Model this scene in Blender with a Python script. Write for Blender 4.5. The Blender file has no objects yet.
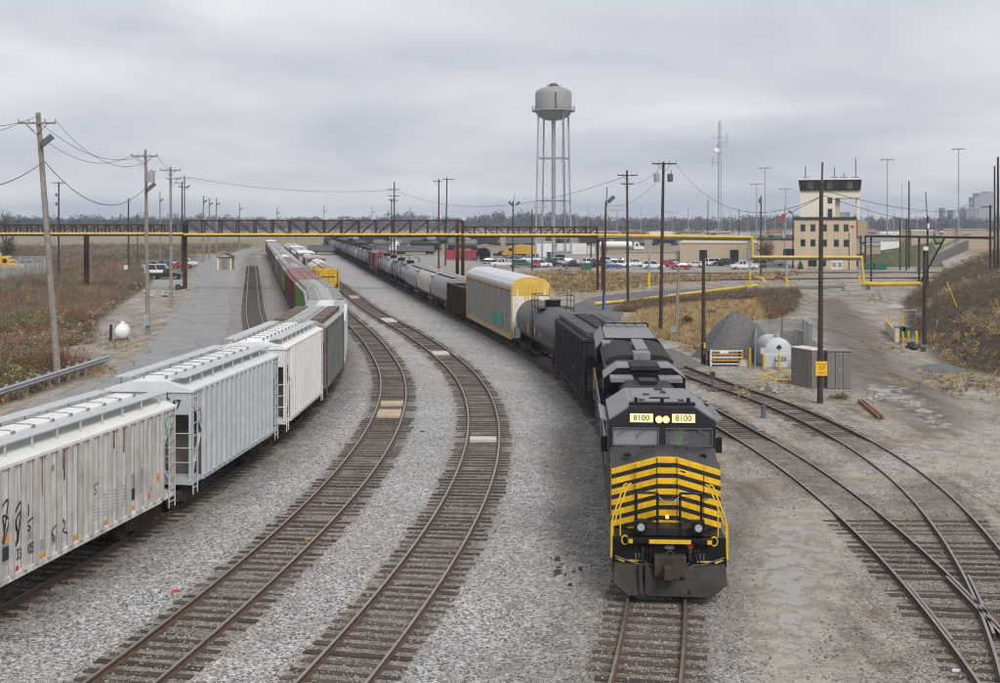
import bpy, math, random
import numpy as np
from mathutils import Vector, Matrix
random.seed(7)
rng = np.random.default_rng(11)
scene = bpy.context.scene
COL = scene.collection
R = math.radians
# ---------------------------------------------------------------- camera, sky, sun, exposure
F = 1130.0; HZ = 222.0; CH = 10.0           # focal length in photo pixels, horizon row, camera height above the rails
GZ = -0.16                                  # ballast level below the railhead
cam = bpy.data.cameras.new('camera')
cam.sensor_width = 36; cam.lens = 36 * F / 1000
cam.shift_y = -(341.5 - HZ) / 1000
cam.clip_start = 0.5; cam.clip_end = 9000
camo = bpy.data.objects.new('camera', cam); COL.objects.link(camo)
camo.location = (0, 0, CH); camo.rotation_euler = (R(90), 0, 0)
scene.camera = camo
scene.view_settings.view_transform = 'Standard'; scene.view_settings.look = 'None'
scene.view_settings.gamma = 1; scene.view_settings.use_curve_mapping = False
scene.view_settings.exposure = 0.76
scene.cycles.filter_width = 1.15
SUN_EL, SUN_AZ = R(44), R(158)              # sun behind the camera's right shoulder, veiled by cloud
w = bpy.data.worlds.new('World'); scene.world = w; w.use_nodes = True
nt = w.node_tree; nt.nodes.clear()
def N(t, typ, **kw):
    n = t.nodes.new(typ)
    for k, v in kw.items():
        if k.startswith('i_'):
            n.inputs[k[2:].replace('_', ' ')].default_value = v
        else: setattr(n, k, v)
    return n
def math_n(t, op, a, b=None, clamp=False):
    n = t.nodes.new('ShaderNodeMath'); n.operation = op; n.use_clamp = clamp
    for i, x in enumerate((a, b)):
        if x is None: continue
        if isinstance(x, (int, float)): n.inputs[i].default_value = x
        else: t.links.new(x, n.inputs[i])
    return n.outputs[0]
def mixc(t, fac, a, b, blend='MIX'):
    n = t.nodes.new('ShaderNodeMix'); n.data_type = 'RGBA'; n.blend_type = blend
    for s, x in ((n.inputs[0], fac), (n.inputs[6], a), (n.inputs[7], b)):
        if isinstance(x, (int, float)): s.default_value = x
        elif isinstance(x, tuple): s.default_value = (*x[:3], 1)
        else: t.links.new(x, s)
    return n.outputs[2]
def ramp(t, fac, stops, interp='LINEAR'):
    n = t.nodes.new('ShaderNodeValToRGB'); t.links.new(fac, n.inputs[0])
    cr = n.color_ramp; cr.interpolation = interp
    while len(cr.elements) < len(stops): cr.elements.new(0.5)
    for e, (p, c) in zip(cr.elements, stops):
        e.position = p; e.color = (c, c, c, 1) if isinstance(c, (int, float)) else (*c[:3], 1)
    return n.outputs[0]
tc = N(nt, 'ShaderNodeTexCoord'); sep = N(nt, 'ShaderNodeSeparateXYZ'); nt.links.new(tc.outputs['Generated'], sep.inputs[0])
zz = math_n(nt, 'ADD', math_n(nt, 'MAXIMUM', sep.outputs[2], 0.0), 0.17)
cb = N(nt, 'ShaderNodeCombineXYZ')
nt.links.new(math_n(nt, 'DIVIDE', sep.outputs[0], zz), cb.inputs[0]); nt.links.new(math_n(nt, 'DIVIDE', sep.outputs[1], zz), cb.inputs[1])
n1 = N(nt, 'ShaderNodeTexNoise', i_Scale=0.75, i_Detail=8.0, i_Roughness=0.5, i_Distortion=0.5); nt.links.new(cb.outputs[0], n1.inputs['Vector'])
mp2 = N(nt, 'ShaderNodeMapping'); mp2.inputs['Location'].default_value = (3.1, 7.7, 0); mp2.inputs['Scale'].default_value = (0.45, 0.9, 1); nt.links.new(cb.outputs[0], mp2.inputs[0])
n2 = N(nt, 'ShaderNodeTexNoise', i_Scale=0.42, i_Detail=4.0, i_Roughness=0.5); nt.links.new(mp2.outputs[0], n2.inputs['Vector'])
cl = math_n(nt, 'ADD', math_n(nt, 'MULTIPLY', n1.outputs[0], 0.5), math_n(nt, 'MULTIPLY', n2.outputs[0], 0.5))
ccol = ramp(nt, cl, [(0.36, (0.275, 0.29, 0.33)), (0.46, (0.355, 0.368, 0.41)), (0.54, (0.445, 0.453, 0.48)), (0.66, (0.585, 0.585, 0.585))])
sky = N(nt, 'ShaderNodeTexSky', sky_type='NISHITA', sun_disc=False); sky.sun_elevation = SUN_EL; sky.sun_rotation = SUN_AZ
bg1 = N(nt, 'ShaderNodeBackground'); bg1.inputs[1].default_value = 0.06; nt.links.new(sky.outputs[0], bg1.inputs[0])
bg2 = N(nt, 'ShaderNodeBackground'); bg2.inputs[1].default_value = 1.0; nt.links.new(ccol, bg2.inputs[0])
mxs = N(nt, 'ShaderNodeMixShader'); mxs.inputs[0].default_value = 0.93
nt.links.new(bg1.outputs[0], mxs.inputs[1]); nt.links.new(bg2.outputs[0], mxs.inputs[2])
wo = N(nt, 'ShaderNodeOutputWorld'); nt.links.new(mxs.outputs[0], wo.inputs[0])
sl = bpy.data.lights.new('sun', 'SUN'); sl.energy = 1.5; sl.angle = R(20); sl.color = (1.0, 0.965, 0.92)
so = bpy.data.objects.new('sun', sl); COL.objects.link(so); so.location = (-40, -40, 80)
sd = Vector((math.sin(SUN_AZ) * math.cos(SUN_EL), math.cos(SUN_AZ) * math.cos(SUN_EL), math.sin(SUN_EL)))
so.rotation_euler = sd.to_track_quat('Z', 'Y').to_euler()

# ---------------------------------------------------------------- helpers
def G(px, py, z=GZ):
    """photo pixel on a level plane z -> world (x, y, z)"""
    Y = F * (CH - z) / (py - HZ)
    return Vector(((px - 500) * Y / F, Y, z))
def P(px, py, Y):
    """photo pixel at a known depth -> world"""
    return Vector(((px - 500) * Y / F, Y, CH - (py - HZ) * Y / F))
class MB:
    def __init__(s): s.v = []; s.f = []; s.m = []; s.mi = 0
    def add(s, vs, fs):
        o = len(s.v); s.v.extend(tuple(v) for v in vs); s.f.extend(tuple(i + o for i in f) for f in fs); s.m.extend([s.mi] * len(fs)); return s
    def mat(s, i): s.mi = i; return s
    def box(s, x0, x1, y0, y1, z0, z1):
        v = [(x, y, z) for z in (z0, z1) for y in (y0, y1) for x in (x0, x1)]
        return s.add(v, [(0, 2, 3, 1), (4, 5, 7, 6), (0, 1, 5, 4), (2, 6, 7, 3), (0, 4, 6, 2), (1, 3, 7, 5)])
    def bar(s, p, q, w, h=None, up=(0, 0, 1)):
        p = Vector(p); q = Vector(q); h = h or w; d = (q - p).normalized(); u = Vector(up)
        if abs(d.dot(u)) > 0.98: u = Vector((0, 1, 0))
        a = d.cross(u).normalized() * (w / 2); b = a.cross(d).normalized() * (h / 2)
        v = [e + sa * a + sb * b for e in (p, q) for sa, sb in ((-1, -1), (1, -1), (1, 1), (-1, 1))]
        return s.add(v, [(3, 2, 1, 0), (4, 5, 6, 7), (0, 1, 5, 4), (1, 2, 6, 5), (2, 3, 7, 6), (3, 0, 4, 7)])
    def cyl(s, p, q, r, n=10, r2=None, caps=True):
        p = Vector(p); q = Vector(q); r2 = r if r2 is None else r2; d = (q - p).normalized()
        u = Vector((0, 0, 1)) if abs(d.z) < 0.9 else Vector((1, 0, 0))
        a = d.cross(u).normalized(); b = d.cross(a)
        v = [e + (a * math.cos(t) + b * math.sin(t)) * rr for e, rr in ((p, r), (q, r2)) for t in [2 * math.pi * k / n for k in range(n)]]
        fs = [(k, k + n, (k + 1) % n + n, (k + 1) % n) for k in range(n)]
        if caps: fs += [tuple(range(n)), tuple(range(2 * n - 1, n - 1, -1))]
        return s.add(v, fs)
    def tube(s, pts, r, n=6):
        for a, b in zip(pts[:-1], pts[1:]): s.cyl(a, b, r, n)
        return s
    def prism(s, poly, ax, a, b):
        """poly: (y,z) for ax x, (x,z) for ax y, (x,y) for ax z"""
        def put(p, t): return (t, p[0], p[1]) if ax == 'x' else ((p[0], t, p[1]) if ax == 'y' else (p[0], p[1], t))
        n = len(poly); v = [put(p, a) for p in poly] + [put(p, b) for p in poly]
        return s.add(v, [tuple(range(n)), tuple(range(2 * n - 1, n - 1, -1))] + [(k, k + n, (k + 1) % n + n, (k + 1) % n) for k in range(n)])
    def loft(s, rings, caps=True):
        n = len(rings[0]); v = [p for r in rings for p in r]; fs = []
        for i in range(len(rings) - 1):
            for k in range(n): fs.append((i * n + k, (i + 1) * n + k, (i + 1) * n + (k + 1) % n, i * n + (k + 1) % n))
        if caps: fs += [tuple(range(n)), tuple(range(len(v) - 1, len(v) - n - 1, -1))]
        return s.add(v, fs)
    def lathe(s, prof, n=24, c=(0, 0, 0), ax='z'):
        rings = []
        for r, h in prof:
            ring = []
            for k in range(n):
                t = 2 * math.pi * k / n; a, b = r * math.cos(t), r * math.sin(t)
                ring.append((c[0] + a, c[1] + b, c[2] + h) if ax == 'z' else (c[0] + h, c[1] + a, c[2] + b))
            rings.append(ring)
        return s.loft(rings)
    def quad(s, a, b, c, d): return s.add([a, b, c, d], [(0, 1, 2, 3)])
    def build(s, name, mats, parent=None, smooth=None, bevel=0, loc=None):
        me = bpy.data.meshes.new(name); me.from_pydata(s.v, [], s.f)
        for m in (mats if isinstance(mats, (list, tuple)) else [mats]): me.materials.append(m)
        if any(s.m): me.polygons.foreach_set('material_index', s.m)
        import bmesh
        bm = bmesh.new(); bm.from_mesh(me); bmesh.ops.recalc_face_normals(bm, faces=bm.faces); bm.to_mesh(me); bm.free()
        if smooth:
            me.polygons.foreach_set('use_smooth', [True] * len(me.polygons)); me.set_sharp_from_angle(angle=R(smooth))
        me.update()
        o = link(name, me, parent)
        if loc is not None: o.location = loc
        if bevel:
            b = o.modifiers.new('bevel', 'BEVEL'); b.width = bevel; b.segments = 1; b.limit_method = 'ANGLE'; b.angle_limit = R(35)
        return o
def link(name, data, parent=None):
    o = bpy.data.objects.new(name, data); COL.objects.link(o)
    if parent is not None: o.parent = parent
    return o
def tag(o, label, cat, group=None):
    o['label'] = label; o['category'] = cat
    if group: o['group'] = group
    return o
def thing(name, label, cat, loc=(0, 0, 0), rz=0, group=None):
    o = link(name, None); o.location = loc; o.rotation_euler = (0, 0, rz); o.empty_display_size = 0.3
    return tag(o, label, cat, group)
def struct(o): o['kind'] = 'structure'; return o
def stuff(o): o['kind'] = 'stuff'; return o
KIDS = {}
def copy_tree(o, parent=None):
    c = o.copy(); COL.objects.link(c); c.parent = parent
    for ch in o.children: copy_tree(ch, c)
    return c
def np_mesh(name, V, faces, mats, mi=None, parent=None, smooth=False):
    """fast mesh from numpy: V (n,3), faces (m,k) all the same size"""
    me = bpy.data.meshes.new(name); V = np.asarray(V, np.float32); Fa = np.asarray(faces, np.int32); k = Fa.shape[1]
    me.vertices.add(len(V)); me.vertices.foreach_set('co', V.ravel())
    me.loops.add(Fa.size); me.loops.foreach_set('vertex_index', Fa.ravel())
    me.polygons.add(len(Fa)); me.polygons.foreach_set('loop_start', np.arange(0, Fa.size, k, dtype=np.int32))
    for m in (mats if isinstance(mats, (list, tuple)) else [mats]): me.materials.append(m)
    if mi is not None: me.polygons.foreach_set('material_index', np.asarray(mi, np.int32))
    if smooth: me.polygons.foreach_set('use_smooth', np.ones(len(Fa), bool))
    me.update(calc_edges=True)
    return link(name, me, parent)
def text_mesh(txt, size, m, parent, name='lettering', loc=(0, 0, 0), rot=(0, 0, 0), sx=1.0, ext=0.0, bold=0.0):
    cu = bpy.data.curves.new(name, 'FONT'); cu.body = txt; cu.size = size; cu.align_x = 'CENTER'; cu.align_y = 'CENTER'; cu.extrude = ext; cu.offset = bold; cu.resolution_u = 3
    t = bpy.data.objects.new(name, cu); COL.objects.link(t)
    me = bpy.data.meshes.new_from_object(t.evaluated_get(bpy.context.evaluated_depsgraph_get()))
    bpy.data.objects.remove(t); me.materials.clear(); me.materials.append(m); me.name = name
    o = link(name, me, parent); o.location = loc; o.rotation_euler = rot; o.scale = (sx, 1, 1)
    return o

# ---------------------------------------------------------------- materials
MATS = {}
def M(name, col, rough=0.7, metal=0.0, var=0.18, scale=2.0, rust=0.0, rustcol=(0.10, 0.045, 0.02), streak=0.0, bump=0.0, bscale=30.0, emit=0.0, spec=0.5, dirt=(0.06, 0.05, 0.042)):
    if name in MATS: return MATS[name]
    m = bpy.data.materials.new(name); m.use_nodes = True; t = m.node_tree; b = t.nodes['Principled BSDF']
    tc = N(t, 'ShaderNodeTexCoord'); oi = N(t, 'ShaderNodeObjectInfo')
    sc_ = N(t, 'ShaderNodeVectorMath', operation='SCALE'); sc_.inputs[0].default_value = (37, 53, 29); t.links.new(oi.outputs['Random'], sc_.inputs['Scale'])
    ad = N(t, 'ShaderNodeVectorMath', operation='ADD'); t.links.new(tc.outputs['Object'], ad.inputs[0]); t.links.new(sc_.outputs[0], ad.inputs[1])
    no = N(t, 'ShaderNodeTexNoise', i_Scale=scale, i_Detail=6.0, i_Roughness=0.6); t.links.new(ad.outputs[0], no.inputs['Vector'])
    lo = tuple(c * (1 - var) for c in col); hi = tuple(min(1, c * (1 + var)) for c in col)
    c = ramp(t, no.outputs[0], [(0.3, lo), (0.7, hi)])
    if streak > 0:
        mp = N(t, 'ShaderNodeMapping'); mp.inputs['Scale'].default_value = (5, 5, 0.35); t.links.new(ad.outputs[0], mp.inputs[0])
        ns = N(t, 'ShaderNodeTexNoise', i_Scale=1.0, i_Detail=5.0, i_Roughness=0.65); t.links.new(mp.outputs[0], ns.inputs['Vector'])
        f = math_n(t, 'MULTIPLY', ramp(t, ns.outputs[0], [(0.45, 0.0), (0.72, 1.0)]), streak)
        c = mixc(t, f, c, dirt)
    if rust > 0:
        nr = N(t, 'ShaderNodeTexNoise', i_Scale=1.3, i_Detail=8.0, i_Roughness=0.68); t.links.new(ad.outputs[0], nr.inputs['Vector'])
        f = ramp(t, nr.outputs[0], [(0.70 - 0.28 * rust, 0.0), (0.76 - 0.24 * rust, 1.0)])
        c = mixc(t, f, c, rustcol)
    t.links.new(c, b.inputs['Base Color'])
    b.inputs['Roughness'].default_value = rough; b.inputs['Metallic'].default_value = metal; b.inputs['Specular IOR Level'].default_value = spec
    if bump > 0:
        nb = N(t, 'ShaderNodeTexNoise', i_Scale=bscale, i_Detail=4.0); t.links.new(tc.outputs['Object'], nb.inputs['Vector'])
        bp = N(t, 'ShaderNodeBump'); bp.inputs['Strength'].default_value = bump; bp.inputs['Distance'].default_value = 0.05
        t.links.new(nb.outputs[0], bp.inputs['Height']); t.links.new(bp.outputs[0], b.inputs['Normal'])
    if emit > 0:
        b.inputs['Emission Color'].default_value = (*col, 1); b.inputs['Emission Strength'].default_value = emit
    MATS[name] = m; return m
m_black = M('black_paint', (0.012, 0.012, 0.014), 0.5, var=0.3, spec=.15)
m_blackd = M('dusty_black_paint', (0.02, 0.02, 0.022), 0.6, streak=0.3, dirt=(0.05, 0.045, 0.04), spec=.2)
m_under = M('running_gear_grime', (0.058, 0.044, 0.035), 0.85, var=0.4, rust=0.3, bump=0.3, spec=.2)
m_wheel = M('wheel_steel', (0.075, 0.055, 0.043), 0.7, var=0.3)
m_rust = M('rusty_steel', (0.075, 0.032, 0.018), 0.85, var=0.4, rust=0.2, rustcol=(0.13, 0.06, 0.028))
m_railside = M('rail_side_rust', (0.10, 0.062, 0.042), 0.8, var=0.3, scale=6)
m_railtop = M('rail_head_polished', (0.34, 0.315, 0.29), 0.34, metal=0.75, var=0.2)
m_yellow = M('safety_yellow', (0.66, 0.42, 0.02), 0.5, var=0.1)
m_pipeyellow = M('pipe_yellow', (0.66, 0.45, 0.045), 0.55, var=0.18, scale=1.2, rust=.1, streak=.2, dirt=(.3, .2, .05))
m_greysteel = M('galvanised_grey', (0.30, 0.31, 0.32), 0.55, var=0.15)
m_dgrey = M('dark_grey_metal', (0.09, 0.09, 0.095), 0.6)
m_white = M('white_paint', (0.72, 0.72, 0.70), 0.55, var=0.06)
m_glass = M('dark_window_glass', (0.02, 0.024, 0.028), 0.08, var=0.2, spec=0.8)
m_tyre = M('tyre_rubber', (0.018, 0.018, 0.018), 0.85)
m_rim = M('wheel_rim', (0.40, 0.40, 0.41), 0.4, metal=0.4)
m_concrete = M('concrete', (0.36, 0.34, 0.31), 0.9, var=0.15, streak=0.25, bump=0.2)
m_woodpale = M('weathered_grey_wood', (0.25, 0.22, 0.19), 0.9, var=0.25, scale=3, streak=0.5, dirt=(0.12, 0.10, 0.085), bump=0.3)
m_wooddark = M('creosote_dark_wood', (0.05, 0.036, 0.028), 0.9, var=0.3, scale=3, streak=0.3, bump=0.3)
m_red = M('red_paint', (0.42, 0.03, 0.03), 0.5)
m_lens = M('lamp_lens', (0.75, 0.76, 0.74), 0.15)
def tie_material():
    m = bpy.data.materials.new('tie_wood'); m.use_nodes = True; t = m.node_tree; b = t.nodes['Principled BSDF']
    tc = N(t, 'ShaderNodeTexCoord'); oi = N(t, 'ShaderNodeObjectInfo')
    mp = N(t, 'ShaderNodeMapping'); mp.inputs['Scale'].default_value = (1.2, 14, 14); t.links.new(tc.outputs['Object'], mp.inputs[0])
    no = N(t, 'ShaderNodeTexNoise', noise_dimensions='4D', i_Scale=1.5, i_Detail=5.0, i_Roughness=0.65); t.links.new(mp.outputs[0], no.inputs['Vector'])
    t.links.new(math_n(t, 'MULTIPLY', oi.outputs['Random'], 90), no.inputs['W'])
    base = ramp(t, oi.outputs['Random'], [(0.0, (0.035, 0.024, 0.018)), (0.5, (0.066, 0.048, 0.036)), (0.85, (0.11, 0.086, 0.068)), (1.0, (0.022, 0.016, 0.013))])
    c = mixc(t, 1.0, base, ramp(t, no.outputs[0], [(0.25, 0.5), (0.75, 1.45)]), 'MULTIPLY')
    t.links.new(c, b.inputs['Base Color']); b.inputs['Roughness'].default_value = 0.92
    bp = N(t, 'ShaderNodeBump'); bp.inputs['Strength'].default_value = 0.6; bp.inputs['Distance'].default_value = 0.03
    t.links.new(no.outputs[0], bp.inputs['Height']); t.links.new(bp.outputs[0], b.inputs['Normal'])
    return m
m_tie = tie_material()
# ---------------------------------------------------------------- track alignment (world metres, curve of the yard lead)
def mk_align(p, nodes):
    segs = list(zip(nodes[:-1], nodes[1:]))
    def X(Y):
        Y = np.asarray(Y, float); r = p[0] + p[1] * (Y - 20)
        for k, (a, b) in zip(p[2:], segs):
            t = np.clip(Y - a, 0, b - a); r = r + k * (0.5 * t * t + (b - a) * np.clip(Y - b, 0, None))
        return r
    return X
ND = [20, 50, 80, 110, 140]
X1 = mk_align([-15.92885, 0.26302, -0.00702, -0.00612, -0.00364, 0.00069], ND)
X2 = mk_align([-9.18758, 0.21474, -0.0066, -0.00618, -0.00205, 0.00044], ND)
X3 = mk_align([-4.70733, 0.24156, -0.00744, -0.00667, -0.00264, 0.00152], ND)
X4 = mk_align([2.13798, 0.23893, -0.00751, -0.00569, -0.00189, 0.00054], ND)
_X5 = mk_align([10.43748, 0.18257, -0.00887, -0.0089, -0.00892], [20, 40, 60, 80])
_X6 = mk_align([10.05544, 0.39495, -0.01212, -0.0154, -0.01639], [20, 40, 60, 80])
def smax(a, b, k=1.2): return (a + b + np.sqrt((a - b) ** 2 + k * k)) / 2
X5 = lambda Y: np.where(np.asarray(Y) < 50, _X5(Y), smax(_X5(Y), X4(Y) + 4.1, np.clip((np.asarray(Y, float) - 50) / 12, 0, 1) * 1.2))
X6 = lambda Y: np.where(np.asarray(Y) < 50, _X6(Y), smax(_X6(Y), X4(Y) + 8.0, np.clip((np.asarray(Y, float) - 50) / 12, 0, 1) * 1.2))
X0 = lambda Y: X1(Y) - 5.8
class Track:
    def __init__(s, X, y0, y1):
        s.Y = np.arange(y0, y1 + 0.25, 0.5); s.X = X(s.Y)
        s.S = np.concatenate([[0], np.cumsum(np.hypot(np.diff(s.X), np.diff(s.Y)))])
    def at(s, d): return np.interp(d, s.S, s.X), np.interp(d, s.S, s.Y)
    def s_of(s, Y): return float(np.interp(Y, s.Y, s.S))
    def head(s, d):
        a = s.at(d - 0.5); b = s.at(d + 0.5); return math.atan2(b[1] - a[1], b[0] - a[0])
TR = {'T0': Track(X0, 62, 430), 'T1': Track(X1, 17, 430), 'T2': Track(X2, 17, 430), 'T3': Track(X3, 17, 430), 'T4': Track(X4, 17, 430), 'T5': Track(X5, 17, 260), 'T6': Track(X6, 17, 260)}
RAILP = [(-.070, -.150), (.070, -.150), (.070, -.138), (.012, -.122), (.010, -.045), (.036, -.036), (.036, 0), (-.036, 0), (-.036, -.036), (-.010, -.045), (-.012, -.122), (-.070, -.138)]
def sweep_rail(tr, off, d0, d1, step=1.0):
    ds = np.arange(d0, d1 + step * 0.5, step); mb = MB(); rings = []
    for d in ds:
        x, y = tr.at(d); h = tr.head(d); nx, ny = -math.sin(h), math.cos(h)
        rings.append([(x + nx * (off + a), y + ny * (off + a), z) for a, z in RAILP])
    mb.loft(rings); n = len(RAILP)
    for i in range(len(rings) - 1): mb.m[i * n + 6] = 1
    return mb
def tie_mesh(L):
    mb = MB(); mb.box(-L / 2, L / 2, -.115, .115, -.30, -.148)
    o = mb.build('tie', m_tie, bevel=0); me = o.data; bpy.data.objects.remove(o); return me
TIE = tie_mesh(2.6)
m_plate = M('tie_plate_rust', (0.09, 0.05, 0.035), 0.85, var=0.3)
def build_track(key, label, skip=(), ymax_tie=120, long_ties=None, tie_y0=17):
    tr = TR[key]; root = thing('railway_track', label, 'railway track', (0, 0, 0))
    for off in (-.7525, .7525):
        sweep_rail(tr, off, 0, tr.S[-1] - 0.6).build('rail', [m_railside, m_railtop], root, smooth=30)
    d = tr.s_of(tie_y0) + 0.3; far = MB(); plates = MB(); n = 0
    while d < tr.S[-1] - 1:
        x, y = tr.at(d); h = tr.head(d) + random.gauss(0, .012); sp = 0.52 * random.uniform(.93, 1.07)
        if not any(a < y < b for a, b in skip):
            if y < ymax_tie and n < 298:
                L = 2.6
                if long_ties: L = long_ties(y)
                o = link('tie', TIE, root); o.location = (x, y, random.uniform(-.014, .016)); k = random.gauss(0, .05)
                if L == 2.6:
                    o.rotation_euler = (random.gauss(0, .02), random.gauss(0, .004), h + math.pi / 2); o.scale = (random.uniform(.97, 1.03), random.uniform(.9, 1.12), 1)
                    o.location.x += k
                else:
                    o.rotation_euler = (random.gauss(0, .02), 0, h + math.pi / 2); o.scale = ((L + k) / 2.6, 1, 1)
                    nx, ny = math.cos(h - math.pi / 2), math.sin(h - math.pi / 2); sh = (L - 2.6) / 2
                    o.location.x += nx * sh; o.location.y += ny * sh
                n += 1
                for off in (-.7525, .7525):
                    nx, ny = -math.sin(h), math.cos(h)
                    plates.bar((x + nx * (off - .17), y + ny * (off - .17), -.147), (x + nx * (off + .17), y + ny * (off + .17), -.147), .19, .02)
            elif y < 260:
                c, s_ = math.cos(h + math.pi / 2) * 1.3, math.sin(h + math.pi / 2) * 1.3
                far.bar((x - c, y - s_, -.225), (x + c, y + s_, -.225), .23, .15)
        d += sp
    if far.v: stuff(far.build('tie', m_tie, root))
    if plates.v: stuff(plates.build('tie_plate', m_plate, root))
    return root
build_track('T1', 'track under the grey covered hopper train on the left', ymax_tie=75)
build_track('T2', 'empty curved track nearest the left hopper train, pale patched ties', skip=((58.5, 60.6), (62.2, 63.6)))
build_track('T3', 'empty curved track between the first empty track and the locomotive', skip=((52.0, 53.0), (86, 88)))
build_track('T4', 'track under the black and yellow locomotive', ymax_tie=80)
def lt(y): return 2.6 if y > 43.5 else max(2.6, float(X6(y) - X5(y)) + 2.55)
build_track('T5', 'left track of the junction right of the locomotive', skip=((38.6, 52.5),), long_ties=lt, ymax_tie=90)
t6 = build_track('T6', 'right track of the junction, curving in beside the dirt yard', skip=((30, 53),), tie_y0=43.6, ymax_tie=90)
build_track('T0', 'siding beside the asphalt road behind the left hopper train', ymax_tie=0)
# crossing frog and guard rails where the junction tracks meet
tr5, tr6 = TR['T5'], TR['T6']
yf = min(np.arange(24, 40, .05), key=lambda y: abs((X6(y) - .7525) - (X5(y) + .7525)))
fr = thing('turnout_frog', 'steel crossing frog where the two right-hand tracks meet', 'frog', (float(X5(yf)) + .7525, yf, 0))
mb = MB(); mb.prism([(-.09, -1.2), (.15, -1.2), (.2, 0), (.28, 1.4), (-.02, 1.4), (-.06, 0)], 'z', -.15, -.052); mb.build('frog_casting', m_railside, fr, bevel=.01)
for a, key, off in ((-1, 'T5', .7525), (1, 'T6', -.7525)):
    tr = TR[key]; d0 = tr.s_of(yf)
    o = sweep_rail(tr, -off * 1 + (.12 if off > 0 else -.12), d0 - 2.4, d0 + 2.4, .6).build('guard_rail', [m_railside, m_railtop], fr, smooth=30); o.location = (-fr.location.x, -fr.location.y, 0)
    o = sweep_rail(tr, off + (-.1 if off > 0 else .1), d0 - 2.6, d0 + 1.8, .6).build('wing_rail', [m_railside, m_railtop], fr, smooth=30); o.location = (-fr.location.x, -fr.location.y, 0)
# timber panels patched into the empty tracks
m_panel = M('pale_new_timber', (0.46, 0.36, 0.25), 0.9, var=0.2, streak=0.2)
m_panel2 = M('pale_concrete_patch', (0.50, 0.47, 0.42), 0.9, var=0.15)
def deck(key, y0, y1, m, label, n=2):
    tr = TR[key]; d0, d1 = tr.s_of(y0), tr.s_of(y1); root = thing('crossing_panel', label, 'track panel', (*tr.at(d0), 0), tr.head((d0 + d1) / 2))
    L = d1 - d0
    for k in range(n):
        MB().box(L * k / n + .02, L * (k + 1) / n - .02, -.62, .62, -.2, -.03 + .006 * k).build('plank', m, root, bevel=.015)
deck('T2', 58.6, 60.5, m_panel, 'long pale timber panel between the rails of the first empty track', 3)
deck('T2', 62.3, 63.5, m_panel, 'short pale timber panel just beyond the long one on the first empty track', 2)
deck('T3', 52.1, 52.9, m_panel2, 'narrow worn concrete panel in the second empty track', 2)
deck('T3', 86.2, 87.8, m_panel2, 'white concrete panel far up the second empty track', 2)
deck('T2', 128, 130.5, m_panel2, 'white panel on the first empty track close to the yellow hopper car', 2)
deck('T3', 114, 118, m_panel2, 'broad white panel on the second empty track left of the tank cars', 2)
deck('T3', 150, 154, m_panel, 'tan panel on the second empty track right of the yellow hopper car', 2)

# ---------------------------------------------------------------- ground
def poly_px(pts): return np.array([tuple(G(*p)[:2]) for p in pts])
def sdist(poly, X, Y):
    """signed distance, positive inside"""
    d = np.full(X.shape, 1e9); inside = np.zeros(X.shape, bool); n = len(poly)
    for i in range(n):
        x0, y0 = poly[i]; x1, y1 = poly[(i + 1) % n]; dx, dy = x1 - x0, y1 - y0; L = dx * dx + dy * dy + 1e-9
        t = np.clip(((X - x0) * dx + (Y - y0) * dy) / L, 0, 1)
        d = np.minimum(d, np.hypot(X - x0 - t * dx, Y - y0 - t * dy))
        c = ((y0 > Y) != (y1 > Y)) & (X < (x1 - x0) * (Y - y0) / (y1 - y0 + 1e-12) + x0); inside ^= c
    return np.where(inside, d, -d)
def soft(d, w): return np.clip(0.5 + d / (2 * w), 0, 1)
FOOT = np.array([(40, 20), (33.5, 60), (32.8, 72), (31.6, 80), (37.5, 104), (51.5, 145), (65, 176), (86, 215), (115, 240), (180, 255)], float)
def hill_d(X, Y):
    poly = np.vstack([FOOT, [(600, 255), (600, 20)]]); return sdist(poly, X, Y)
def vnoise(X, Y, s, seed=0):
    """cheap smooth value noise"""
    xs, ys = X / s, Y / s; xi, yi = np.floor(xs).astype(int), np.floor(ys).astype(int); fx, fy = xs - xi, ys - yi
    fx = fx * fx * (3 - 2 * fx); fy = fy * fy * (3 - 2 * fy)
    def h(a, b): return np.modf(np.abs(np.sin(a * 127.1 + b * 311.7 + seed * 74.7) * 43758.5453))[0]
    return (h(xi, yi) * (1 - fx) + h(xi + 1, yi) * fx) * (1 - fy) + (h(xi, yi + 1) * (1 - fx) + h(xi + 1, yi + 1) * fx) * fy
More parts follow.
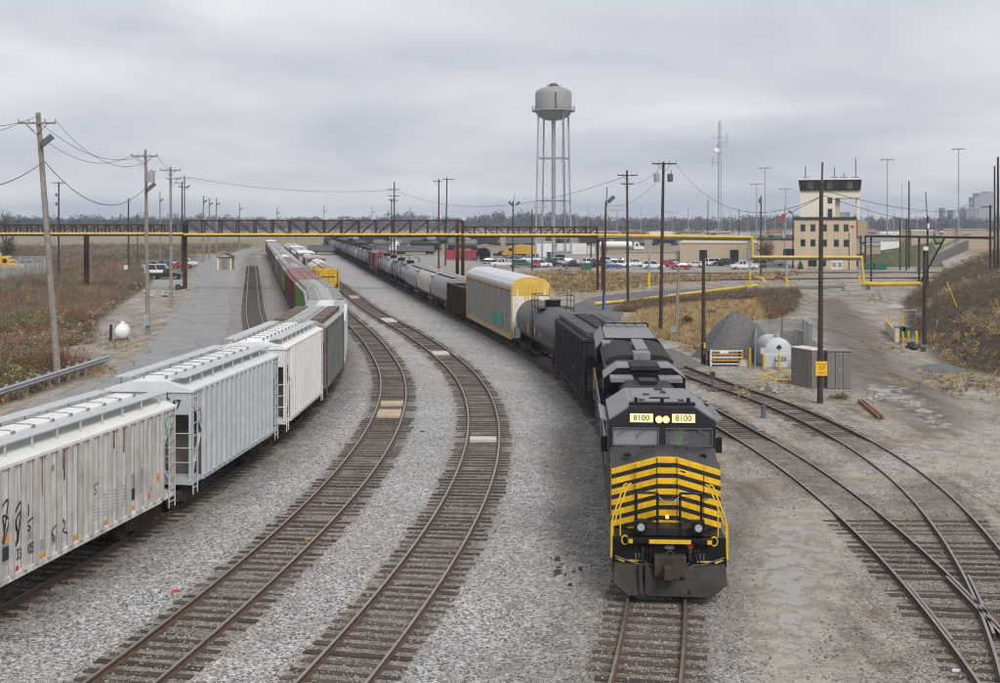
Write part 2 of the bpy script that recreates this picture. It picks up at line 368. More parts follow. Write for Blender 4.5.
PB = dict(
  brushL=poly_px([(-120, 262), (150, 262), (153, 283), (122, 304), (100, 322), (95, 343), (45, 350), (60, 357), (108, 361), (100, 369), (50, 390), (15, 402), (-160, 460)]),
  grass=poly_px([(640, 303), (690, 297), (742, 290), (786, 300), (786, 316), (750, 322), (715, 338), (694, 346), (655, 338), (632, 322)]),
  grass2=poly_px([(480, 276), (560, 270), (690, 276), (800, 271), (800, 276), (690, 282), (600, 293), (545, 292)]),
  brushR=poly_px([(630, 304), (690, 299.5), (745, 293), (800, 293), (797, 310), (770, 322), (757, 300), (690, 304), (640, 312), (612, 312)]),
  mud=poly_px([(835, 296), (865, 318), (905, 372), (955, 402), (965, 425), (930, 432), (880, 400), (845, 375), (822, 330), (815, 300)]),
  mud2=poly_px([(735, 480), (770, 485), (760, 520), (740, 560), (735, 640), (715, 690), (705, 690), (722, 600), (722, 520)]),
  pale=poly_px([(760, 505), (830, 500), (850, 540), (845, 600), (850, 700), (770, 700), (752, 620), (745, 560)]),
  pale2=poly_px([(840, 470), (900, 452), (1000, 425), (1060, 430), (1060, 465), (920, 478), (860, 492)]),
  puddle=poly_px([(768, 520), (815, 525), (832, 560), (822, 590), (806, 640), (800, 700), (780, 700), (778, 640), (762, 590), (754, 556)]),
  puddle2=poly_px([(845, 466), (905, 449), (985, 432), (990, 440), (930, 464), (870, 476)]),
  puddle3=poly_px([(862, 382), (900, 386), (935, 412), (960, 428), (940, 430), (895, 402), (862, 392)]),
  lot=poly_px([(372, 262), (480, 268), (540, 269), (660, 271.5), (800, 267.5), (900, 271), (1000, 262), (980, 247), (600, 243), (330, 243)]),
  lotL=poly_px([(140, 262), (196, 262), (200, 279), (160, 292), (150, 286)]),
  stain1=poly_px([(348, 467), (374, 465), (370, 479), (344, 481)]), stain2=poly_px([(366, 435), (394, 431), (390, 443), (362, 446)]),
  black=poly_px([(545, 430), (580, 428), (590, 480), (585, 560), (560, 560), (548, 520)]),
)
NU, NV = 300, 430
vv = np.concatenate([np.linspace(0, 1, NV - 1)]); Yr = 9.0 * (3600 / 9.0) ** vv
Yr = np.concatenate([[2.0], Yr]); uu = np.linspace(-1.25, 1.25, NU)
YY, UU = np.meshgrid(Yr, uu, indexing='ij'); XX = UU * np.maximum(YY, 24)
hd = hill_d(XX, YY)
ZZ = GZ + 0 * XX
hz = 8.3 * (1 - np.exp(-np.clip(hd, 0, None) / 11.0)) * np.clip(hd / 3, 0, 1)
ZZ = ZZ + hz * (0.9 + 0.2 * vnoise(XX, YY, 9, 3)) + np.clip(hd, 0, 2) * 0.12 * (vnoise(XX, YY, 2.2, 5) - .5)
yard = np.minimum(np.minimum(np.abs(XX - X1(YY)), np.abs(XX - X2(YY))), np.minimum(np.abs(XX - X3(YY)), np.abs(XX - X4(YY))))
yard = np.minimum(yard, np.minimum(np.abs(XX - X5(YY)), np.abs(XX - X6(YY))))
yard = np.minimum(yard, np.where(YY > 60, np.abs(XX - X0(YY)), 99))
offt = np.clip((yard - 1.6) / 2.0, 0, 1)
ZZ += offt * (0.10 * (vnoise(XX, YY, 3.0, 1) - 0.62) + 0.05 * (vnoise(XX, YY, 0.9, 2) - .5)) * (YY < 400)
sbL = sdist(PB['brushL'], XX, YY); ZZ += np.clip(sbL / 4, 0, 1) * (-.5 + 1.1 * vnoise(XX, YY, 7, 8)) * .8
crossing = soft(np.minimum(YY - 38.8, 52.3 - YY), .6) * soft(np.minimum(XX - (X5(YY) - 2.2), X6(YY) + 2.5 - XX), .5) * (yard < 6)
ZZ += crossing * .075
def zone(name, w=1.2): return soft(sdist(PB[name], XX, YY), w)
right = soft(XX - (X4(YY) + 2.0), 1.0) * (YY < 260)
A = {}
A['track'] = np.clip(1.15 - np.clip(yard - 0.95, 0, None) / 0.55, 0, 1) * (YY < 430)
A['dirt'] = np.clip(np.maximum(right * .9, soft(-(XX - (X0(YY) - 4.5)), 1.5) * (YY < 215) * (YY > 40)), 0, 1)
far = soft(YY - 262, 12)
A['brush'] = np.clip(np.maximum.reduce([soft(sbL, .8), soft(hd, 1.2), zone('brushR', 2.5), soft(np.minimum(YY - 150, -(XX - (X0(YY) - 14))), 10) * (YY > 200) * (YY < 345), far * 0]), 0, 1)
A['grass'] = np.clip(np.maximum(zone('grass', 2), zone('grass2', 6)), 0, 1)
A['mud'] = np.clip(np.maximum.reduce([zone('mud', 1.3), zone('mud2', .5) * .62, zone('black', .8) * .5, zone('stain1', .25) * .8, zone('stain2', .25) * .8]), 0, 1)
A['pale'] = np.clip(np.maximum(zone('pale', .6), zone('pale2', 1.0)), 0, 1)
A['puddle'] = np.clip(np.maximum.reduce([zone('puddle', .5), zone('puddle2', .8), zone('puddle3', .8)]), 0, 1)
A['lot'] = np.clip(np.maximum(zone('lot', 5), zone('lotL', 2)), 0, 1)
A['field'] = np.clip(soft(YY - 345, 25), 0, 1)
# the loose dark oily ballast either side of the locomotive's track
A['dark'] = np.clip(np.maximum(soft(2.3 - np.abs(XX - X4(YY) + .7), 1.3) * .72, soft(2.4 - np.abs(XX - X1(YY)), 1.0)) * (YY < 330), 0, 1)
A['dark'] = np.maximum(A['dark'], .62 * soft(np.minimum(XX - (X0(YY) - 3.6), X1(YY) - 1.5 - XX), 1.0) * (YY > 60) * (YY < 330))
idx = np.arange(NU * (NV)).reshape(NV, NU)
quads = np.stack([idx[:-1, :-1], idx[:-1, 1:], idx[1:, 1:], idx[1:, :-1]], -1).reshape(-1, 4)
def ground_material():
    m = bpy.data.materials.new('yard_ground'); m.use_nodes = True; t = m.node_tree; b = t.nodes['Principled BSDF']; L = t.links
    geo = N(t, 'ShaderNodeNewGeometry'); pos = geo.outputs['Position']
    def noise(s, d=5.0, r=0.6): n = N(t, 'ShaderNodeTexNoise', i_Scale=s, i_Detail=d, i_Roughness=r); L.new(pos, n.inputs['Vector']); return n.outputs[0]
    def attr(a): n = N(t, 'ShaderNodeAttribute', attribute_name=a); return n.outputs['Fac']
    vo = N(t, 'ShaderNodeTexVoronoi', i_Scale=19.0); L.new(pos, vo.inputs['Vector'])
    sv = N(t, 'ShaderNodeSeparateColor'); L.new(vo.outputs['Color'], sv.inputs[0]); cell = sv.outputs[0]
    vo2 = N(t, 'ShaderNodeTexVoronoi', i_Scale=5.0); L.new(pos, vo2.inputs['Vector'])
    sv2 = N(t, 'ShaderNodeSeparateColor'); L.new(vo2.outputs['Color'], sv2.inputs[0]); cell2 = sv2.outputs[1]
    big = noise(0.22, 5.0); mid = noise(1.1, 6.0, .65); fine = noise(7.0, 4.0, .7); huge = noise(0.05, 4.0)
    def mask(a, k=1.6, amp=0.9, nz=None):
        x = math_n(t, 'ADD', math_n(t, 'MULTIPLY', math_n(t, 'SUBTRACT', attr(a), 0.5), k), 0.5)
        return math_n(t, 'ADD', x, math_n(t, 'MULTIPLY', math_n(t, 'SUBTRACT', nz or mid, 0.5), amp), clamp=True)
    stone = ramp(t, cell, [(0.0, (0.045, 0.045, 0.046)), (0.2, (0.19, 0.188, 0.187)), (0.48, (0.375, 0.371, 0.367)), (0.8, (0.53, 0.525, 0.52)), (1.0, (0.76, 0.75, 0.74))])
    stone = mixc(t, 0.75, stone, ramp(t, big, [(0.3, 0.78), (0.7, 1.16)]), 'MULTIPLY')
    stone = mixc(t, math_n(t, 'MULTIPLY', ramp(t, huge, [(0.42, 0.0), (0.62, 1.0)]), 0.3), stone, (0.36, 0.315, 0.265), 'MIX')
    dirt = mixc(t, 0.8, ramp(t, mid, [(0.25, (0.15, 0.12, 0.092)), (0.5, (0.285, 0.238, 0.188)), (0.75, (0.42, 0.36, 0.295))]), ramp(t, cell, [(0, 0.55), (0.5, 1.0), (1, 1.5)]), 'MULTIPLY')
    mpr = N(t, 'ShaderNodeMapping'); mpr.inputs['Rotation'].default_value = (0, 0, R(14)); mpr.inputs['Scale'].default_value = (1.5, .09, 1); L.new(pos, mpr.inputs[0]); nr = N(t, 'ShaderNodeTexNoise', i_Scale=1.0, i_Detail=6.0, i_Roughness=.6, i_Distortion=.4); L.new(mpr.outputs[0], nr.inputs['Vector']); rut = ramp(t, nr.outputs[0], [(.38, .62), (.5, 1.0), (.62, 1.22)])
    dirt = mixc(t, .8, dirt, rut, 'MULTIPLY')
    dirt = mixc(t, math_n(t, 'MULTIPLY', ramp(t, big, [(0.45, 0.0), (0.6, 1.0)]), 0.55), dirt, stone)
    dark = mixc(t, 0.9, ramp(t, mid, [(0.3, (0.085, 0.073, 0.062)), (0.7, (0.20, 0.178, 0.155))]), ramp(t, cell, [(0, 0.4), (0.5, 1.0), (1, 1.7)]), 'MULTIPLY')
    trk = mixc(t, 0.9, ramp(t, mid, [(0.3, (0.125, 0.100, 0.078)), (0.7, (0.255, 0.225, 0.19))]), ramp(t, cell, [(0, 0.4), (0.5, 1.0), (1, 1.6)]), 'MULTIPLY')
    brush = ramp(t, mid, [(0.3, (0.045, 0.033, 0.022)), (0.5, (0.085, 0.064, 0.042)), (0.7, (0.125, 0.10, 0.06))])
    grass = mixc(t, 0.7, ramp(t, mid, [(0.3, (0.20, 0.135, 0.06)), (0.6, (0.36, 0.26, 0.12)), (0.8, (0.43, 0.33, 0.18))]), ramp(t, fine, [(0.3, 0.6), (0.7, 1.25)]), 'MULTIPLY')
    mud = mixc(t, .8, ramp(t, mid, [(0.3, (0.10, 0.082, 0.066)), (0.7, (0.215, 0.18, 0.148))]), rut, 'MULTIPLY')
    pale = mixc(t, 0.5, ramp(t, mid, [(0.3, (0.29, 0.25, 0.21)), (0.7, (0.47, 0.42, 0.365))]), ramp(t, fine, [(0.3, 0.75), (0.7, 1.2)]), 'MULTIPLY')
    lot = ramp(t, big, [(0.3, (0.24, 0.23, 0.22)), (0.7, (0.36, 0.345, 0.325))])
    mpf = N(t, 'ShaderNodeMapping'); mpf.inputs['Scale'].default_value = (0.012, 0.05, 1); L.new(pos, mpf.inputs[0])
    nf = N(t, 'ShaderNodeTexNoise', i_Scale=1.0, i_Detail=5.0); L.new(mpf.outputs[0], nf.inputs['Vector'])
    field = ramp(t, nf.outputs[0], [(0.35, (0.16, 0.12, 0.075)), (0.5, (0.30, 0.235, 0.15)), (0.62, (0.20, 0.17, 0.10)), (0.72, (0.36, 0.29, 0.20))])
    c = mixc(t, mask('dirt', 1.5, .8, big), stone, dirt)
    c = mixc(t, math_n(t, 'MULTIPLY', mask('dark', 1.1, 2.6, noise(2.6, 7.0, .68)), .8), c, dark)
    c = mixc(t, math_n(t, 'MULTIPLY', mask('track', 1.2, .8), .88), c, trk)
    c = mixc(t, mask('lot', 2, .5, big), c, lot)
    c = mixc(t, mask('pale', 1.2, 1.6), c, pale)
    c = mixc(t, mask('mud', 1.2, 1.5), c, mud)
    c = mixc(t, mask('field', 2, .2), c, field)
    c = mixc(t, mask('brush', 2.0, 1.0), c, brush)
    c = mixc(t, mask('grass', 1.6, 1.6), c, grass)
    pn = noise(1.5, 9.0, .66); pd = mask('puddle', 1.3, 6.5, pn); pd = ramp(t, pd, [(0.78, 0.0), (1.0, .85)]); wet = ramp(t, mask('puddle', 1.3, 6.5, pn), [(0.35, 0.0), (0.85, 1.0)]); c = mixc(t, math_n(t, 'MULTIPLY', wet, .55), c, (0.15, 0.125, 0.10))
    c = mixc(t, math_n(t, 'MULTIPLY', pd, .8), c, (0.34, 0.31, 0.285))
    L.new(c, b.inputs['Base Color'])
    rr = N(t, 'ShaderNodeMix'); rr.data_type = 'FLOAT'; L.new(pd, rr.inputs[0]); rr.inputs[2].default_value = 0.92; rr.inputs[3].default_value = 0.07; L.new(rr.outputs[0], b.inputs['Roughness'])
    b.inputs['Specular IOR Level'].default_value = 0.35
    hgt = math_n(t, 'ADD', math_n(t, 'MULTIPLY', vo.outputs['Distance'], -1.0), math_n(t, 'MULTIPLY', mid, 0.8))
    hgt = math_n(t, 'MULTIPLY', hgt, math_n(t, 'SUBTRACT', 1.0, pd))
    bp = N(t, 'ShaderNodeBump'); bp.inputs['Strength'].default_value = 0.7; bp.inputs['Distance'].default_value = 0.06
    L.new(hgt, bp.inputs['Height']); L.new(bp.outputs[0], b.inputs['Normal'])
    return m
gr = np_mesh('ground', np.stack([XX, YY, ZZ], -1).reshape(-1, 3), quads, ground_material(), smooth=True); struct(gr)
for k, a in A.items():
    at = gr.data.attributes.new(k, 'FLOAT', 'POINT'); at.data.foreach_set('value', a.astype(np.float32).ravel())
def ground_z(x, y):
    """height of the ground sheet (nearest grid vertex)"""
    i = int(np.argmin(np.abs(Yr - y))); j = int(np.argmin(np.abs(uu - x / max(Yr[i], 24)))); return float(ZZ[i, j])
# asphalt road on the left
def asphalt():
    m = M('asphalt_grey', (0.245, 0.238, 0.238), 0.9, var=0.16, scale=0.35, bump=0.15, bscale=40); t = m.node_tree; b = t.nodes['Principled BSDF']; src = b.inputs['Base Color'].links[0].from_socket
    tc = N(t, 'ShaderNodeTexCoord'); wn = N(t, 'ShaderNodeTexNoise', i_Scale=.5, i_Detail=4.0); t.links.new(tc.outputs['Object'], wn.inputs['Vector'])
    wv = N(t, 'ShaderNodeVectorMath', operation='ADD'); t.links.new(tc.outputs['Object'], wv.inputs[0]); t.links.new(wn.outputs['Color'], wv.inputs[1])
    v = N(t, 'ShaderNodeTexVoronoi', feature='DISTANCE_TO_EDGE', i_Scale=.16); t.links.new(wv.outputs[0], v.inputs['Vector'])
    f = math_n(t, 'MULTIPLY', math_n(t, 'LESS_THAN', v.outputs['Distance'], .006), .6)
    n2 = N(t, 'ShaderNodeTexNoise', i_Scale=9.0, i_Detail=5.0, i_Roughness=.8); t.links.new(tc.outputs['Object'], n2.inputs['Vector'])
    c = mixc(t, .6, mixc(t, f, src, (.05, .05, .05)), ramp(t, n2.outputs[0], [(.3, .75), (.7, 1.25)]), 'MULTIPLY'); t.links.new(c, b.inputs['Base Color']); return m
def strip(name, left, right, z, m, thick=.05):
    mb = MB(); rings = []
    def spl(p, n=10):
        p = [Vector((*q, 0)) for q in p]; out = []
        for i in range(len(p) - 1):
            a, b, c, d = p[max(i - 1, 0)], p[i], p[i + 1], p[min(i + 2, len(p) - 1)]
            for k in range(n):
                s = k / n; out.append(0.5 * ((2 * b) + (c - a) * s + (2 * a - 5 * b + 4 * c - d) * s * s + (3 * b - a - 3 * c + d) * s ** 3))
        return out + [p[-1]]
    for l, r in zip(spl(left), spl(right)):
        rings.append([(l.x, l.y, z - thick), (r.x, r.y, z - thick), (r.x, r.y, z), (l.x, l.y, z)])
    mb.loft(rings); return mb.build(name, m)
struct(strip('road', [(-25.5, 30), (-25.8, 66), (-26.5, 79), (-30.3, 100), (-40.5, 145), (-52.5, 198), (-66, 245), (-75, 287), (-84, 348), (-97, 430)],
             [(-20.5, 30), (-20.2, 66), (-21.3, 80), (-25.3, 105), (-35.5, 148), (-48.5, 203), (-59.5, 250), (-68.5, 290), (-77.5, 348), (-90, 430)], GZ + .035, asphalt(), .3))
# grey service path on the right, edged with a yellow pipe
struct(strip('path', [(6, 118), (12, 150), (25, 168), (44, 176), (58, 183)], [(12, 114), (17, 142), (27.5, 160), (45, 170), (60, 178)], GZ + .04, M('path_asphalt', (0.11, 0.11, 0.12), .9), .3))
# ---------------------------------------------------------------- rolling stock
r_paint = M('role_paint', (.5, .5, .5)); r_roof = M('role_roof', (.5, .5, .5)); r_trim = M('role_trim', (.5, .5, .5))
CACHE = {}
m_trimk = M('grimy_black', (.02, .018, .016), .8, spec=.2)
ORD = ['first', 'second', 'third', 'fourth', 'fifth', 'sixth', 'seventh', 'eighth', 'ninth', 'tenth', 'eleventh', 'twelfth', 'thirteenth', 'fourteenth', 'fifteenth', 'sixteenth', 'seventeenth', 'eighteenth', 'nineteenth', 'twentieth']
WHEEL = None
def wheel_mesh():
    global WHEEL
    if WHEEL is None:
        mb = MB(); mb.cyl((0, -.07, 0), (0, .07, 0), .42, 20); mb.cyl((0, -.10, 0), (0, -.07, 0), .455, 20); mb.cyl((0, .07, 0), (0, .16, 0), .13, 10)
        o = mb.build('wheel', m_wheel, smooth=40); WHEEL = o.data; bpy.data.objects.remove(o)
    return WHEEL
def add_truck(root, x, detail, axles=2, wb=1.75):
    mb = MB()
    for s in (-1, 1):
        y = s * .98; h = wb / 2 * (axles - 1)
        mb.prism([(-h - .38, .32), (-h - .38, .62), (-h * .55, .86), (h * .55, .86), (h + .38, .62), (h + .38, .32), (h + .16, .32), (h * .5, .16), (-h * .5, .16), (-h - .16, .32)], 'y', y - .09, y + .09)
        mb.box(-.26, .26, y - .14, y + .14, .2, .62)
        for k in range(axles):
            xx = -h + k * wb; mb.box(xx - .17, xx + .17, y - .13, y + .13, .3, .62)
    mb.box(-.22, .22, -1.1, 1.1, .55, .85)
    for k in range(axles):
        xx = -wb / 2 * (axles - 1) + k * wb; mb.cyl((xx, -.75, .43), (xx, .75, .43), .09, 8)
        if detail == 0:
            for s in (-1, 1): mb.cyl((xx, s * .68, .43), (xx, s * .82, .43), .43, 10)
    o = mb.build('truck', m_under, root, bevel=.02 if detail == 2 else 0); o.location = (x, 0, 0)
    if detail:
        for k in range(axles):
            for s in (-1, 1):
                wv = link('wheel', wheel_mesh(), o); wv.location = (-wb / 2 * (axles - 1) + k * wb, s * .75, .43); wv.rotation_euler = (0, 0, 0 if s > 0 else math.pi)
    return o
def couplers(root, L, z=.86):
    for s in (-1, 1):
        mb = MB(); x = s * L / 2; mb.box(min(x, x - s * .9), max(x, x - s * .9), -.08, .08, z - .09, z + .09); mb.box(min(x + s * .02, x - s * .28), max(x + s * .02, x - s * .28), -.16, .16, z - .15, z + .15)
        mb.build('coupler', m_under, root)
def ladder(x, y, z0, z1, w, ax, n):
    mb = MB()
    for s in (-1, 1):
        a = (x + s * w / 2, y) if ax == 'x' else (x, y + s * w / 2); mb.cyl((*a, z0), (*a, z1), .022, 5)
    for k in range(n):
        z = z0 + (z1 - z0) * (k + .5) / n
        a, b = ((x - w / 2, y, z), (x + w / 2, y, z)) if ax == 'x' else ((x, y - w / 2, z), (x, y + w / 2, z)); mb.cyl(a, b, .018, 5)
    return mb
def hopper(L, detail, nrib=15, W=3.05, zs=1.05, ze=3.62, zr=4.0, rstyle='trough', bays=2):
    root = link('covered_hopper_car', None); hl = L / 2 - .62; b = hl - 1.0
    poly = [(-hl, ze), (-hl + .04, ze - .25), (-b, ze - 1.5), (-b, zs), (b, zs), (b, ze - 1.5), (hl - .04, ze - .25), (hl, ze)]
    mb = MB(); mb.prism(poly, 'y', -W / 2, W / 2)
    mb.box(-b, b, -W / 2 - .05, W / 2 + .05, zs - .14, zs + .02)
    if detail < 2:
        for k in range(nrib):
            x = -b + .1 + (2 * b - .2) * k / (nrib - 1)
            for s in (-1, 1): mb.box(x - .04, x + .04, min(s * W / 2, s * (W / 2 + .07)), max(s * W / 2, s * (W / 2 + .07)), zs, ze)
    for k in (3, 4, 6, 7): mb.m[k] = 1  # end slopes coloured dark: dirt plus painted-in shade below the end sheet
    mb.build('body', [r_paint, M('end_slope_dirt_shade', (.10, .088, .078), .85, var=.3, streak=.3)], root, bevel=.012 if detail == 2 else 0)
    if detail == 2:
        for s in (-1, 1):
            for k in range(nrib):
                x = -b + .05 + (2 * b - .1) * k / (nrib - 1); rb = MB(); y0 = s * (W / 2 - .01); y1 = s * (W / 2 + .125)
                rb.prism([(x - .05, y0), (x + .05, y0), (x + .05, y1), (x - .05, y1)], 'z', zs + .021, ze - .041); rb.build('rib', [r_trim], root)
    mb = MB()
    mb.prism([(-W / 2 - .06, ze - .04), (W / 2 + .06, ze - .04), (W / 2 + .06, ze + .06), (.62, zr), (-.62, zr), (-W / 2 - .06, ze + .06)], 'x', -hl - .03, hl + .03)
    ro = mb.build('roof', [r_roof], root, bevel=.01 if detail == 2 else 0)
    if rstyle == 'trough':
        n = 5
        for k in range(n):
            xa, xb = -hl + .5 + (2 * hl - 1) * k / n, -hl + .5 + (2 * hl - 1) * (k + 1) / n
            hb = MB(); hb.prism([(-.36, zr - .02), (.36, zr - .02), (.36, zr + .08), (.26, zr + .13), (-.26, zr + .13), (-.36, zr + .08)], 'x', xa + .012, xb - .012); hb.build('hatch_cover', [r_roof], ro)
        lt_ = MB()
        for k in range(2 * n + 1):
            x = -hl + .6 + (2 * hl - 1.2) * k / (2 * n); lt_.box(x - .02, x + .02, -.3, .3, zr + .13, zr + .15); lt_.box(x - .06, x + .06, .36, .42, zr + .02, zr + .13); lt_.box(x - .06, x + .06, -.42, -.36, zr + .02, zr + .13)
        stuff(lt_.build('hatch_latch', M('latch_grey', (.22, .22, .23), .6), ro))
        for s in (-1, 1):
            rb = MB(); y0, y1 = sorted((s * .72, s * 1.28)); rb.box(-hl + .1, hl - .1, y0, y1, zr + .10, zr + .135)
            for k in range(9):
                x = -hl + .6 + (2 * hl - 1.2) * k / 8; ya, yb = sorted((s * 1.24, s * 1.28)); rb.box(x - .02, x + .02, ya, yb, zr - .28, zr + .1); rb.box(x - .02, x + .02, min(s * .75, s * 1.26), max(s * .75, s * 1.26), zr + .05, zr + .099)
            rb.build('running_board', M('running_board_grey', (.44, .46, .47), .6, var=.1), root)
    elif rstyle == 'panel':
        for r_ in range(3):
            for k in range(4):
                xa, xb = -hl + .35 + (2 * hl - .7) * k / 4, -hl + .35 + (2 * hl - .7) * (k + 1) / 4; yc = (r_ - 1) * .98
                hb = MB(); zb = zr - .16 if r_ != 1 else zr - .02; hb.box(xa + .12, xb - .12, yc - .36, yc + .36, zb, zb + (.22 if r_ != 1 else .1)); hb.build('hatch_cover', [r_trim if r_ != 1 else r_roof], ro)
    else:
        for k in range(6):
            x = -hl + 1 + (2 * hl - 2) * k / 5
            for s in (-1, 1):
                hb = MB(); hb.cyl((x, s * .75, zr - .1), (x, s * .75, zr + .14), .36, 12); hb.build('hatch_cover', [r_roof], ro, smooth=40)
        rb = MB(); rb.box(-hl, hl, -.3, .3, zr + .1, zr + .14); rb.build('running_board', [r_trim], root)
    mb = MB()
    for k in range(bays):
        xc = (k - (bays - 1) / 2) * (2 * b / bays); h = b / bays - .15
        mb.loft([[(xc - h, -1.35, zs - .14), (xc + h, -1.35, zs - .14), (xc + h, 1.35, zs - .14), (xc - h, 1.35, zs - .14)], [(xc - .45, -.6, .42), (xc + .45, -.6, .42), (xc + .45, .6, .42), (xc - .45, .6, .42)]])
        mb.box(xc - .5, xc + .5, -.65, .65, .34, .42)
    mb.build('hopper_bay', m_under, root)
    mb = MB(); mb.box(-L / 2 + .5, L / 2 - .5, -.22, .22, .72, 1.0)
    for s in (-1, 1):
        x = s * (hl - .02); mb.box(min(x, x - s * .9), max(x, x - s * .9), -W / 2, W / 2, zs - .12, zs + .06)
        for y in (-W / 2 + .06, W / 2 - .06, -.5, .5): mb.box(min(x, x - s * .1), max(x, x - s * .1), y - .05, y + .05, zs, ze)
        for y in (-W / 2 + .06, W / 2 - .06): mb.bar((s * (b + .02), y, ze - 1.6), (x, y, zs), .08)
        mb.box(min(x, x - s * .06), max(x, x - s * .06), -W / 2 + .1, W / 2 - .1, ze - .8, ze - .05)
        if detail: 
            for z in (1.7, 2.2, 2.7): mb.cyl((x, -W / 2, z), (x, W / 2, z), .02, 5)
    mb.build('end_frame', [r_paint], root)
    if detail:
        for sx in (-1, 1):
            for sy in (-1, 1):
                ladder(sx * (hl - .28), sy * (W / 2 + .03), .6, ze, .42, 'x', 8).build('ladder', [r_trim], root)
        mb = MB(); mb.cyl((hl + .06, -.9, 2.1), (hl + .10, -.9, 2.1), .28, 14); mb.build('brake_wheel', m_under, root)
    couplers(root, L)
    for s in (-1, 1): add_truck(root, s * (L / 2 - 1.9), detail)
    return root
def roundhopper(L, detail, W=3.1):
    root = link('covered_hopper_car', None); hl = L / 2 - .6
    def prof(k, zlow):
        pts = []
        for a in range(-10, 191, 20):
            t = R(a); pts.append((k * W / 2 * math.cos(t) * (1 if abs(math.cos(t)) < .8 else 1), 2.45 + 1.55 * max(-.2, math.sin(t)) ** (.8 if math.sin(t) > 0 else 1) if math.sin(t) > 0 else 2.45 + 1.2 * math.sin(t)))
        pts += [(-k * W / 2 * .92, 1.6), (-.7, zlow), (.7, zlow), (k * W / 2 * .92, 1.6)]
        return pts
    mb = MB(); rings = []
    for x, k, zl in ((-hl, .93, 2.2), (-hl + .05, 1, 2.1), (-hl + 1.6, 1, 1.0), (hl - 1.6, 1, 1.0), (hl - .05, 1, 2.1), (hl, .93, 2.2)): rings.append([(x, y, z) for y, z in prof(k, zl)])
    mb.loft(rings); mb.build('body', [r_paint], root, smooth=35)
    mb = MB(); mb.box(-hl + .1, hl - .1, -.75, .75, 4.0, 4.06)
    for k in range(10):
        x = -hl + .5 + (2 * hl - 1) * k / 9; mb.cyl((x, 0, 4.06), (x, 0, 4.2), .33, 10)
    mb.build('roof_walk', [r_roof], root)
    mb = MB(); mb.box(-L / 2 + .5, L / 2 - .5, -.22, .22, .72, 1.0)
    for s in (-1, 1):
        x = s * (hl - .02); mb.box(min(x, x - s * 1.2), max(x, x - s * 1.2), -W / 2, W / 2, .95, 1.1)
        for y in (-W / 2 + .1, W / 2 - .1, -.6, .6): mb.bar((x, y, 1.05), (x, y * .96, 3.6), .08)
        mb.bar((x, -W / 2, 3.6), (x, W / 2, 3.6), .1); mb.bar((x, -W / 2, 2.4), (x, W / 2, 2.4), .06)
    mb.build('end_frame', [r_trim], root)
    for s in (-1, 1):
        x = s * (hl + .01); xa, xb = sorted((x, x + s * .05)); ep = MB(); ep.prism([(-1.42, 3.62), (1.42, 3.62), (1.5, 2.6), (.72, 1.15), (-.72, 1.15), (-1.5, 2.6)], 'x', xa, xb); e_ = ep.build('end_plate', [r_paint], root)
        xa, xb = sorted((x + s * .05, x + s * .07)); MB().cyl((xa, 0, 1.75), (xb, 0, 1.75), .3, 14).build('end_opening', m_trimk, e_); MB().box(xa, xb, -.9, .9, 2.7, 2.8).build('grab_bar', m_trimk, e_); MB().box(xa, xb, -1.3, -1.2, 1.6, 3.5).build('grab_bar', m_trimk, e_); MB().box(xa, xb, 1.2, 1.3, 1.6, 3.5).build('grab_bar', m_trimk, e_)
    mb = MB()
    for k in (-1, 0, 1): mb.loft([[(k * 3 - 1.3, -.9, 1.1), (k * 3 + 1.3, -.9, 1.1), (k * 3 + 1.3, .9, 1.1), (k * 3 - 1.3, .9, 1.1)], [(k * 3 - .4, -.5, .42), (k * 3 + .4, -.5, .42), (k * 3 + .4, .5, .42), (k * 3 - .4, .5, .42)]])
    mb.build('hopper_bay', m_under, root); couplers(root, L)
    for s in (-1, 1): add_truck(root, s * (L / 2 - 1.9), detail)
    return root
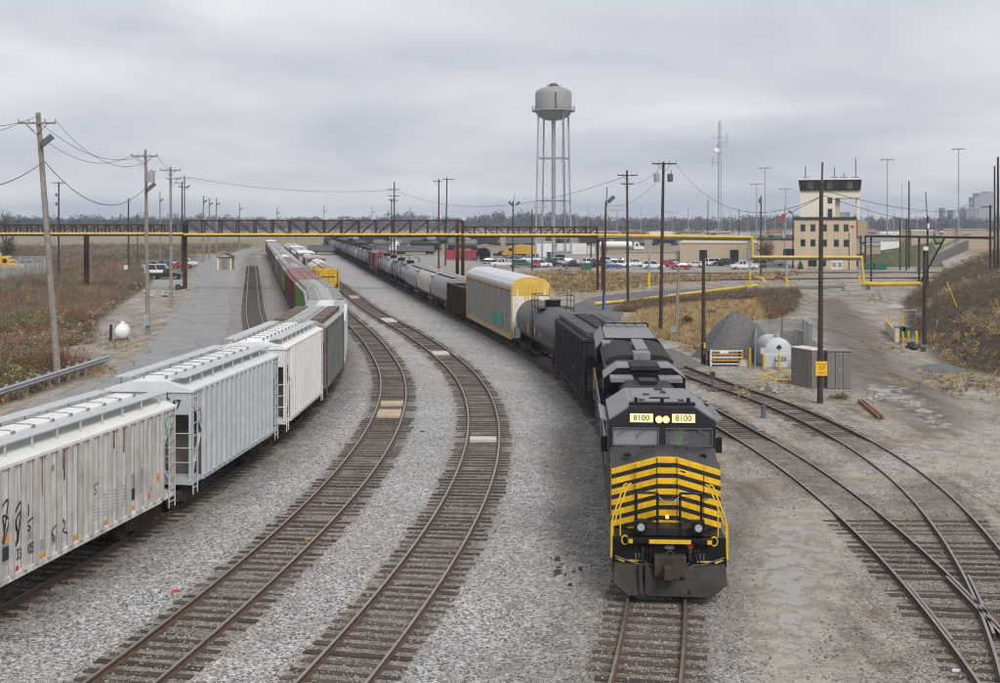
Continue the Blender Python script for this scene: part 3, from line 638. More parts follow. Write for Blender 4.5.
def tankcar(L, detail, r=1.42):
    root = link('tank_car', None); hl = L / 2 - .75; zc = 1.1 + r; n = 28 if detail else 14
    prof = [(.02, -hl)] + [(r * math.sin(R(a)), -hl + .55 * (1 - math.cos(R(a)))) for a in (20, 40, 60, 75, 90)]
    prof = prof + [(rr, -h) for rr, h in prof[::-1]]
    mb = MB(); mb.lathe(prof, n, (0, 0, zc), 'x'); mb.build('tank', [r_paint], root, smooth=40)
    if detail:
        for x in (-hl * .45, 0, hl * .45):
            mb = MB(); mb.lathe([(r, x - .03), (r + .012, x - .03), (r + .012, x + .03), (r, x + .03)], n, (0, 0, zc), 'x'); mb.build('weld_band', [r_paint], root, smooth=40)
    zt = zc + r; mb = MB(); mb.cyl((0, 0, zt - .15), (0, 0, zt + .32), .55, 16); mb.cyl((0, 0, zt + .32), (0, 0, zt + .40), .6, 16); mb.cyl((.9, 0, zt - .1), (.9, 0, zt + .22), .2, 10); mb.build('dome', [r_trim], root, smooth=40)
    mb = MB()
    for y in (-1, 1):
        mb.box(-1.2, 1.2, min(y * .62, y * 1.3), max(y * .62, y * 1.3), zt - .16, zt - .12)
        for x in (-1.2, 0, 1.2): mb.cyl((x, y * 1.28, zt - .5), (x, y * 1.28, zt + .78), .025, 5)
        for z in (.35, .78): mb.cyl((-1.2, y * 1.28, zt + z), (1.2, y * 1.28, zt + z), .025, 5)
        mb.cyl((-1.2, y * 1.28, zt + .78), (-1.2, y * .5, zt + .78), .025, 5); mb.cyl((1.2, y * 1.28, zt + .78), (1.2, y * .5, zt + .78), .025, 5)
        mb.box(-.3, -.26, y * 1.5 - .02, y * 1.5 + .02, .7, zt - .3); mb.box(.26, .3, y * 1.5 - .02, y * 1.5 + .02, .7, zt - .3)
        for k in range(7): mb.box(-.3, .3, y * 1.5 - .015, y * 1.5 + .015, .8 + k * .36, .83 + k * .36)
    mb.build('platform', m_black, root)
    mb = MB(); mb.box(-L / 2 + .5, L / 2 - .5, -.25, .25, .7, 1.0)
    for s in (-1, 1):
        x = s * (L / 2 - 1.9); mb.prism([(-1.3, .95), (1.3, .95), (1.15, zc - r * .45), (.6, 1.15), (-.6, 1.15), (-1.15, zc - r * .45)], 'x', x - .25, x + .25)
        e = s * (L / 2 - .6); mb.box(min(e, e - s * .5), max(e, e - s * .5), -1.5, 1.5, .92, 1.02)
        for y in (-1.45, 1.45): mb.cyl((e, y, 1.0), (e, y, 1.9), .025, 5); mb.cyl((e, y, 1.9), (e, 0, 1.9), .025, 5)
    for y in (-1.5, 1.5): mb.box(-L / 2 + .7, L / 2 - .7, y - .04, y + .04, 1.0, 1.06)
    mb.build('underframe', [r_trim], root); couplers(root, L)
    for s in (-1, 1): add_truck(root, s * (L / 2 - 1.9), detail)
    return root
def boxcar(L, detail, gond=False, ze=4.2, nrib=14):
    root = link('gondola_car' if gond else 'box_car', None); hl = L / 2 - .6; W = 3.0
    mb = MB()
    if gond:
        mb.box(-hl, hl, -W / 2, W / 2, 1.0, 1.15)
        for s in (-1, 1): mb.box(-hl, hl, min(s * W / 2, s * (W / 2 - .08)), max(s * W / 2, s * (W / 2 - .08)), 1.15, ze); mb.box(min(s * hl, s * (hl - .08)), max(s * hl, s * (hl - .08)), -W / 2 + .08, W / 2 - .08, 1.15, ze)
        for s in (-1, 1): mb.box(-hl - .05, hl + .05, min(s * (W / 2 - .1), s * (W / 2 + .1)), max(s * (W / 2 - .1), s * (W / 2 + .1)), ze, ze + .1)
    else: mb.box(-hl, hl, -W / 2, W / 2, 1.0, ze)
    mb.build('body', [r_paint], root)
    for s in (-1, 1):
        rb = MB()
        for k in range(nrib):
            x = -hl + .08 + (2 * hl - .16) * k / (nrib - 1); rb.box(x - .05, x + .05, min(s * W / 2, s * (W / 2 + .09)), max(s * W / 2, s * (W / 2 + .09)), 1.0, ze - .02)
        for k in range(4):
            y = -1.3 + k * .87; xa, xb = sorted((s * hl, s * (hl + .07))); rb.box(xa, xb, y - .05, y + .05, 1.0, ze - .02)
        rb.build('rib', [r_trim], root)
    if not gond:
        mb = MB(); mb.prism([(-W / 2 - .05, ze), (W / 2 + .05, ze), (W / 2 + .05, ze + .08), (0, ze + .3), (-W / 2 - .05, ze + .08)], 'x', -hl - .05, hl + .05); mb.build('roof', [r_roof], root)
        for s in (-1, 1): MB().box(-1.5, 1.5, min(s * W / 2, s * (W / 2 + .11)), max(s * W / 2, s * (W / 2 + .11)), 1.1, ze - .15).build('door', [r_paint], root)
    else:
        mb = MB(); V = []; xs = np.linspace(-hl + .1, hl - .1, 16)
        mb.loft([[(x, -W / 2 + .09, 2.2), (x, W / 2 - .09, 2.2), (x, W / 2 - .09, ze - .5), (x, .4, ze - .25 + .2 * math.sin(x * 1.7)), (x, -.5, ze - .3 + .15 * math.sin(x * 2.3)), (x, -W / 2 + .09, ze - .5)] for x in xs]); mb.build('load', M('scrap_load', (.06, .05, .045), .95, var=.5, bump=.8, bscale=6), root)
    mb = MB(); mb.box(-L / 2 + .5, L / 2 - .5, -.25, .25, .7, 1.0); mb.box(-hl + 2.8, hl - 2.8, -1.4, 1.4, .75, 1.0); mb.build('underframe', m_under, root)
    couplers(root, L)
    if detail:
        for s in (-1, 1): ladder(s * (hl - .3), -(W / 2 + .1), .6, ze, .42, 'x', 8).build('ladder', [r_trim], root)
    for s in (-1, 1): add_truck(root, s * (L / 2 - 1.9), detail)
    return root
BUILD = dict(hopper=hopper, roundhopper=roundhopper, tank=tankcar, box=boxcar)
def place_car(kind, tkey, y0, y1, label, cat, paint, roof, trim, detail=0, group=None, **kw):
    """a car between the couplings at depth y0 (near end) and y1 on track tkey"""
    tr = TR[tkey]; s0, s1 = tr.s_of(y0), tr.s_of(y1); L = s1 - s0; Lr = round(L * 2) / 2
    key = (kind, Lr, detail, tuple(sorted(kw.items())))
    if key not in CACHE: CACHE[key] = root = BUILD[kind](Lr, detail, **kw)
    else: root = copy_tree(CACHE[key])
    pa = tr.at(s0 + 1.9); pb = tr.at(s1 - 1.9); rz = math.atan2(pa[1] - pb[1], pa[0] - pb[0])
    root.location = ((pa[0] + pb[0]) / 2, (pa[1] + pb[1]) / 2, 0); root.rotation_euler = (0, 0, rz); root.empty_display_size = .3
    roles = {'role_paint': paint, 'role_roof': roof, 'role_trim': trim}
    def rec(o):
        if o.type == 'MESH':
            for i, sl_ in enumerate(o.material_slots):
                rm = o.data.materials[i]
                if rm and rm.name in roles: sl_.link = 'OBJECT'; sl_.material = roles[rm.name]
        if o.name.startswith('truck') and o.parent:
            sg = 1 if o.location.x > 0 else -1; h = tr.head(s0 + 1.9 if sg > 0 else s1 - 1.9) + math.pi; o.rotation_euler = (0, 0, h - rz)
        for c in o.children: rec(c)
    rec(root); tag(root, label, cat, group); return root
# paints
def pt(name, col, **kw): return M(name, col, kw.pop('rough', .6), **kw)
c_white1 = pt('weathered_offwhite', (.63, .61, .58), var=.12, streak=.7, rust=.3, dirt=(.15, .11, .08), rustcol=(.16, .075, .03))
c_white1r = pt('weathered_white_roof', (.66, .65, .62), var=.08, rust=.20, rustcol=(.30, .17, .09))
c_rib1 = pt('weathered_rib', (.47, .45, .43), var=.2, streak=.45, dirt=(.16, .12, .09))
c_ltgrey = pt('pale_blue_grey', (.43, .465, .475), var=.08, streak=.25, dirt=(.20, .19, .17))
c_ltgreyr = pt('pale_grey_roof', (.62, .65, .66), var=.06, streak=.1)
c_ltrib = pt('pale_rib', (.45, .485, .495), var=.1)
c_white2 = pt('clean_white', (.66, .65, .64), var=.06, streak=.18, dirt=(.30, .28, .25))
c_white2r = pt('white_roof', (.74, .73, .71), var=.06)
c_dgrey = pt('dark_grey_car', (.135, .145, .14), var=.15, streak=.3)
c_brownroof = pt('brown_patched_roof', (.115, .075, .055), var=.25)
c_greyroof = pt('mid_grey_roof', (.33, .33, .32), var=.25, rust=.2)
c_paneltan = pt('tan_grey_hatch', (.23, .215, .19), var=.3)
c_green = pt('bright_green_car', (.16, .30, .07), var=.2, streak=.3)
c_oxide = pt('oxide_red_car', (.17, .055, .045), var=.25, streak=.3)
c_oxroof = pt('oxide_roof', (.24, .11, .095), var=.25, rust=.1)
c_pink = pt('faded_brown_car', (.23, .165, .15), var=.2, streak=.3)
c_grey = pt('plain_grey_car', (.27, .275, .28), var=.15, streak=.35, rust=.1)
c_tan = pt('tan_car', (.36, .31, .25), var=.15, streak=.3)
c_yel = pt('weathered_yellow_car', (.55, .34, .02), var=.15, streak=.4, rust=.25, rustcol=(.14, .06, .02))
c_tankgrey = pt('tank_grey_brown', (.082, .075, .075), var=.12, streak=.2, dirt=(.05, .045, .04), rough=.5)
c_tankblk = pt('tank_black', (.022, .022, .025), var=.3, streak=.3, dirt=(.10, .085, .075), rough=.4)
c_tanksil = pt('tank_silver_grey', (.27, .28, .30), var=.2, streak=.4, rough=.4)
c_tankmid = pt('tank_mid_grey', (.14, .14, .15), var=.2, streak=.4, rough=.45)
c_tankbr = pt('tank_dusty_brown', (.20, .165, .15), var=.2, streak=.4)
c_rusty = pt('rusty_cream', (.50, .47, .41), var=.15, rust=.5, streak=.4, rustcol=(.22, .11, .06))
c_blkhop = pt('black_hopper_paint', (.022, .023, .026), spec=.12, var=.3, streak=.4, dirt=(.075, .073, .073))
c_blkrib = pt('black_rib_paint', (.045, .047, .052), var=.3)
m_dec_w = M('decal_white', (.7, .7, .68), .6); m_dec_k = M('decal_black', (.03, .03, .035), .7); m_dec_o = M('decal_orange', (.75, .30, .02), .5); m_dec_g = M('decal_grey', (.30, .31, .32), .6); m_dec_r = M('decal_red', (.6, .05, .05), .5)
m_graf_t = M('graffiti_teal', (.10, .36, .29), .7); m_graf_g = M('graffiti_green', (.12, .42, .22), .7); m_graf_p = M('graffiti_plum', (.32, .16, .22), .7)
# ---- left hopper train on T1
c1 = place_car('hopper', 'T1', 26.7, 38.4, 'weathered off-white covered hopper with graffiti and rust, nearest in the left train', 'hopper car', c_white1, c_white1r, c_rib1, 2, 'cars of the left hopper train', nrib=17, ze=3.85, zr=4.22)
c2 = place_car('hopper', 'T1', 38.4, 50.0, 'pale blue-grey covered hopper, second in the left train', 'hopper car', c_ltgrey, c_ltgreyr, c_ltrib, 2, 'cars of the left hopper train', nrib=16, ze=4.15, zr=4.5)
c3 = place_car('hopper', 'T1', 50.0, 60.6, 'clean white covered hopper between the pale grey and dark grey cars', 'hopper car', c_white2, c_white2r, c_white2, 2, 'cars of the left hopper train', nrib=15, ze=4.3, zr=4.62)
place_car('hopper', 'T1', 60.6, 72.0, 'dark grey covered hopper with brown and white roof', 'hopper car', c_dgrey, c_greyroof, c_brownroof, 1, 'cars of the left hopper train', rstyle='panel', nrib=12, ze=4.3, zr=4.66)
spec = [(72, 87, 'hopper', c_ltgrey, c_ltgreyr, c_greyroof, 'panel', 'light grey covered hopper with big white roof hatches behind the dark grey one'),
        (87, 102, 'hopper', c_grey, c_greyroof, c_paneltan, 'panel', 'grey hopper with tan roof panels just ahead of the nearer green-sided car'),
        (102, 118, 'hopper', c_green, c_greyroof, c_paneltan, 'panel', 'nearer bright green-sided hopper in the left train'),
        (118, 133, 'hopper', c_oxide, c_oxroof, c_oxroof, 'panel', 'red-brown hopper directly behind the nearer green-sided car'),
        (133, 148, 'hopper', c_oxide, c_oxroof, c_oxroof, 'panel', 'red-brown hopper directly in front of the farther green-sided car'),
        (148, 163, 'hopper', c_green, c_greyroof, c_paneltan, 'panel', 'farther bright green-sided hopper in the left train'),
        (163, 178, 'hopper', c_pink, c_paneltan, c_greyroof, 'panel', 'faded brown hopper directly behind the farther green-sided car'),
        (178, 193, 'hopper', c_pink, c_oxroof, c_greyroof, 'panel', 'second faded brown hopper behind the farther green-sided car'),
        (193, 208, 'hopper', c_grey, c_ltgreyr, c_greyroof, 'panel', 'grey hopper with pale roof, third behind the farther green-sided car')]
for y0, y1, k, a, b, c, rf, lab in spec: place_car(k, 'T1', y0, y1, lab, 'hopper car', a, b, c, 0, 'cars of the left hopper train', rstyle=rf, nrib=12)
y = 208
for i in range(8):
    cc = [c_dgrey, c_pink, c_tankmid, c_oxide][i % 4]
    place_car('hopper', 'T1', y, y + 16, 'distant dull hopper near the far tail of the left train, %s of eight' % ORD[i], 'hopper car', cc, [c_paneltan, c_greyroof][i % 2], c_greyroof, 0, 'cars of the left hopper train', rstyle='panel', nrib=12); y += 16
place_car('box', 'T1', y, y + 16, 'box car with a white roof at the far tail of the left train', 'box car', c_oxide, c_white2r, c_oxide, 0)
# ---- train on T2 behind the yellow hopper
yl = place_car('roundhopper', 'T2', 149, 163.5, 'weathered yellow hopper car facing the camera on the first empty track', 'hopper car', c_yel, c_greyroof, c_yel, 1)
y = 163.5; seq = [('roundhopper', c_white2, c_white2r, 'white rounded hopper'), ('box', c_oxide, c_greyroof, 'brown box car'), ('roundhopper', c_white2, c_ltgreyr, 'pale rounded hopper'), ('box', c_oxide, c_white2r, 'brown box car with white roof'), ('hopper', c_ltgrey, c_white2r, 'pale grey hopper'), ('hopper', c_white2, c_white2r, 'white hopper'), ('box', c_oxide, c_ltgreyr, 'dark brown box car'), ('hopper', c_white2, c_ltgreyr, 'white ribbed hopper'), ('hopper', c_ltgrey, c_white2r, 'grey ribbed hopper'), ('hopper', c_white2, c_white2r, 'last white hopper')]
for i, (k, a, b, nm) in enumerate(seq):
    kw = dict(nrib=12) if k == 'hopper' else {}
    place_car(k, 'T2', y, y + 15, '%s, %s car behind the yellow hopper' % (nm, ORD[i]), 'box car' if k == 'box' else 'hopper car', a, b, c_greyroof, 0, 'cars coupled behind the yellow hopper', **kw); y += 15
# ---- locomotive's train on T4
bh = place_car('hopper', 'T4', 57.6, 71.6, 'black ribbed covered hopper coupled behind the locomotive', 'hopper car', c_blkhop, c_blkhop, c_blkrib, 2, nrib=11, rstyle='panel', ze=3.85, zr=4.2)
tk = place_car('tank', 'T4', 71.6, 88.0, 'grey-brown tank car between the black hopper and the auto carrier', 'tank car', c_tankgrey, c_tankgrey, m_black, 2, r=1.5)
place_car('box', 'T4', 110, 121.5, 'open gondola with black side and rusty ribs behind the auto carrier', 'gondola', pt('gondola_black_brown', (.035, .026, .024), var=.4, rust=.12, spec=.2), c_oxide, m_rust, 1, gond=True, ze=3.45)
for i, (a, tr_, lab) in enumerate([(c_grey, c_tankmid, 'grey rounded hopper just behind the gondola'), (c_rusty, c_tankmid, 'rust-stained cream rounded hopper in the locomotive train'), (c_tanksil, c_dgrey, 'grey rounded hopper next to the silver tank cars')]):
    place_car('roundhopper', 'T4', 121.5 + i * 13, 134.5 + i * 13, lab, 'hopper car', a, c_greyroof, tr_, 1)
y = 160.5
for i, (a, lab) in enumerate([(c_tanksil, 'silver-grey tank car nearest the rounded hoppers'), (c_tankbr, 'brown-grey tank car behind the silver tank car'), (c_tanksil, 'bright grey tank car, second from the brown box car'), (c_tankmid, 'dark grey tank car coupled to the brown box car')]):
    place_car('tank', 'T4', y, y + 12, lab, 'tank car', a, a, m_blackd, 1, 'tank cars of the locomotive train'); y += 12
place_car('box', 'T4', y, y + 15, 'red-brown box car among the tank cars', 'box car', c_oxide, c_oxroof, c_oxide, 0); y += 15
for i in range(15):
    a = [c_tankblk, c_tankmid, c_tankbr, c_tanksil, c_tankmid, c_tankbr, c_tankblk, c_tankmid, c_tankblk][i % 9]
    place_car('tank', 'T4', y, y + 12, 'tank car in the distant line, %s behind the red-brown box car' % ORD[i], 'tank car', a, a, m_blackd, 0, 'tank cars of the locomotive train'); y += 12
# ---- graffiti, lettering and stencils on the near cars
def on_side(car, y, items, m, name):
    """flat ribbons on the car side plane at local y: items = polylines of (x,z) with width"""
    mb = MB()
    for pts, wd in items:
        for (xa, za), (xb, zb) in zip(pts[:-1], pts[1:]):
            d = Vector((xb - xa, zb - za)); 
            if d.length < 1e-5: continue
            n = Vector((-d.y, d.x)).normalized() * wd / 2; e = d.normalized() * wd * .3
            mb.quad((xa - e.x - n.x, y, za - e.y - n.y), (xb + e.x - n.x, y, zb + e.y - n.y), (xb + e.x + n.x, y, zb + e.y + n.y), (xa - e.x + n.x, y, za - e.y + n.y))
    return stuff(mb.build(name, m, car))
def rect(x0, x1, z0, z1): return ([(x0, (z0 + z1) / 2), (x1, (z0 + z1) / 2)], abs(z1 - z0))
hw = 3.05 / 2 + .004
rg = random.Random(3)
def scribble(x0, x1, z0, z1, n, wd):
    pts = []
    for k in range(n):
        t = k / (n - 1); pts.append((x0 + (x1 - x0) * t + .16 * math.sin(k * 2.1), z0 + (z1 - z0) * (.5 + .5 * math.sin(k * 1.55 + .4) * rg.uniform(.7, 1))))
    out = []
    for i in range(len(pts) - 1):
        a, b, c, d = pts[max(i - 1, 0)], pts[i], pts[i + 1], pts[min(i + 2, len(pts) - 1)]
        for q in range(6):
            s = q / 6; out.append(tuple(.5 * (2 * b[j] + (c[j] - a[j]) * s + (2 * a[j] - 5 * b[j] + 4 * c[j] - d[j]) * s * s + (3 * b[j] - a[j] - 3 * c[j] + d[j]) * s ** 3) for j in (0, 1)))
    return (out, wd)
L1_ = round((TR['T1'].s_of(38.4) - TR['T1'].s_of(26.7)) * 2) / 2; B1_ = L1_ / 2 - 1.62; SP_ = (2 * B1_ - .1) / 16; LX = B1_
pc = lambda k: B1_ - .05 - (k - .5) * SP_          # centre of the k-th side panel counted from the near end
def pr(k, z0, z1, w_=.4): return rect(pc(k) - w_ / 2, pc(k) + w_ / 2, z0, z1)
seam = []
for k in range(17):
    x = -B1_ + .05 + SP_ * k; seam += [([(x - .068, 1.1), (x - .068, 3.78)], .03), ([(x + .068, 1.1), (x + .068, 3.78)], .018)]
on_side(c1, hw - .001, seam, M('rib_shade_line', (.075, .055, .042), .9, var=.4), 'rib_shade_line')  # dark strips along each rib paint in its shadow line
on_side(c1, hw + .003, [scribble(pc(1) + .2, pc(1) - .2, 1.9, 3.2, 9, .055), scribble(pc(2) + .2, pc(2) - .2, 1.7, 2.9, 8, .06), scribble(pc(1), pc(3), 2.1, 2.7, 7, .05), scribble(pc(3) + .2, pc(3) - .2, 1.95, 2.3, 7, .05), scribble(pc(5) + .2, pc(6) - .2, 1.35, 1.85, 12, .04), scribble(pc(9) + .15, pc(9) - .15, 2.1, 2.5, 6, .03)], m_dec_k, 'graffiti')
on_side(c1, hw + .003, [scribble(-B1_ - .1, -B1_ - .8, 3.0, 3.7, 9, .05), scribble(-B1_ - .05, -B1_ - .5, 2.7, 3.0, 5, .04)], m_graf_g, 'graffiti')
for it_ in (pr(1, 1.98, 2.14), pr(4, 1.12, 1.24, .3), pr(7, 1.12, 1.25, .3), pr(10, 1.12, 1.25, .3), pr(13, 1.14, 1.27, .3), pr(16, 1.65, 1.9, .22)): del on_side(c1, hw + .003, [it_], m_dec_o, 'warning_panel')['kind']
on_side(c1, hw + .003, [pr(1, 1.4, 1.95), pr(3, 1.75, 1.95), pr(4, 1.3, 1.6, .3), pr(13, 1.6, 2.25), pr(14, 1.55, 2.3), pr(5, 1.3, 1.5, .38)] + [pr(k, 1.4 + j * .1, 1.43 + j * .1, .3) for k in (9, 10, 11, 12) for j in range(7)] + [pr(6, 1.25 + j * .08, 1.27 + j * .08, .34) for j in range(5)], m_dec_g, 'stencil')
on_side(c1, hw + .007, [pr(1, 1.5, 1.85, .24), pr(13, 1.45, 1.8, .2)], m_dec_k, 'stencil')
on_side(c1, hw + .003, [pr(2, 1.1, 1.22, .16), pr(15, 1.25, 1.4, .14)], m_dec_r, 'stencil')
on_side(c1, hw + .002, [([(pc(k) + dx, 3.75), (pc(k) + dx * .8, 3.75 - L_)], wd) for k, dx, L_, wd in ((6, .05, .5, .12), (6, -.08, .8, .07), (9, .1, .35, .1), (11, .0, .45, .16), (12, -.1, .7, .08), (12, .08, .4, .12), (15, .0, .25, .08), (3, .1, .3, .07), (16, .05, .3, .05), (8, .12, 1.2, .03), (4, -.1, 1.0, .03), (13, .1, .9, .035))], M('rust_run', (.12, .06, .03), .9, var=.5, scale=6), 'rust_run')
for tx, k in (('133', 2), ('305', 3)): text_mesh(tx, .4, m_dec_k, c1, 'car_number', (pc(k) - .055, hw + .01, 1.5), (R(90), 0, R(180)), .56, bold=.008)
text_mesh('VI', .3, m_dec_k, c1, 'lettering', (pc(5), hw + .01, 3.35), (R(90), 0, R(180)), .8)
on_side(c2, hw, [scribble(4.4, 4.0, 2.9, 3.6, 7, .04), scribble(3.9, 3.0, 1.6, 2.4, 8, .04), scribble(-2.0, -3.6, 1.3, 1.8, 12, .05)], m_graf_p, 'graffiti')
# reporting number on the end sheet of the second car
hl2 = round((TR['T1'].s_of(50) - TR['T1'].s_of(38.4)) * 2) / 4 - .62
text_mesh('47', .42, m_dec_k, c2, 'car_number', (hl2 + .02, .98, 3.7), (R(90), 0, R(90)), .8, bold=.01)
text_mesh('L', .3, m_dec_k, c2, 'lettering', (hl2 + .02, .7, 3.98), (R(90), 0, R(90)), .8, bold=.01)
text_mesh('NS', .34, m_dec_w, bh, 'lettering', (2.2, -hw - .008, 2.05), (R(90), 0, 0), .8)
on_side(tk, -1.52, [rect(1.2, 1.28, 2.2, 2.7), rect(-1.4, -1.32, 2.1, 2.7), rect(3.2, 3.26, 2.2, 2.5)], m_yellow, 'stencil')

# ---------------------------------------------------------------- auto carrier
def autorack():
    tr = TR['T4']; s0, s1 = tr.s_of(88), tr.s_of(110); L = s1 - s0; W = 3.1; ze = 4.85; hl = L / 2 - .5
    pa, pb = tr.at(s0 + 2.4), tr.at(s1 - 2.4); rz = math.atan2(pa[1] - pb[1], pa[0] - pb[0])
    root = thing('auto_carrier_car', 'tall tan auto carrier with white and yellow end door and silver roof', 'auto carrier', ((pa[0] + pb[0]) / 2, (pa[1] + pb[1]) / 2, 0), rz)
    tan = pt('autorack_tan', (.46, .32, .15), var=.15, streak=.35, rust=.12); slat = pt('autorack_slat_grey', (.36, .36, .36), var=.12, streak=.2); back = M('autorack_dark_gap', (.05, .05, .05), .9)
    roofm = pt('autorack_roof', (.52, .54, .56), var=.05); wht = pt('autorack_white', (.68, .66, .60), var=.06, streak=.2, dirt=(.35, .28, .2)); yel = pt('autorack_yellow', (.64, .42, .07), var=.1, streak=.15)
    arch = [(-W / 2, ze), (-W / 2 + .02, ze + .25), (-W / 2 + .35, ze + .62), (-.6, ze + .82), (.6, ze + .82), (W / 2 - .35, ze + .62), (W / 2 - .02, ze + .25), (W / 2, ze)]
    mb = MB(); mb.prism(arch, 'x', -hl, hl); rf = mb.build('roof', roofm, root, smooth=25)
    for k in range(9):
        x = -hl + .6 + (2 * hl - 1.2) * k / 8; mb = MB(); mb.prism([(y * 1.004, ze + (z - ze) * 1.015) for y, z in arch], 'x', x - .03, x + .03); mb.build('roof_seam', roofm, rf)
    mb = MB(); mb.box(-hl + .02, hl - .1, -W / 2 + .12, W / 2 - .12, 1.0, ze - .001); mb.build('inner_wall', back, root)
    n = 8
    for s in (-1, 1):
        for k in range(n + 1):
            x = -hl + .16 + (2 * hl - .32) * k / n; mb = MB(); ya, yb = sorted((s * W / 2, s * (W / 2 - .1))); mb.box(x - .16, x + .16, ya, yb, .95, ze - .002); mb.build('post', tan, root)
        for k in range(n):
            xa = -hl + .32 + (2 * hl - .32) * k / n; xb = xa + (2 * hl - .32) / n - .32; mb = MB(); z = 1.32
            while z < ze - .3: mb.bar((xa, s * (W / 2 - .05), z), (xb, s * (W / 2 - .05), z), .03, .13, (0, .35 * s, 1)); z += .165
            mb.build('side_screen', slat, root)
        ya, yb = sorted((s * (W / 2 + .03), s * (W / 2 - .12))); MB().box(-hl, hl, ya, yb, .8, 1.22).build('side_sill', tan, root); MB().box(-hl, hl, ya, yb, ze - .22, ze + .02).build('top_rail', tan, root)
    for s in (-1, 1):
        x = s * hl; xa, xb = sorted((x, x + s * .08))
        MB().box(xa, xb, -W / 2 + .02, W / 2 - .02, .95, 4.2).build('door', wht, root)
        mb = MB(); mb.prism([(-W / 2 + .02, 4.2), (W / 2 - .02, 4.2)] + [(y * .985, z) for y, z in arch[::-1]], 'x', xa, xb); mb.build('door', yel, root)
        for y in (-1.1, -.45, -.2, .2, .45, 1.1):
            mb = MB(); x2 = sorted((x + s * .08, x + s * .13)); mb.box(*x2, y - .05, y + .05, 1.0, 5.1 if abs(y) < .6 else 4.7); mb.build('door_rib', wht if abs(y) == 1.1 else yel, root)
        mb = MB(); xa, xb = sorted((x, x + s * .2))
        for y in (-W / 2 - .01, W / 2 + .01): mb.box(xa, xb, y - .06, y + .06, .9, ze + .1)
        mb.build('end_post', tan, root)
    mb = MB(); mb.box(-L / 2 + .4, L / 2 - .4, -.3, .3, .68, 1.0); mb.box(-hl + 4, hl - 4, -1.5, 1.5, .7, .96); mb.build('underframe', m_under, root)
    items = []
    for k, x in enumerate((2.2, .6, -1.2)): items += [rect(x - .55, x + .55, 1.5, 1.62), rect(x - .55, x - .42, 1.6, 2.5), rect(x + .35, x + .5, 1.6, 2.4), rect(x - .5, x + .5, 2.4, 2.52), rect(x - .3, x + .2, 1.95, 2.05)]
    o = on_side(root, -W / 2 - .012, items, m_graf_t, 'graffiti'); o.location.x = 4.2
    couplers(root, L)
    for s in (-1, 1): add_truck(root, s * (L / 2 - 2.4), 1)
autorack()
# ---------------------------------------------------------------- locomotive
def chevron_material():
    m = bpy.data.materials.new('nose_chevrons'); m.use_nodes = True; t = m.node_tree; b = t.nodes['Principled BSDF']
    tc = N(t, 'ShaderNodeTexCoord'); sp = N(t, 'ShaderNodeSeparateXYZ'); t.links.new(tc.outputs['Object'], sp.inputs[0])
    ay = math_n(t, 'MAXIMUM', math_n(t, 'SUBTRACT', math_n(t, 'ABSOLUTE', sp.outputs[1]), .27), 0.0)
    v = math_n(t, 'ADD', sp.outputs[2], math_n(t, 'MULTIPLY', ay, .335))
    f = math_n(t, 'FRACT', math_n(t, 'DIVIDE', math_n(t, 'SUBTRACT', 3.565, v), .285))
    no = N(t, 'ShaderNodeTexNoise', i_Scale=3.0, i_Detail=6.0); t.links.new(tc.outputs['Object'], no.inputs['Vector'])
    yel = mixc(t, 1.0, (.78, .46, .012), ramp(t, no.outputs[0], [(.3, .84), (.7, 1.1)]), 'MULTIPLY')
    c = mixc(t, math_n(t, 'GREATER_THAN', f, .56), yel, (.014, .014, .015))
    mp = N(t, 'ShaderNodeMapping'); mp.inputs['Scale'].default_value = (4, 7, .6); t.links.new(tc.outputs['Object'], mp.inputs[0]); ns = N(t, 'ShaderNodeTexNoise', i_Scale=1.0, i_Detail=6.0, i_Roughness=.7); t.links.new(mp.outputs[0], ns.inputs['Vector'])
    c = mixc(t, math_n(t, 'MULTIPLY', ramp(t, ns.outputs[0], [(.46, 0.0), (.75, 1.0)]), .45), c, (.10, .075, .05))
    t.links.new(c, b.inputs['Base Color']); b.inputs['Roughness'].default_value = .45; b.inputs['Specular IOR Level'].default_value = .3
    return m
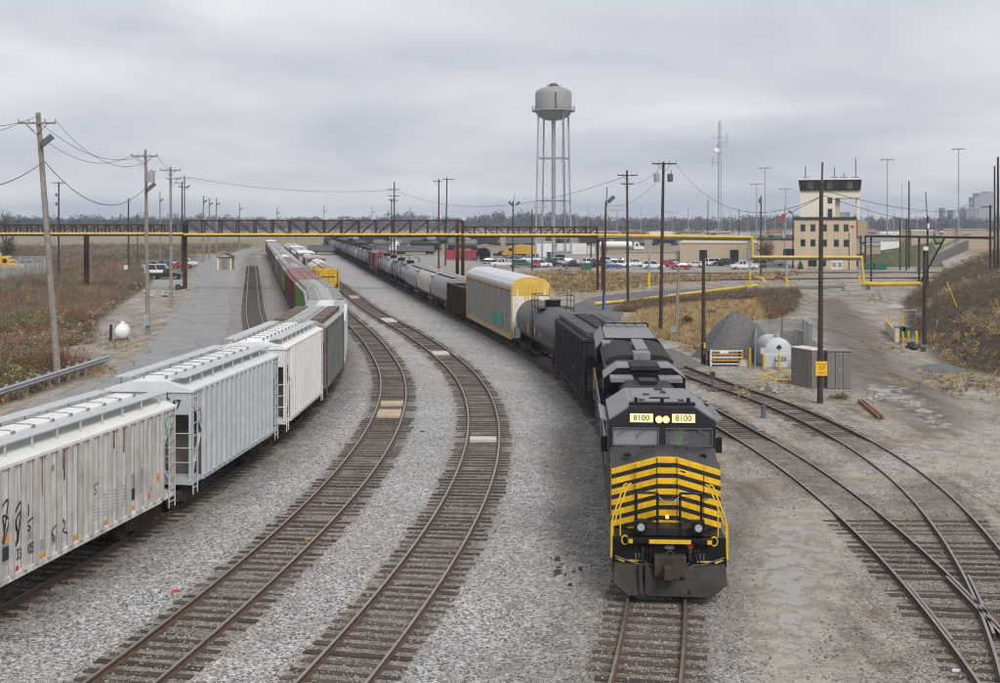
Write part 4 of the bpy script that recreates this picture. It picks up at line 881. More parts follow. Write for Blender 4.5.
def loco():
    tr = TR['T4']; sN = tr.s_of(31.1); pa, pb = tr.at(sN + 3.2), tr.at(sN + 21.5); rz = math.atan2(pa[1] - pb[1], pa[0] - pb[0])
    d = Vector((math.cos(rz), math.sin(rz))); root = thing('locomotive', 'black diesel locomotive with yellow chevron nose, headlights lit, numbered 8100', 'locomotive', (pa[0] + d.x * 3.2, pa[1] + d.y * 3.2, 0), rz)
    che = chevron_material(); blk = M('loco_black', (.012, .012, .014), .42, var=.3, streak=.3, dirt=(.03, .028, .026), spec=.14); gry = M('loco_roof_grey', (.20, .195, .21), .5, var=.14, streak=.35, dirt=(.10, .095, .095))
    drk = M('loco_cab_dark', (.021, .020, .023), .5, spec=.25, var=.2, streak=.25, dirt=(.05, .045, .042)); plw = M('plow_grime', (.036, .031, .028), .8, var=.35, rust=.12, bump=.2); scr = M('radiator_screen', (.022, .022, .022), .85, bump=.6, bscale=25)
    deckg = M('loco_nose_top_grey', (.045, .043, .047), .55, var=.15)
    def B(name, mb, m, parent=None, bev=.012, sm=None): return mb.build(name, m, parent or root, bevel=bev, smooth=sm)
    # frame, deck, fuel tank
    B('deck', MB().box(-26.3, .75, -1.5, 1.5, 1.3, 1.56), blk); B('fuel_tank', MB().prism([(-1.35, .55), (-1.1, .38), (1.1, .38), (1.35, .55), (1.45, 1.2), (-1.45, 1.2)], 'x', -16.5, -8.5), blk)
    # front end
    B('pilot', MB().prism([(-1.5, 1.3), (-1.52, .8), (1.52, .8), (1.5, 1.3), (1.5, 1.585), (-1.5, 1.585)], 'x', .75, .9), blk)
    pl = MB(); pl.loft([[(.72, -1.5, .95), (.72, 1.5, .95), (.72, 1.5, .45), (.72, 1.12, .1), (.72, -1.12, .1), (.72, -1.5, .45)], [(1.0, -1.46, .86), (1.0, 1.46, .86), (1.18, 1.5, .42), (1.22, 1.1, .1), (1.22, -1.1, .1), (1.18, -1.5, .42)]]); plo = B('plow', pl, plw)
    for y in (-.78, -.62): B('bracket', MB().box(1.1, 1.26, y - .05, y + .05, .15, .95), plw, plo)
    cp = MB(); cp.box(.9, 1.25, -.42, .42, .62, 1.15); cp.box(1.25, 1.6, -.16, .16, .72, 1.0); cp.box(1.45, 1.78, -.2, .02, .7, 1.02); cp.box(1.5, 1.68, .02, .2, .7, 1.02); B('coupler', cp, m_under)
    for s in (-1, 1):
        st = MB()
        for z in (.55, .85, 1.15): st.box(.35, .8, min(s * 1.15, s * 1.5), max(s * 1.15, s * 1.5), z, z + .04)
        B('step', st, plw, bev=0)
        gp = MB(); 
        for k in range(3): y = s * (.72 + k * .09); gp.box(.92, .96, y - .02, y + .02, .98, 1.16)
        gp.tube([(.95, s * 1.45, 1.08), (1.0, s * .9, .9), (1.0, s * .6, .88), (1.05, s * .5, .62)], .022); B('cut_lever', gp, m_dgrey, bev=0)
        B('step_stripe', MB().box(.9, .93, min(s * .72, s * 1.12), max(s * .72, s * 1.12), .93, .97), m_yellow, bev=0)
        loop = MB(); c = (.93, s * 1.18, 1.5); loop.tube([(c[0], c[1] + .09 * math.cos(t), c[2] + .12 * math.sin(t)) for t in [k * math.pi / 5 for k in range(11)]], .02); B('lift_ring', loop, m_yellow, bev=0)
        dl = B('ditch_light', MB().box(.72, 1.0, s * .76 - .17, s * .76 + .17, 1.72, 2.03), blk); MB().cyl((1.0, s * .76, 1.87), (1.03, s * .76, 1.87), .1, 16).build('lens', M('ditch_lens', (.34, .35, .36), .15), dl)
        hr = MB()
        for o in (0, .11): hr.tube([(.55, s * (1.0 + o), 2.92), (.62, s * (1.08 + o), 2.9), (.78, s * (1.4 + o * .8), 2.1), (.8, s * (1.46 + o * .6), 1.9)], .022)
        hr.tube([(.8, s * 1.52, 1.95), (.82, s * 1.53, 1.0)], .045); hr.tube([(.85, s * 1.49, 1.02), (.95, s * 1.2, .93)], .03); B('handrail', hr, m_yellow, bev=0)
        br = MB(); br.tube([(.72, s * .3, 1.6), (.72, s * .3, 2.72), (.72, s * .87, 2.72), (.72, s * .87, 1.6)], .035); B('front_railing', br, blk, bev=0)
    ac = MB(); ac.box(.75, 1.12, -1.15, 1.15, 1.46, 1.585); an = B('anticlimber', ac, blk)
    for a, b in ((-1.1, -.98), (-.55, .55), (.98, 1.1)): B('edge_stripe', MB().box(1.12, 1.13, a, b, 1.47, 1.58), m_yellow, an, bev=0)
    B('front_panel', MB().box(.1, .74, -.9, .9, 1.56, 1.8), drk)
    ho = MB(); ho.tube([(.95, -.7, 1.35), (1.0, -.68, .95), (1.05, -.45, .85), (1.05, -.2, 1.05), (1.0, 0, 1.28), (1.05, .2, 1.05), (1.05, .4, .88), (1.02, .52, .95), (.98, .55, 1.32)], .03, 7); B('air_hose', ho, M('hose_rubber', (.03, .03, .03), .8), bev=0)
    B('hose_fitting', MB().cyl((.9, .55, 1.4), (1.0, .55, 1.4), .09, 12), m_red, bev=0); B('plate', MB().box(.9, .93, -.12, .12, 1.28, 1.36), m_greysteel, bev=0)
    h2 = MB(); h2.tube([(1.0, .5, .7), (1.1, .52, .4), (1.25, .5, .2)], .025); B('air_hose', h2, blk, bev=0)
    # nose
    ys = [-1.5, -.27, .27, 1.5]; xs = [-.12, .22, .22, -.12]; zt = [3.16, 3.565, 3.565, 3.16]
    nb = MB()
    lo = [(x, y, 1.56) for x, y in zip(xs, ys)]; hi = [(x - .10, y, z) for x, y, z in zip(xs, ys, zt)]
    bk = [(-1.4, -1.5, 3.54), (-1.4, -.27, 3.6), (-1.4, .27, 3.6), (-1.4, 1.5, 3.54)]; bl = [(-1.4, -1.5, 1.56), (-1.4, 1.5, 1.56)]
    nb.add(lo + hi + bk + bl, [(0, 1, 5, 4), (1, 2, 6, 5), (2, 3, 7, 6)]); nb.mi = 1; o_ = 0
    nb.f += [(4, 5, 9, 8), (5, 6, 10, 9), (6, 7, 11, 10)]; nb.m += [1] * 3
    nb.f += [(0, 4, 8, 12), (3, 13, 11, 7), (12, 8, 9, 10, 11, 13), (0, 12, 13, 3, 2, 1)]; nb.m += [0, 0, 0, 0]
    no = B('nose', nb, [che, deckg], bev=.02)
    B('nose_door', MB().box(.19, .235, .36, .95, 1.75, 3.1), che, no, bev=.01) if False else None
    B('marker_light', MB().cyl((.12, 0, 1.95), (.26, 0, 1.95), .05, 10), M('amber_marker', (.9, .45, .08), .3, emit=1.2), bev=0)
    B('seam', MB().box(.05, .10, -.86, -.845, 1.7, 3.35), blk, no, bev=0)
    for p, q in (((.2, -.12, 3.38), (.2, .14, 3.38)), ((.0, .75, 2.55), (.0, 1.15, 2.42)), ((.1, .3, 3.2), (.1, .5, 3.15)), ((.26, -.22, 2.42), (.26, .2, 2.42))): B('grab_iron', MB().tube([p, q], .02), blk, no, bev=0)
    gi = MB()
    for s in (-1, 1): gi.tube([(-.75, s * .3, 3.62), (-.75, s * .3, 3.68), (-.75, s * .62, 3.66), (-.75, s * .62, 3.6)], .016); gi.box(-.7, -.5, s * 1.05 - .1, s * 1.05 + .1, 3.44, 3.5)
    B('grab_iron', gi, blk, no, bev=0)
    for s in (-1, 1):
        B('nose_ridge', MB().bar((.235, s * .27, 1.62), (.135, s * .27, 3.55), .018), blk, no, bev=0)
        for k in range(4): B('mu_hose', MB().tube([(.9, s * (.5 + k * .08), 1.38), (1.0, s * (.5 + k * .085), 1.2), (1.04, s * (.52 + k * .09), .98), (1.0, s * (.53 + k * .09), .9)], .02), blk, bev=0)
        B('corner_step', MB().box(.5, .88, min(s * 1.2, s * 1.5), max(s * 1.2, s * 1.5), .62, .66), plw, bev=0)
        B('stanchion', MB().cyl((.82, s * 1.3, 1.58), (.82, s * 1.3, 2.3), .02, 6), m_yellow, bev=0)
    for p, q in (((.03, .42, 1.8), (-.06, .42, 3.3)), ((-.1, 1.02, 1.8), (-.17, 1.02, 3.1))): B('door_seam', MB().bar(Vector(p) + Vector((.1, 0, 0)), Vector(q) + Vector((.1, 0, 0)), .014), blk, no, bev=0)
    B('chain', MB().tube([(.72, -.3, 2.65), (.74, -.15, 2.5), (.74, .0, 2.45), (.74, .15, 2.5), (.72, .3, 2.65)], .014), m_greysteel, bev=0)
    # cab
    x0, x1 = -4.9, -1.4; hx = 4.27; top = 4.67
    fr = MB(); fr.prism([(-1.52, 4.09), (1.52, 4.09), (1.52, hx), (.93, top), (-.93, top), (-1.52, hx)], 'x', x1 - .12, x1); fr.box(x1 - .12, x1, -1.52, -1.43, 1.57, 4.089); fr.box(x1 - .12, x1, 1.43, 1.52, 1.57, 4.089); fr.box(x1 - .12, x1, -.09, .09, 3.56, 4.089); fr.box(x1 - .12, x1, -1.43, 1.43, 1.57, 3.56)
    cab = B('cab', fr, drk, bev=.015)
    for s in (-1, 1):
        sw = MB(); y = s * 1.52; ya, yb = sorted((y, y - s * .08)); sw.box(x0, x1 - .121, ya, yb, 1.57, 3.2); sw.box(x0, x1 - .121, ya, yb, 4.0, hx)
        for a, b in ((x0, x0 + .5), (x0 + 1.5, x0 + 1.75), (x1 - .6, x1 - .121)): sw.box(a, b, ya, yb, 3.2, 4.0)
        B('cab_side', sw, blk, cab, bev=0); MB().box(x0 + .5, x0 + 1.5, y - .02, y + .02, 3.2, 4.0).build('side_window', m_glass, cab); MB().box(x0 + 1.75, x1 - .6, y - .02, y + .02, 3.2, 4.0).build('side_window', m_glass, cab)
        B('sunshade', MB().bar((x0 + .4, s * 1.62, 4.2), (x1 - .5, s * 1.62, 4.2), .34, .03, (0, -.5 * s, 1)), gry, cab)
        B('mirror', MB().box(x1 - .45, x1 - .4, min(s * 1.56, s * 1.75), max(s * 1.56, s * 1.75), 3.3, 3.75), blk, cab)
    B('cab_rear', MB().box(x0, x0 + .08, -1.43, 1.43, 1.57, hx), blk, cab); B('cab_floor', MB().box(x0 + .1, x1 - .13, -1.43, 1.43, 2.66, 2.72), drk, cab)
    rf = MB(); rf.prism([(-1.525, hx), (-1.525, hx + .06), (-.93, top + .05), (.93, top + .05), (1.525, hx + .06), (1.525, hx), (.9, top - .06), (-.9, top - .06)], 'x', x0, x1 - .121); rfo = B('cab_roof', rf, gry)
    B('roof_edge', MB().box(x1 - .3, x1 - .05, -.95, .95, top + .05, top + .13), blk, rfo)
    for y in (-.75, 0, .75): B('roof_fitting', MB().box(x1 - .22, x1 - .1, y - .05, y + .05, top + .13, top + .26), blk, rfo)
    for x, y, a, b in ((-2.6, 0, .3, .06), (-2.2, -.55, .08, .08), (-2.2, .6, .08, .08), (-3.3, -.35, .1, .05), (-3.8, .2, .07, .18), (-4.4, .1, .12, .12)): B('roof_fitting', MB().box(x - b, x + b, y - a, y + a, top + .05, top + .11), drk, rfo, bev=0)
    B('roof_panel', MB().box(-4.7, -1.9, -.8, .8, top + .05, top + .075), gry, rfo, bev=.006)
    gl = bpy.data.materials.new('windshield_glass'); gl.use_nodes = True; gb = gl.node_tree.nodes['Principled BSDF']; gb.inputs['Base Color'].default_value = (.36, .37, .40, 1); gb.inputs['Roughness'].default_value = .06; gb.inputs['Alpha'].default_value = .40; gb.inputs['Specular IOR Level'].default_value = .9  # pale base colour stands in for sky reflected in the glass
    gl2 = gl.copy(); gl2.name = 'windshield_glass_clear'; gl2.node_tree.nodes['Principled BSDF'].inputs['Alpha'].default_value = .16
    fg = M('window_gasket', (.10, .10, .105), .6)
    for s in (-1, 1):
        wn = MB(); ya, yb = sorted((s * .12, s * 1.40)); wn.box(x1 - .07, x1 - .05, ya, yb, 3.59, 4.06); wo_ = wn.build('windshield', gl if s < 0 else gl2, cab)
        if s < 0: MB().box(x1 - .2, x1 - .19, ya, yb, 3.57, 4.0).build('window_blind', M('pale_blind', (.42, .40, .44), .8, var=.2), wo_)
        fm = MB()
        for a in ((ya - .03, ya, 3.56, 4.09), (yb, yb + .03, 3.56, 4.09), (ya, yb, 3.56, 3.59), (ya, yb, 4.06, 4.09)): fm.box(x1 - .04, x1 + .015, *a)
        fm.build('window_frame', gry if False else fg, wo_)
        wp = MB(); wp.tube([(x1 + .03, s * .45, 4.06), (x1 + .03, s * .72, 3.9), (x1 + .03, s * .72, 3.78)], .012); wp.tube([(x1 + .03, s * 1.0, 4.06), (x1 + .03, s * 1.28, 3.9)], .012); wp.build('wiper', fg, wo_)
        nbd = MB().box(x1, x1 + .03, s * .60 - .33, s * .60 + .33, 4.245, 4.49).build('number_board', M('number_board_cream', (.80, .68, .36), .5, var=.04, emit=.3), cab)
        text_mesh('8100', .235, M('number_black', (.01, .01, .01), .6), nbd, 'board_digits', (x1 + .034, s * .60, 4.366), (R(90), 0, R(90)), 1.0, bold=.0)
        hlm = MB().cyl((x1 - .02, s * .1, 4.33), (x1 + .05, s * .1, 4.33), .1, 18).build('headlight', M('headlight_lit', (1.0, .42, .07), .3, var=.02, emit=1.6), cab); MB().cyl((x1 + .05, s * .1, 4.33), (x1 + .056, s * .1, 4.33), .062, 16).build('headlight_core', M('headlight_core', (1.0, .86, .55), .3, var=.02, emit=3.5), hlm)
        MB().cyl((x1 - .02, s * .1, 4.33), (x1 + .03, s * .1, 4.33), .125, 18, caps=False).build('headlight_ring', blk, hlm)
    # hood behind the cab
    B('hood', MB().box(-26.0, -4.95, -.92, .92, 1.56, 4.25), blk)
    B('hood_roof', MB().prism([(-.95, 4.25), (-.95, 4.3), (-.7, 4.48), (.7, 4.48), (.95, 4.3), (.95, 4.25)], 'x', -9.3, -4.98), blk)
    for s in (-1, 1): B('brake_panel', MB().box(-9.2, -8.3, min(s * .45, s * 1.25), max(s * .45, s * 1.25), 4.4, 4.56), gry); B('equipment_cabinet', MB().box(-8.9, -5.2, min(s * .921, s * 1.3), max(s * .921, s * 1.3), 1.56, 3.6), blk)
    B('exhaust_stack', MB().box(-8.2, -7.4, -.3, .3, 4.48, 4.6), drk)
    wg = MB(); wg.prism([(-1.45, 3.8), (1.45, 3.8), (1.45, 4.42), (.95, 4.8), (-.95, 4.8), (-1.45, 4.42)], 'x', -11.5, -9.4); wo2 = B('brake_grid_box', wg, blk)
    for s in (-1, 1):
        cm = MB(); cm.add([(-9.37, s * .55, 4.81), (-9.37, s * .97, 4.81), (-9.37, s * 1.47, 4.43), (-11.0, s * 1.47, 4.43), (-11.0, s * .97, 4.81), (-11.0, s * .55, 4.81), (-9.37, s * .55, 4.77), (-9.37, s * .97, 4.77), (-9.37, s * 1.47, 4.39), (-11.0, s * 1.47, 4.39), (-11.0, s * .97, 4.77), (-11.0, s * .55, 4.77)],
                          [(0, 1, 4, 5), (1, 2, 3, 4), (0, 6, 7, 1), (1, 7, 8, 2), (2, 8, 9, 3), (3, 9, 10, 4), (4, 10, 11, 5), (5, 11, 6, 0), (6, 11, 10, 7), (7, 10, 9, 8)]); B('grid_box_lid', cm, gry, wo2, bev=0)
    B('grille', MB().box(-10.6, -9.3, -.52, .52, 4.7, 4.86), scr, wo2)
    hd2 = MB(); hd2.prism([(-1.3, 4.0), (1.3, 4.0), (1.35, 4.45), (.9, 4.72), (-.9, 4.72), (-1.35, 4.45)], 'x', -19.0, -11.51); B('engine_roof', hd2, blk)
    for s in (-1, 1):
        sc_ = MB(); rings = []
        for x in (-18.2, -12.6): rings.append([(x, s * (.72 + .62 * math.cos(t)), 4.62 + .24 * math.sin(t) - .1 * (.62 * math.cos(t))) for t in [k * math.pi / 8 for k in range(9)]])
        sc_.loft(rings); B('air_screen', sc_, scr, bev=0, sm=40)
    B('roof_hatch', MB().box(-18, -14.2, -.05, .45, 4.86, 4.93), gry); B('roof_hatch', MB().box(-13.0, -12.1, -.25, .4, 4.72, 5.0), gry); B('roof_hatch', MB().box(-18.6, -17.4, -1.3, -.6, 4.6, 4.82), gry)
    rb = MB(); rb.prism([(-1.52, 3.7), (1.52, 3.7), (1.52, 4.36), (1.16, 4.82), (-1.16, 4.82), (-1.52, 4.36)], 'x', -25.4, -19.2); rbo = B('radiator_housing', rb, blk)
    B('radiator_top', MB().box(-25.3, -19.25, -1.12, 1.12, 4.82, 4.86), gry, rbo)
    for s in (-1, 1): B('radiator_flank', MB().bar((-25.3, s * 1.35, 4.605), (-19.25, s * 1.35, 4.605), .55, .02, (0, s * .79, .61)), gry, rbo, bev=0)
    for k in range(4): B('radiator_vent', MB().box(-25.2, -24.5, -.95 + k * .5, -.6 + k * .5, 4.86, 5.02), m_greysteel, rbo)
    B('radiator_rail', MB().tube([(-24.3, -1.1, 4.86), (-24.3, -1.1, 5.05), (-24.3, 1.1, 5.05), (-24.3, 1.1, 4.86)], .04), blk, rbo, bev=0)
    for s in (-1, 1):
        hr = MB(); hr.tube([(-25.8, s * 1.44, 2.55), (-5.4, s * 1.44, 2.55)], .028)
        for k in range(9): x = -25.6 + k * 2.5; hr.cyl((x, s * 1.44, 1.56), (x, s * 1.44, 2.55), .022, 5)
        B('side_railing', hr, M('railing_pale', (.45, .45, .45), .5), bev=0)
        B('rear_handrail', MB().box(-26.35, -26.25, s * 1.46 - .05, s * 1.46 + .05, 1.0, 2.6), m_yellow, bev=0)
        for k in range(12): x = -18 + k * .75; B('hood_door', MB().box(x, x + .68, min(s * .922, s * .95), max(s * .922, s * .95), 1.8, 3.75), blk, bev=.006)
    B('coupler', MB().box(-26.9, -26.2, -.12, .12, .74, 1.0), m_under)
    for x in (-4.1, -21.4): add_truck(root, x, 1, 3, 1.9)
    # crew member at the right-hand windshield
    pr = thing('person', 'person in green high-visibility vest seated behind the right locomotive windshield', 'person', root.matrix_basis @ Vector((-2.15, .5, 2.72)), rz)
    skin = M('skin', (.42, .26, .19), .6); cl = M('dark_clothing', (.04, .045, .06), .8); vest = M('hivis_green', (.22, .62, .10), .7)
    V = [(0, 0, .55), (.02, 0, .8), (.04, 0, 1.12), (.06, 0, 1.3), (.08, 0, 1.42), (.1, 0, 1.55), (.03, .2, 1.16), (.16, .26, .9), (.4, .2, .86), (.03, -.2, 1.16), (.16, -.26, .9), (.4, -.2, .86), (.12, .1, .5), (.5, .12, .52), (.52, .12, .06), (.62, .12, .03), (.12, -.1, .5), (.5, -.12, .52), (.52, -.12, .06), (.62, -.12, .03)]
    Ed = [(0, 1), (1, 2), (2, 3), (3, 4), (4, 5), (2, 6), (6, 7), (7, 8), (2, 9), (9, 10), (10, 11), (0, 12), (12, 13), (13, 14), (14, 15), (0, 16), (16, 17), (17, 18), (18, 19)]
    rad = [.15, .15, .16, .07, .10, .09, .075, .055, .04, .075, .055, .04, .09, .07, .05, .04, .09, .07, .05, .04]
    me = bpy.data.meshes.new('body'); me.from_pydata(V, Ed, []); o = link('body', me, pr); me.materials.append(skin)
    md = o.modifiers.new('skin', 'SKIN'); o.modifiers.new('sub', 'SUBSURF').render_levels = 1
    if not me.skin_vertices: 
        try: me.attributes.new('skin', 'FLOAT', 'POINT')
        except Exception: pass
    if me.skin_vertices:
        for i, r_ in enumerate(rad): me.skin_vertices[0].data[i].radius = (r_, r_)
        me.skin_vertices[0].data[0].use_root = True
    vb = MB(); vb.loft([[(c + .19 * math.cos(t), .22 * math.sin(t) * k, z) for t in [q * math.pi / 8 for q in range(16)]] for z, c, k in ((.62, .0, 1), (.9, .03, 1.02), (1.12, .05, 1.05), (1.22, .06, .8))]); vb.build('vest', vest, pr, smooth=60)
    hm = MB(); hm.lathe([(.135, 0), (.13, .06), (.09, .12), (.02, .14)], 14, (.1, 0, 1.55)); hm.build('cap', M('white_cap', (.6, .6, .6), .5), pr, smooth=50)
loco()
# ---------------------------------------------------------------- pipe bridge
YB = 165.0
m_truss = M('truss_brown_paint', (.055, .028, .022), .8, var=.3, rust=.15)
def truss(label, pxs, y_top, y_bot, half, pipe=True):
    a = P(pxs[0], y_bot, YB); root = thing('pipe_bridge', label, 'pipe bridge', (a.x, YB, a.z))
    def L(px, py, dy=0): p = P(px, py, YB); return (p.x - a.x, dy, p.z - a.z)
    for dy in (0, 1.5):
        MB().bar(L(pxs[0], y_top, dy), L(pxs[-1], y_top, dy), .2, .2).build('top_chord', m_truss, root); MB().bar(L(pxs[0], y_bot, dy), L(pxs[-1], y_bot, dy), .22, .25).build('bottom_chord', m_truss, root)
        for k, x in enumerate(pxs):
            MB().bar(L(x, y_top, dy), L(x, y_bot, dy), .22, .2).build('vertical', m_truss, root)
            if k < len(pxs) - 1:
                up = (k < half)
                q = (L(x, y_top, dy), L(pxs[k + 1], y_bot, dy)) if up else (L(x, y_bot, dy), L(pxs[k + 1], y_top, dy)); MB().bar(*q, .12, .12).build('diagonal', m_truss, root)
    for x in pxs: MB().bar(L(x, y_bot, 0), L(x, y_bot, 1.5), .15).build('cross_beam', m_truss, root)
    MB().cyl(L(pxs[0], y_bot - 1.5, -.28), L(pxs[-1], y_bot - 1.5, -.28), .17, 12).build('yellow_pipe', m_pipeyellow, root, smooth=40)
    nf_ = int((pxs[-1] - pxs[0]) / 40)
    for k in range(nf_): q0 = Vector(L(pxs[0] + 20 + 40 * k, y_bot - 1.5, -.28)); MB().cyl(q0 - Vector((.07, 0, 0)), q0 + Vector((.07, 0, 0)), .24, 12).build('pipe_flange', m_pipeyellow, root, smooth=40); MB().bar(q0 + Vector((1.2, 0, -.3)), q0 + Vector((1.2, .28, .25)), .08).build('pipe_hanger', m_truss, root)
    MB().cyl(L(pxs[0], y_bot - 1.2, .6), L(pxs[-1], y_bot - 1.2, .6), .2, 12).build('grey_pipe', m_greysteel, root, smooth=40)
    return root
truss('low left span of the brown pipe bridge carrying the yellow pipe', [-40 + 11.2 * k for k in range(21)], 225.0, 235.2, 3)
truss('tall centre span of the brown pipe bridge over the tracks', [184.5 + 17.35 * k for k in range(17)], 220.6, 236.0, 8)
truss('low right span of the brown pipe bridge beside the water tower', [463 + 11.2 * k for k in range(13)], 227.2, 236.4, 5)
def post(name, px, py, ytop, w, d, m, label, cat='support post', double=0):
    g = G(px, py); Y = g.y; top = P(px, ytop, Y).z; root = thing(name, label, cat, (g.x, Y, GZ - .2))
    mb = MB()
    for s in ((-1, 1) if double else (0,)):
        x = s * double; mb = MB(); mb.box(x - w / 2, x + w / 2, -.05, .05, 0, top - GZ + .2); mb.box(x - w / 2, x - w / 2 + .06, -d / 2, d / 2, 0, top - GZ + .2); mb.box(x + w / 2 - .06, x + w / 2, -d / 2, d / 2, 0, top - GZ + .2); mb.build('steel_column', m, root)
    MB().box(-w * .8 - double, w * .8 + double, -d * .8, d * .8, 0, .42).build('footing', m_concrete, root, bevel=.03)
    return root
post('bridge_post', 86.5, 289.5, 236, .62, .6, m_rust, 'rusty steel post of the pipe bridge standing in the left brush')
post('bridge_post', 185, 290.5, 221, .5, .6, m_rust, 'rusty steel post of the pipe bridge beside the asphalt road')
post('bridge_post', 460, 289, 221, .5, .6, m_rust, 'rusty double post of the pipe bridge behind the auto carrier', double=.42)
post('bridge_post', 600, 292, 238, .34, .5, m_rust, 'thick rusty double post right of the auto carrier', double=.36)
# pipe run to the right of the bridge
def run(name, pts, r, m, label, cat='pipe', n=12):
    root = thing(name, label, cat, pts[0]); o = Vector(pts[0])
    for k, (a, b) in enumerate(zip(pts[:-1], pts[1:])):
        MB().cyl(Vector(a) - o, Vector(b) - o, r, n).build('pipe_length', m, root, smooth=40)
        if k: 
            mb = MB(); mb.lathe([(.01, -r * 1.12), (r * .8, -r * .8), (r * 1.12, 0), (r * .8, r * .8), (.01, r * 1.12)], 12, Vector(a) - o); mb.build('elbow', m, root, smooth=60)
    return root
run('yellow_pipe', [P(598, 235.2, 164.6), P(752, 237.2, 167), P(752.6, 257, 167), P(861.5, 257.2, 170), P(863.5, 281, 170)], .2, m_pipeyellow, 'raised yellow pipe stepping down in front of the control tower')
run('grey_pipe', [P(598, 237.6, 165.4), P(749, 239.6, 167.4), P(749, 258.8, 167.4), P(862, 259, 170.4)], .22, m_greysteel, 'grey pipe slung under the raised yellow pipe')
run('yellow_pipe', [P(864, 283.6, 170), P(878, 284.2, 169), P(921, 283.8, 166)], .3, m_pipeyellow, 'thick yellow pipe lying on blocks at the foot of the hill')
run('yellow_pipe', [P(755, 277, 168), P(763, 279, 166), P(766, 284, 165)], .18, m_pipeyellow, 'short bent yellow pipe at the foot of the tall grey pipe post')
run('yellow_pipe', [(G(595, 306) + Vector((0, 0, .25))), (G(640, 301.5) + Vector((0, 0, .25))), (G(690, 295) + Vector((0, 0, .25))), (G(757, 287) + Vector((0, 0, .25)))], .2, m_pipeyellow, 'low yellow pipe running along the edge of the grey path')
for px, py, yt, lab in ((649, 289.5, 239, 'grey and yellow pipe post left of the dark utility pole'), (750, 289, 239, 'tall grey and yellow pipe post with the pipe drop'), (786.5, 287.5, 259, 'short yellow pipe post on a concrete block'), (859.5, 285, 259, 'yellow pipe post at the right end of the raised pipe')):
    g = G(px, py); zt = P(px, yt, g.y).z; root = thing('pipe_post', lab, 'pipe post', (g.x, g.y, GZ - .1)); H_ = zt - GZ + .1
    mb = MB(); mb.box(-.16, .16, -.16, .16, 0, H_ * .36); mb.build('yellow_base', m_yellow, root); mb = MB(); mb.box(-.15, .15, -.15, .15, H_ * .36, H_); mb.build('upper_post', m_greysteel, root); MB().box(-.5, .5, -.5, .5, -.1, .35).build('block', m_concrete, root, bevel=.03)
vt = G(766, 287); va = thing('valve', 'red wheel valve on the ground pipe', 'valve', (G(779, 281).x, G(779, 281).y, GZ)); MB().tube([(.9 * math.cos(t), 0, .75 * math.sin(t)) for t in [k * math.pi / 8 for k in range(9)]], .22, 8).build('red_pipe_arch', M('faded_red', (.22, .05, .04), .7), va); MB().cyl((0, 0, .7), (0, 0, 1.3), .12, 8).build('stem', m_dgrey, va); MB().cyl((0, -.02, 1.3), (0, .04, 1.3), .35, 14).build('hand_wheel', M('faded_red', (.22, .05, .04)), va)
# ---------------------------------------------------------------- utility poles
def pole(px, py, ytop, label, m, r=.17, topx=None, arms=(), lamps=(), boxes=(), spike=None, extra=None, name='utility_pole', cat='utility pole', z=GZ):
    g = G(px, py, z); Y = g.y; t = P(topx if topx is not None else px, ytop, Y); root = thing(name, label, cat, (g.x, Y, z - .3)); o = Vector(root.location)
    MB().cyl((0, 0, 0), t - o, r, 12, r * .62).build('pole', m, root, smooth=50)
    if spike is not None: q = P(spike[0], spike[1], Y); MB().cyl(t - o - Vector((0, 0, 1)), q - o, .06, 6).build('spike', m_dgrey, root)
    for (xa, xb, ya) in arms:
        a, b = P(xa, ya, Y) - o, P(xb, ya, Y) - o; c = MB().bar(a + Vector((0, -r, 0)), b + Vector((0, -r, 0)), .1, .12).build('crossarm', m, root)
        L_ = (b - a).length
        for k in (0, .28, .72, 1): p = a.lerp(b, k) + Vector((0, -r, .05)); MB().cyl(p, p + Vector((0, 0, .2)), .05, 6).build('insulator', m_greysteel, c)
        mid = a.lerp(b, .5); mb = MB()
        for s in (.22, .78): mb.bar(a.lerp(b, s) + Vector((0, -r, -.05)), mid + Vector((0, -r * .9, -.75)), .035)
        mb.build('arm_brace', m_dgrey, c)
    for (xa, ya, s) in lamps:
        p = P(xa, ya, Y) - o; k = (ya - ytop) / max(py - ytop, 1); ax = t.lerp(g, k) - o; lr = thing_part(root, 'floodlight', p, ax, s)
    for (xa, ya, w_, h_, mm, nm) in boxes:
        p = P(xa, ya, Y) - o; mb = MB()
        if nm == 'transformer': mb.cyl(p + Vector((0, -.1, -h_ / 2)), p + Vector((0, -.1, h_ / 2)), w_ / 2, 12); mb.cyl(p + Vector((.08, -.1, h_ / 2)), p + Vector((.08, -.1, h_ / 2 + .25)), .05, 6)
        else: mb.box(p.x - w_ / 2, p.x + w_ / 2, p.y - .2 - r, p.y - r + .03, p.z - h_ / 2, p.z + h_ / 2)
        mb.build(nm, mm, root, smooth=40 if nm == 'transformer' else None)
    return root
def thing_part(root, name, p, ax, s):
    mb = MB(); q = Vector((p.x, p.y - .3, p.z)); mb.bar(q + Vector((-.32 * s, -.1, -.28)), q + Vector((.3 * s, .1, .3)), .5, .35); a = mb.build(name, m_dgrey, root); MB().tube([Vector((ax.x, ax.y, p.z - .7)), q + Vector((-.2 * s, 0, -.2))], .04).build('lamp_arm', m_dgrey, a); return a
W_, D_ = m_woodpale, m_wooddark
pole(58.5, 381, 113, 'leaning pale wooden pole with crossarm and floodlight, nearest on the left', W_, .24, 38, arms=((20, 57, 123.5),), lamps=((49, 141, 1),))
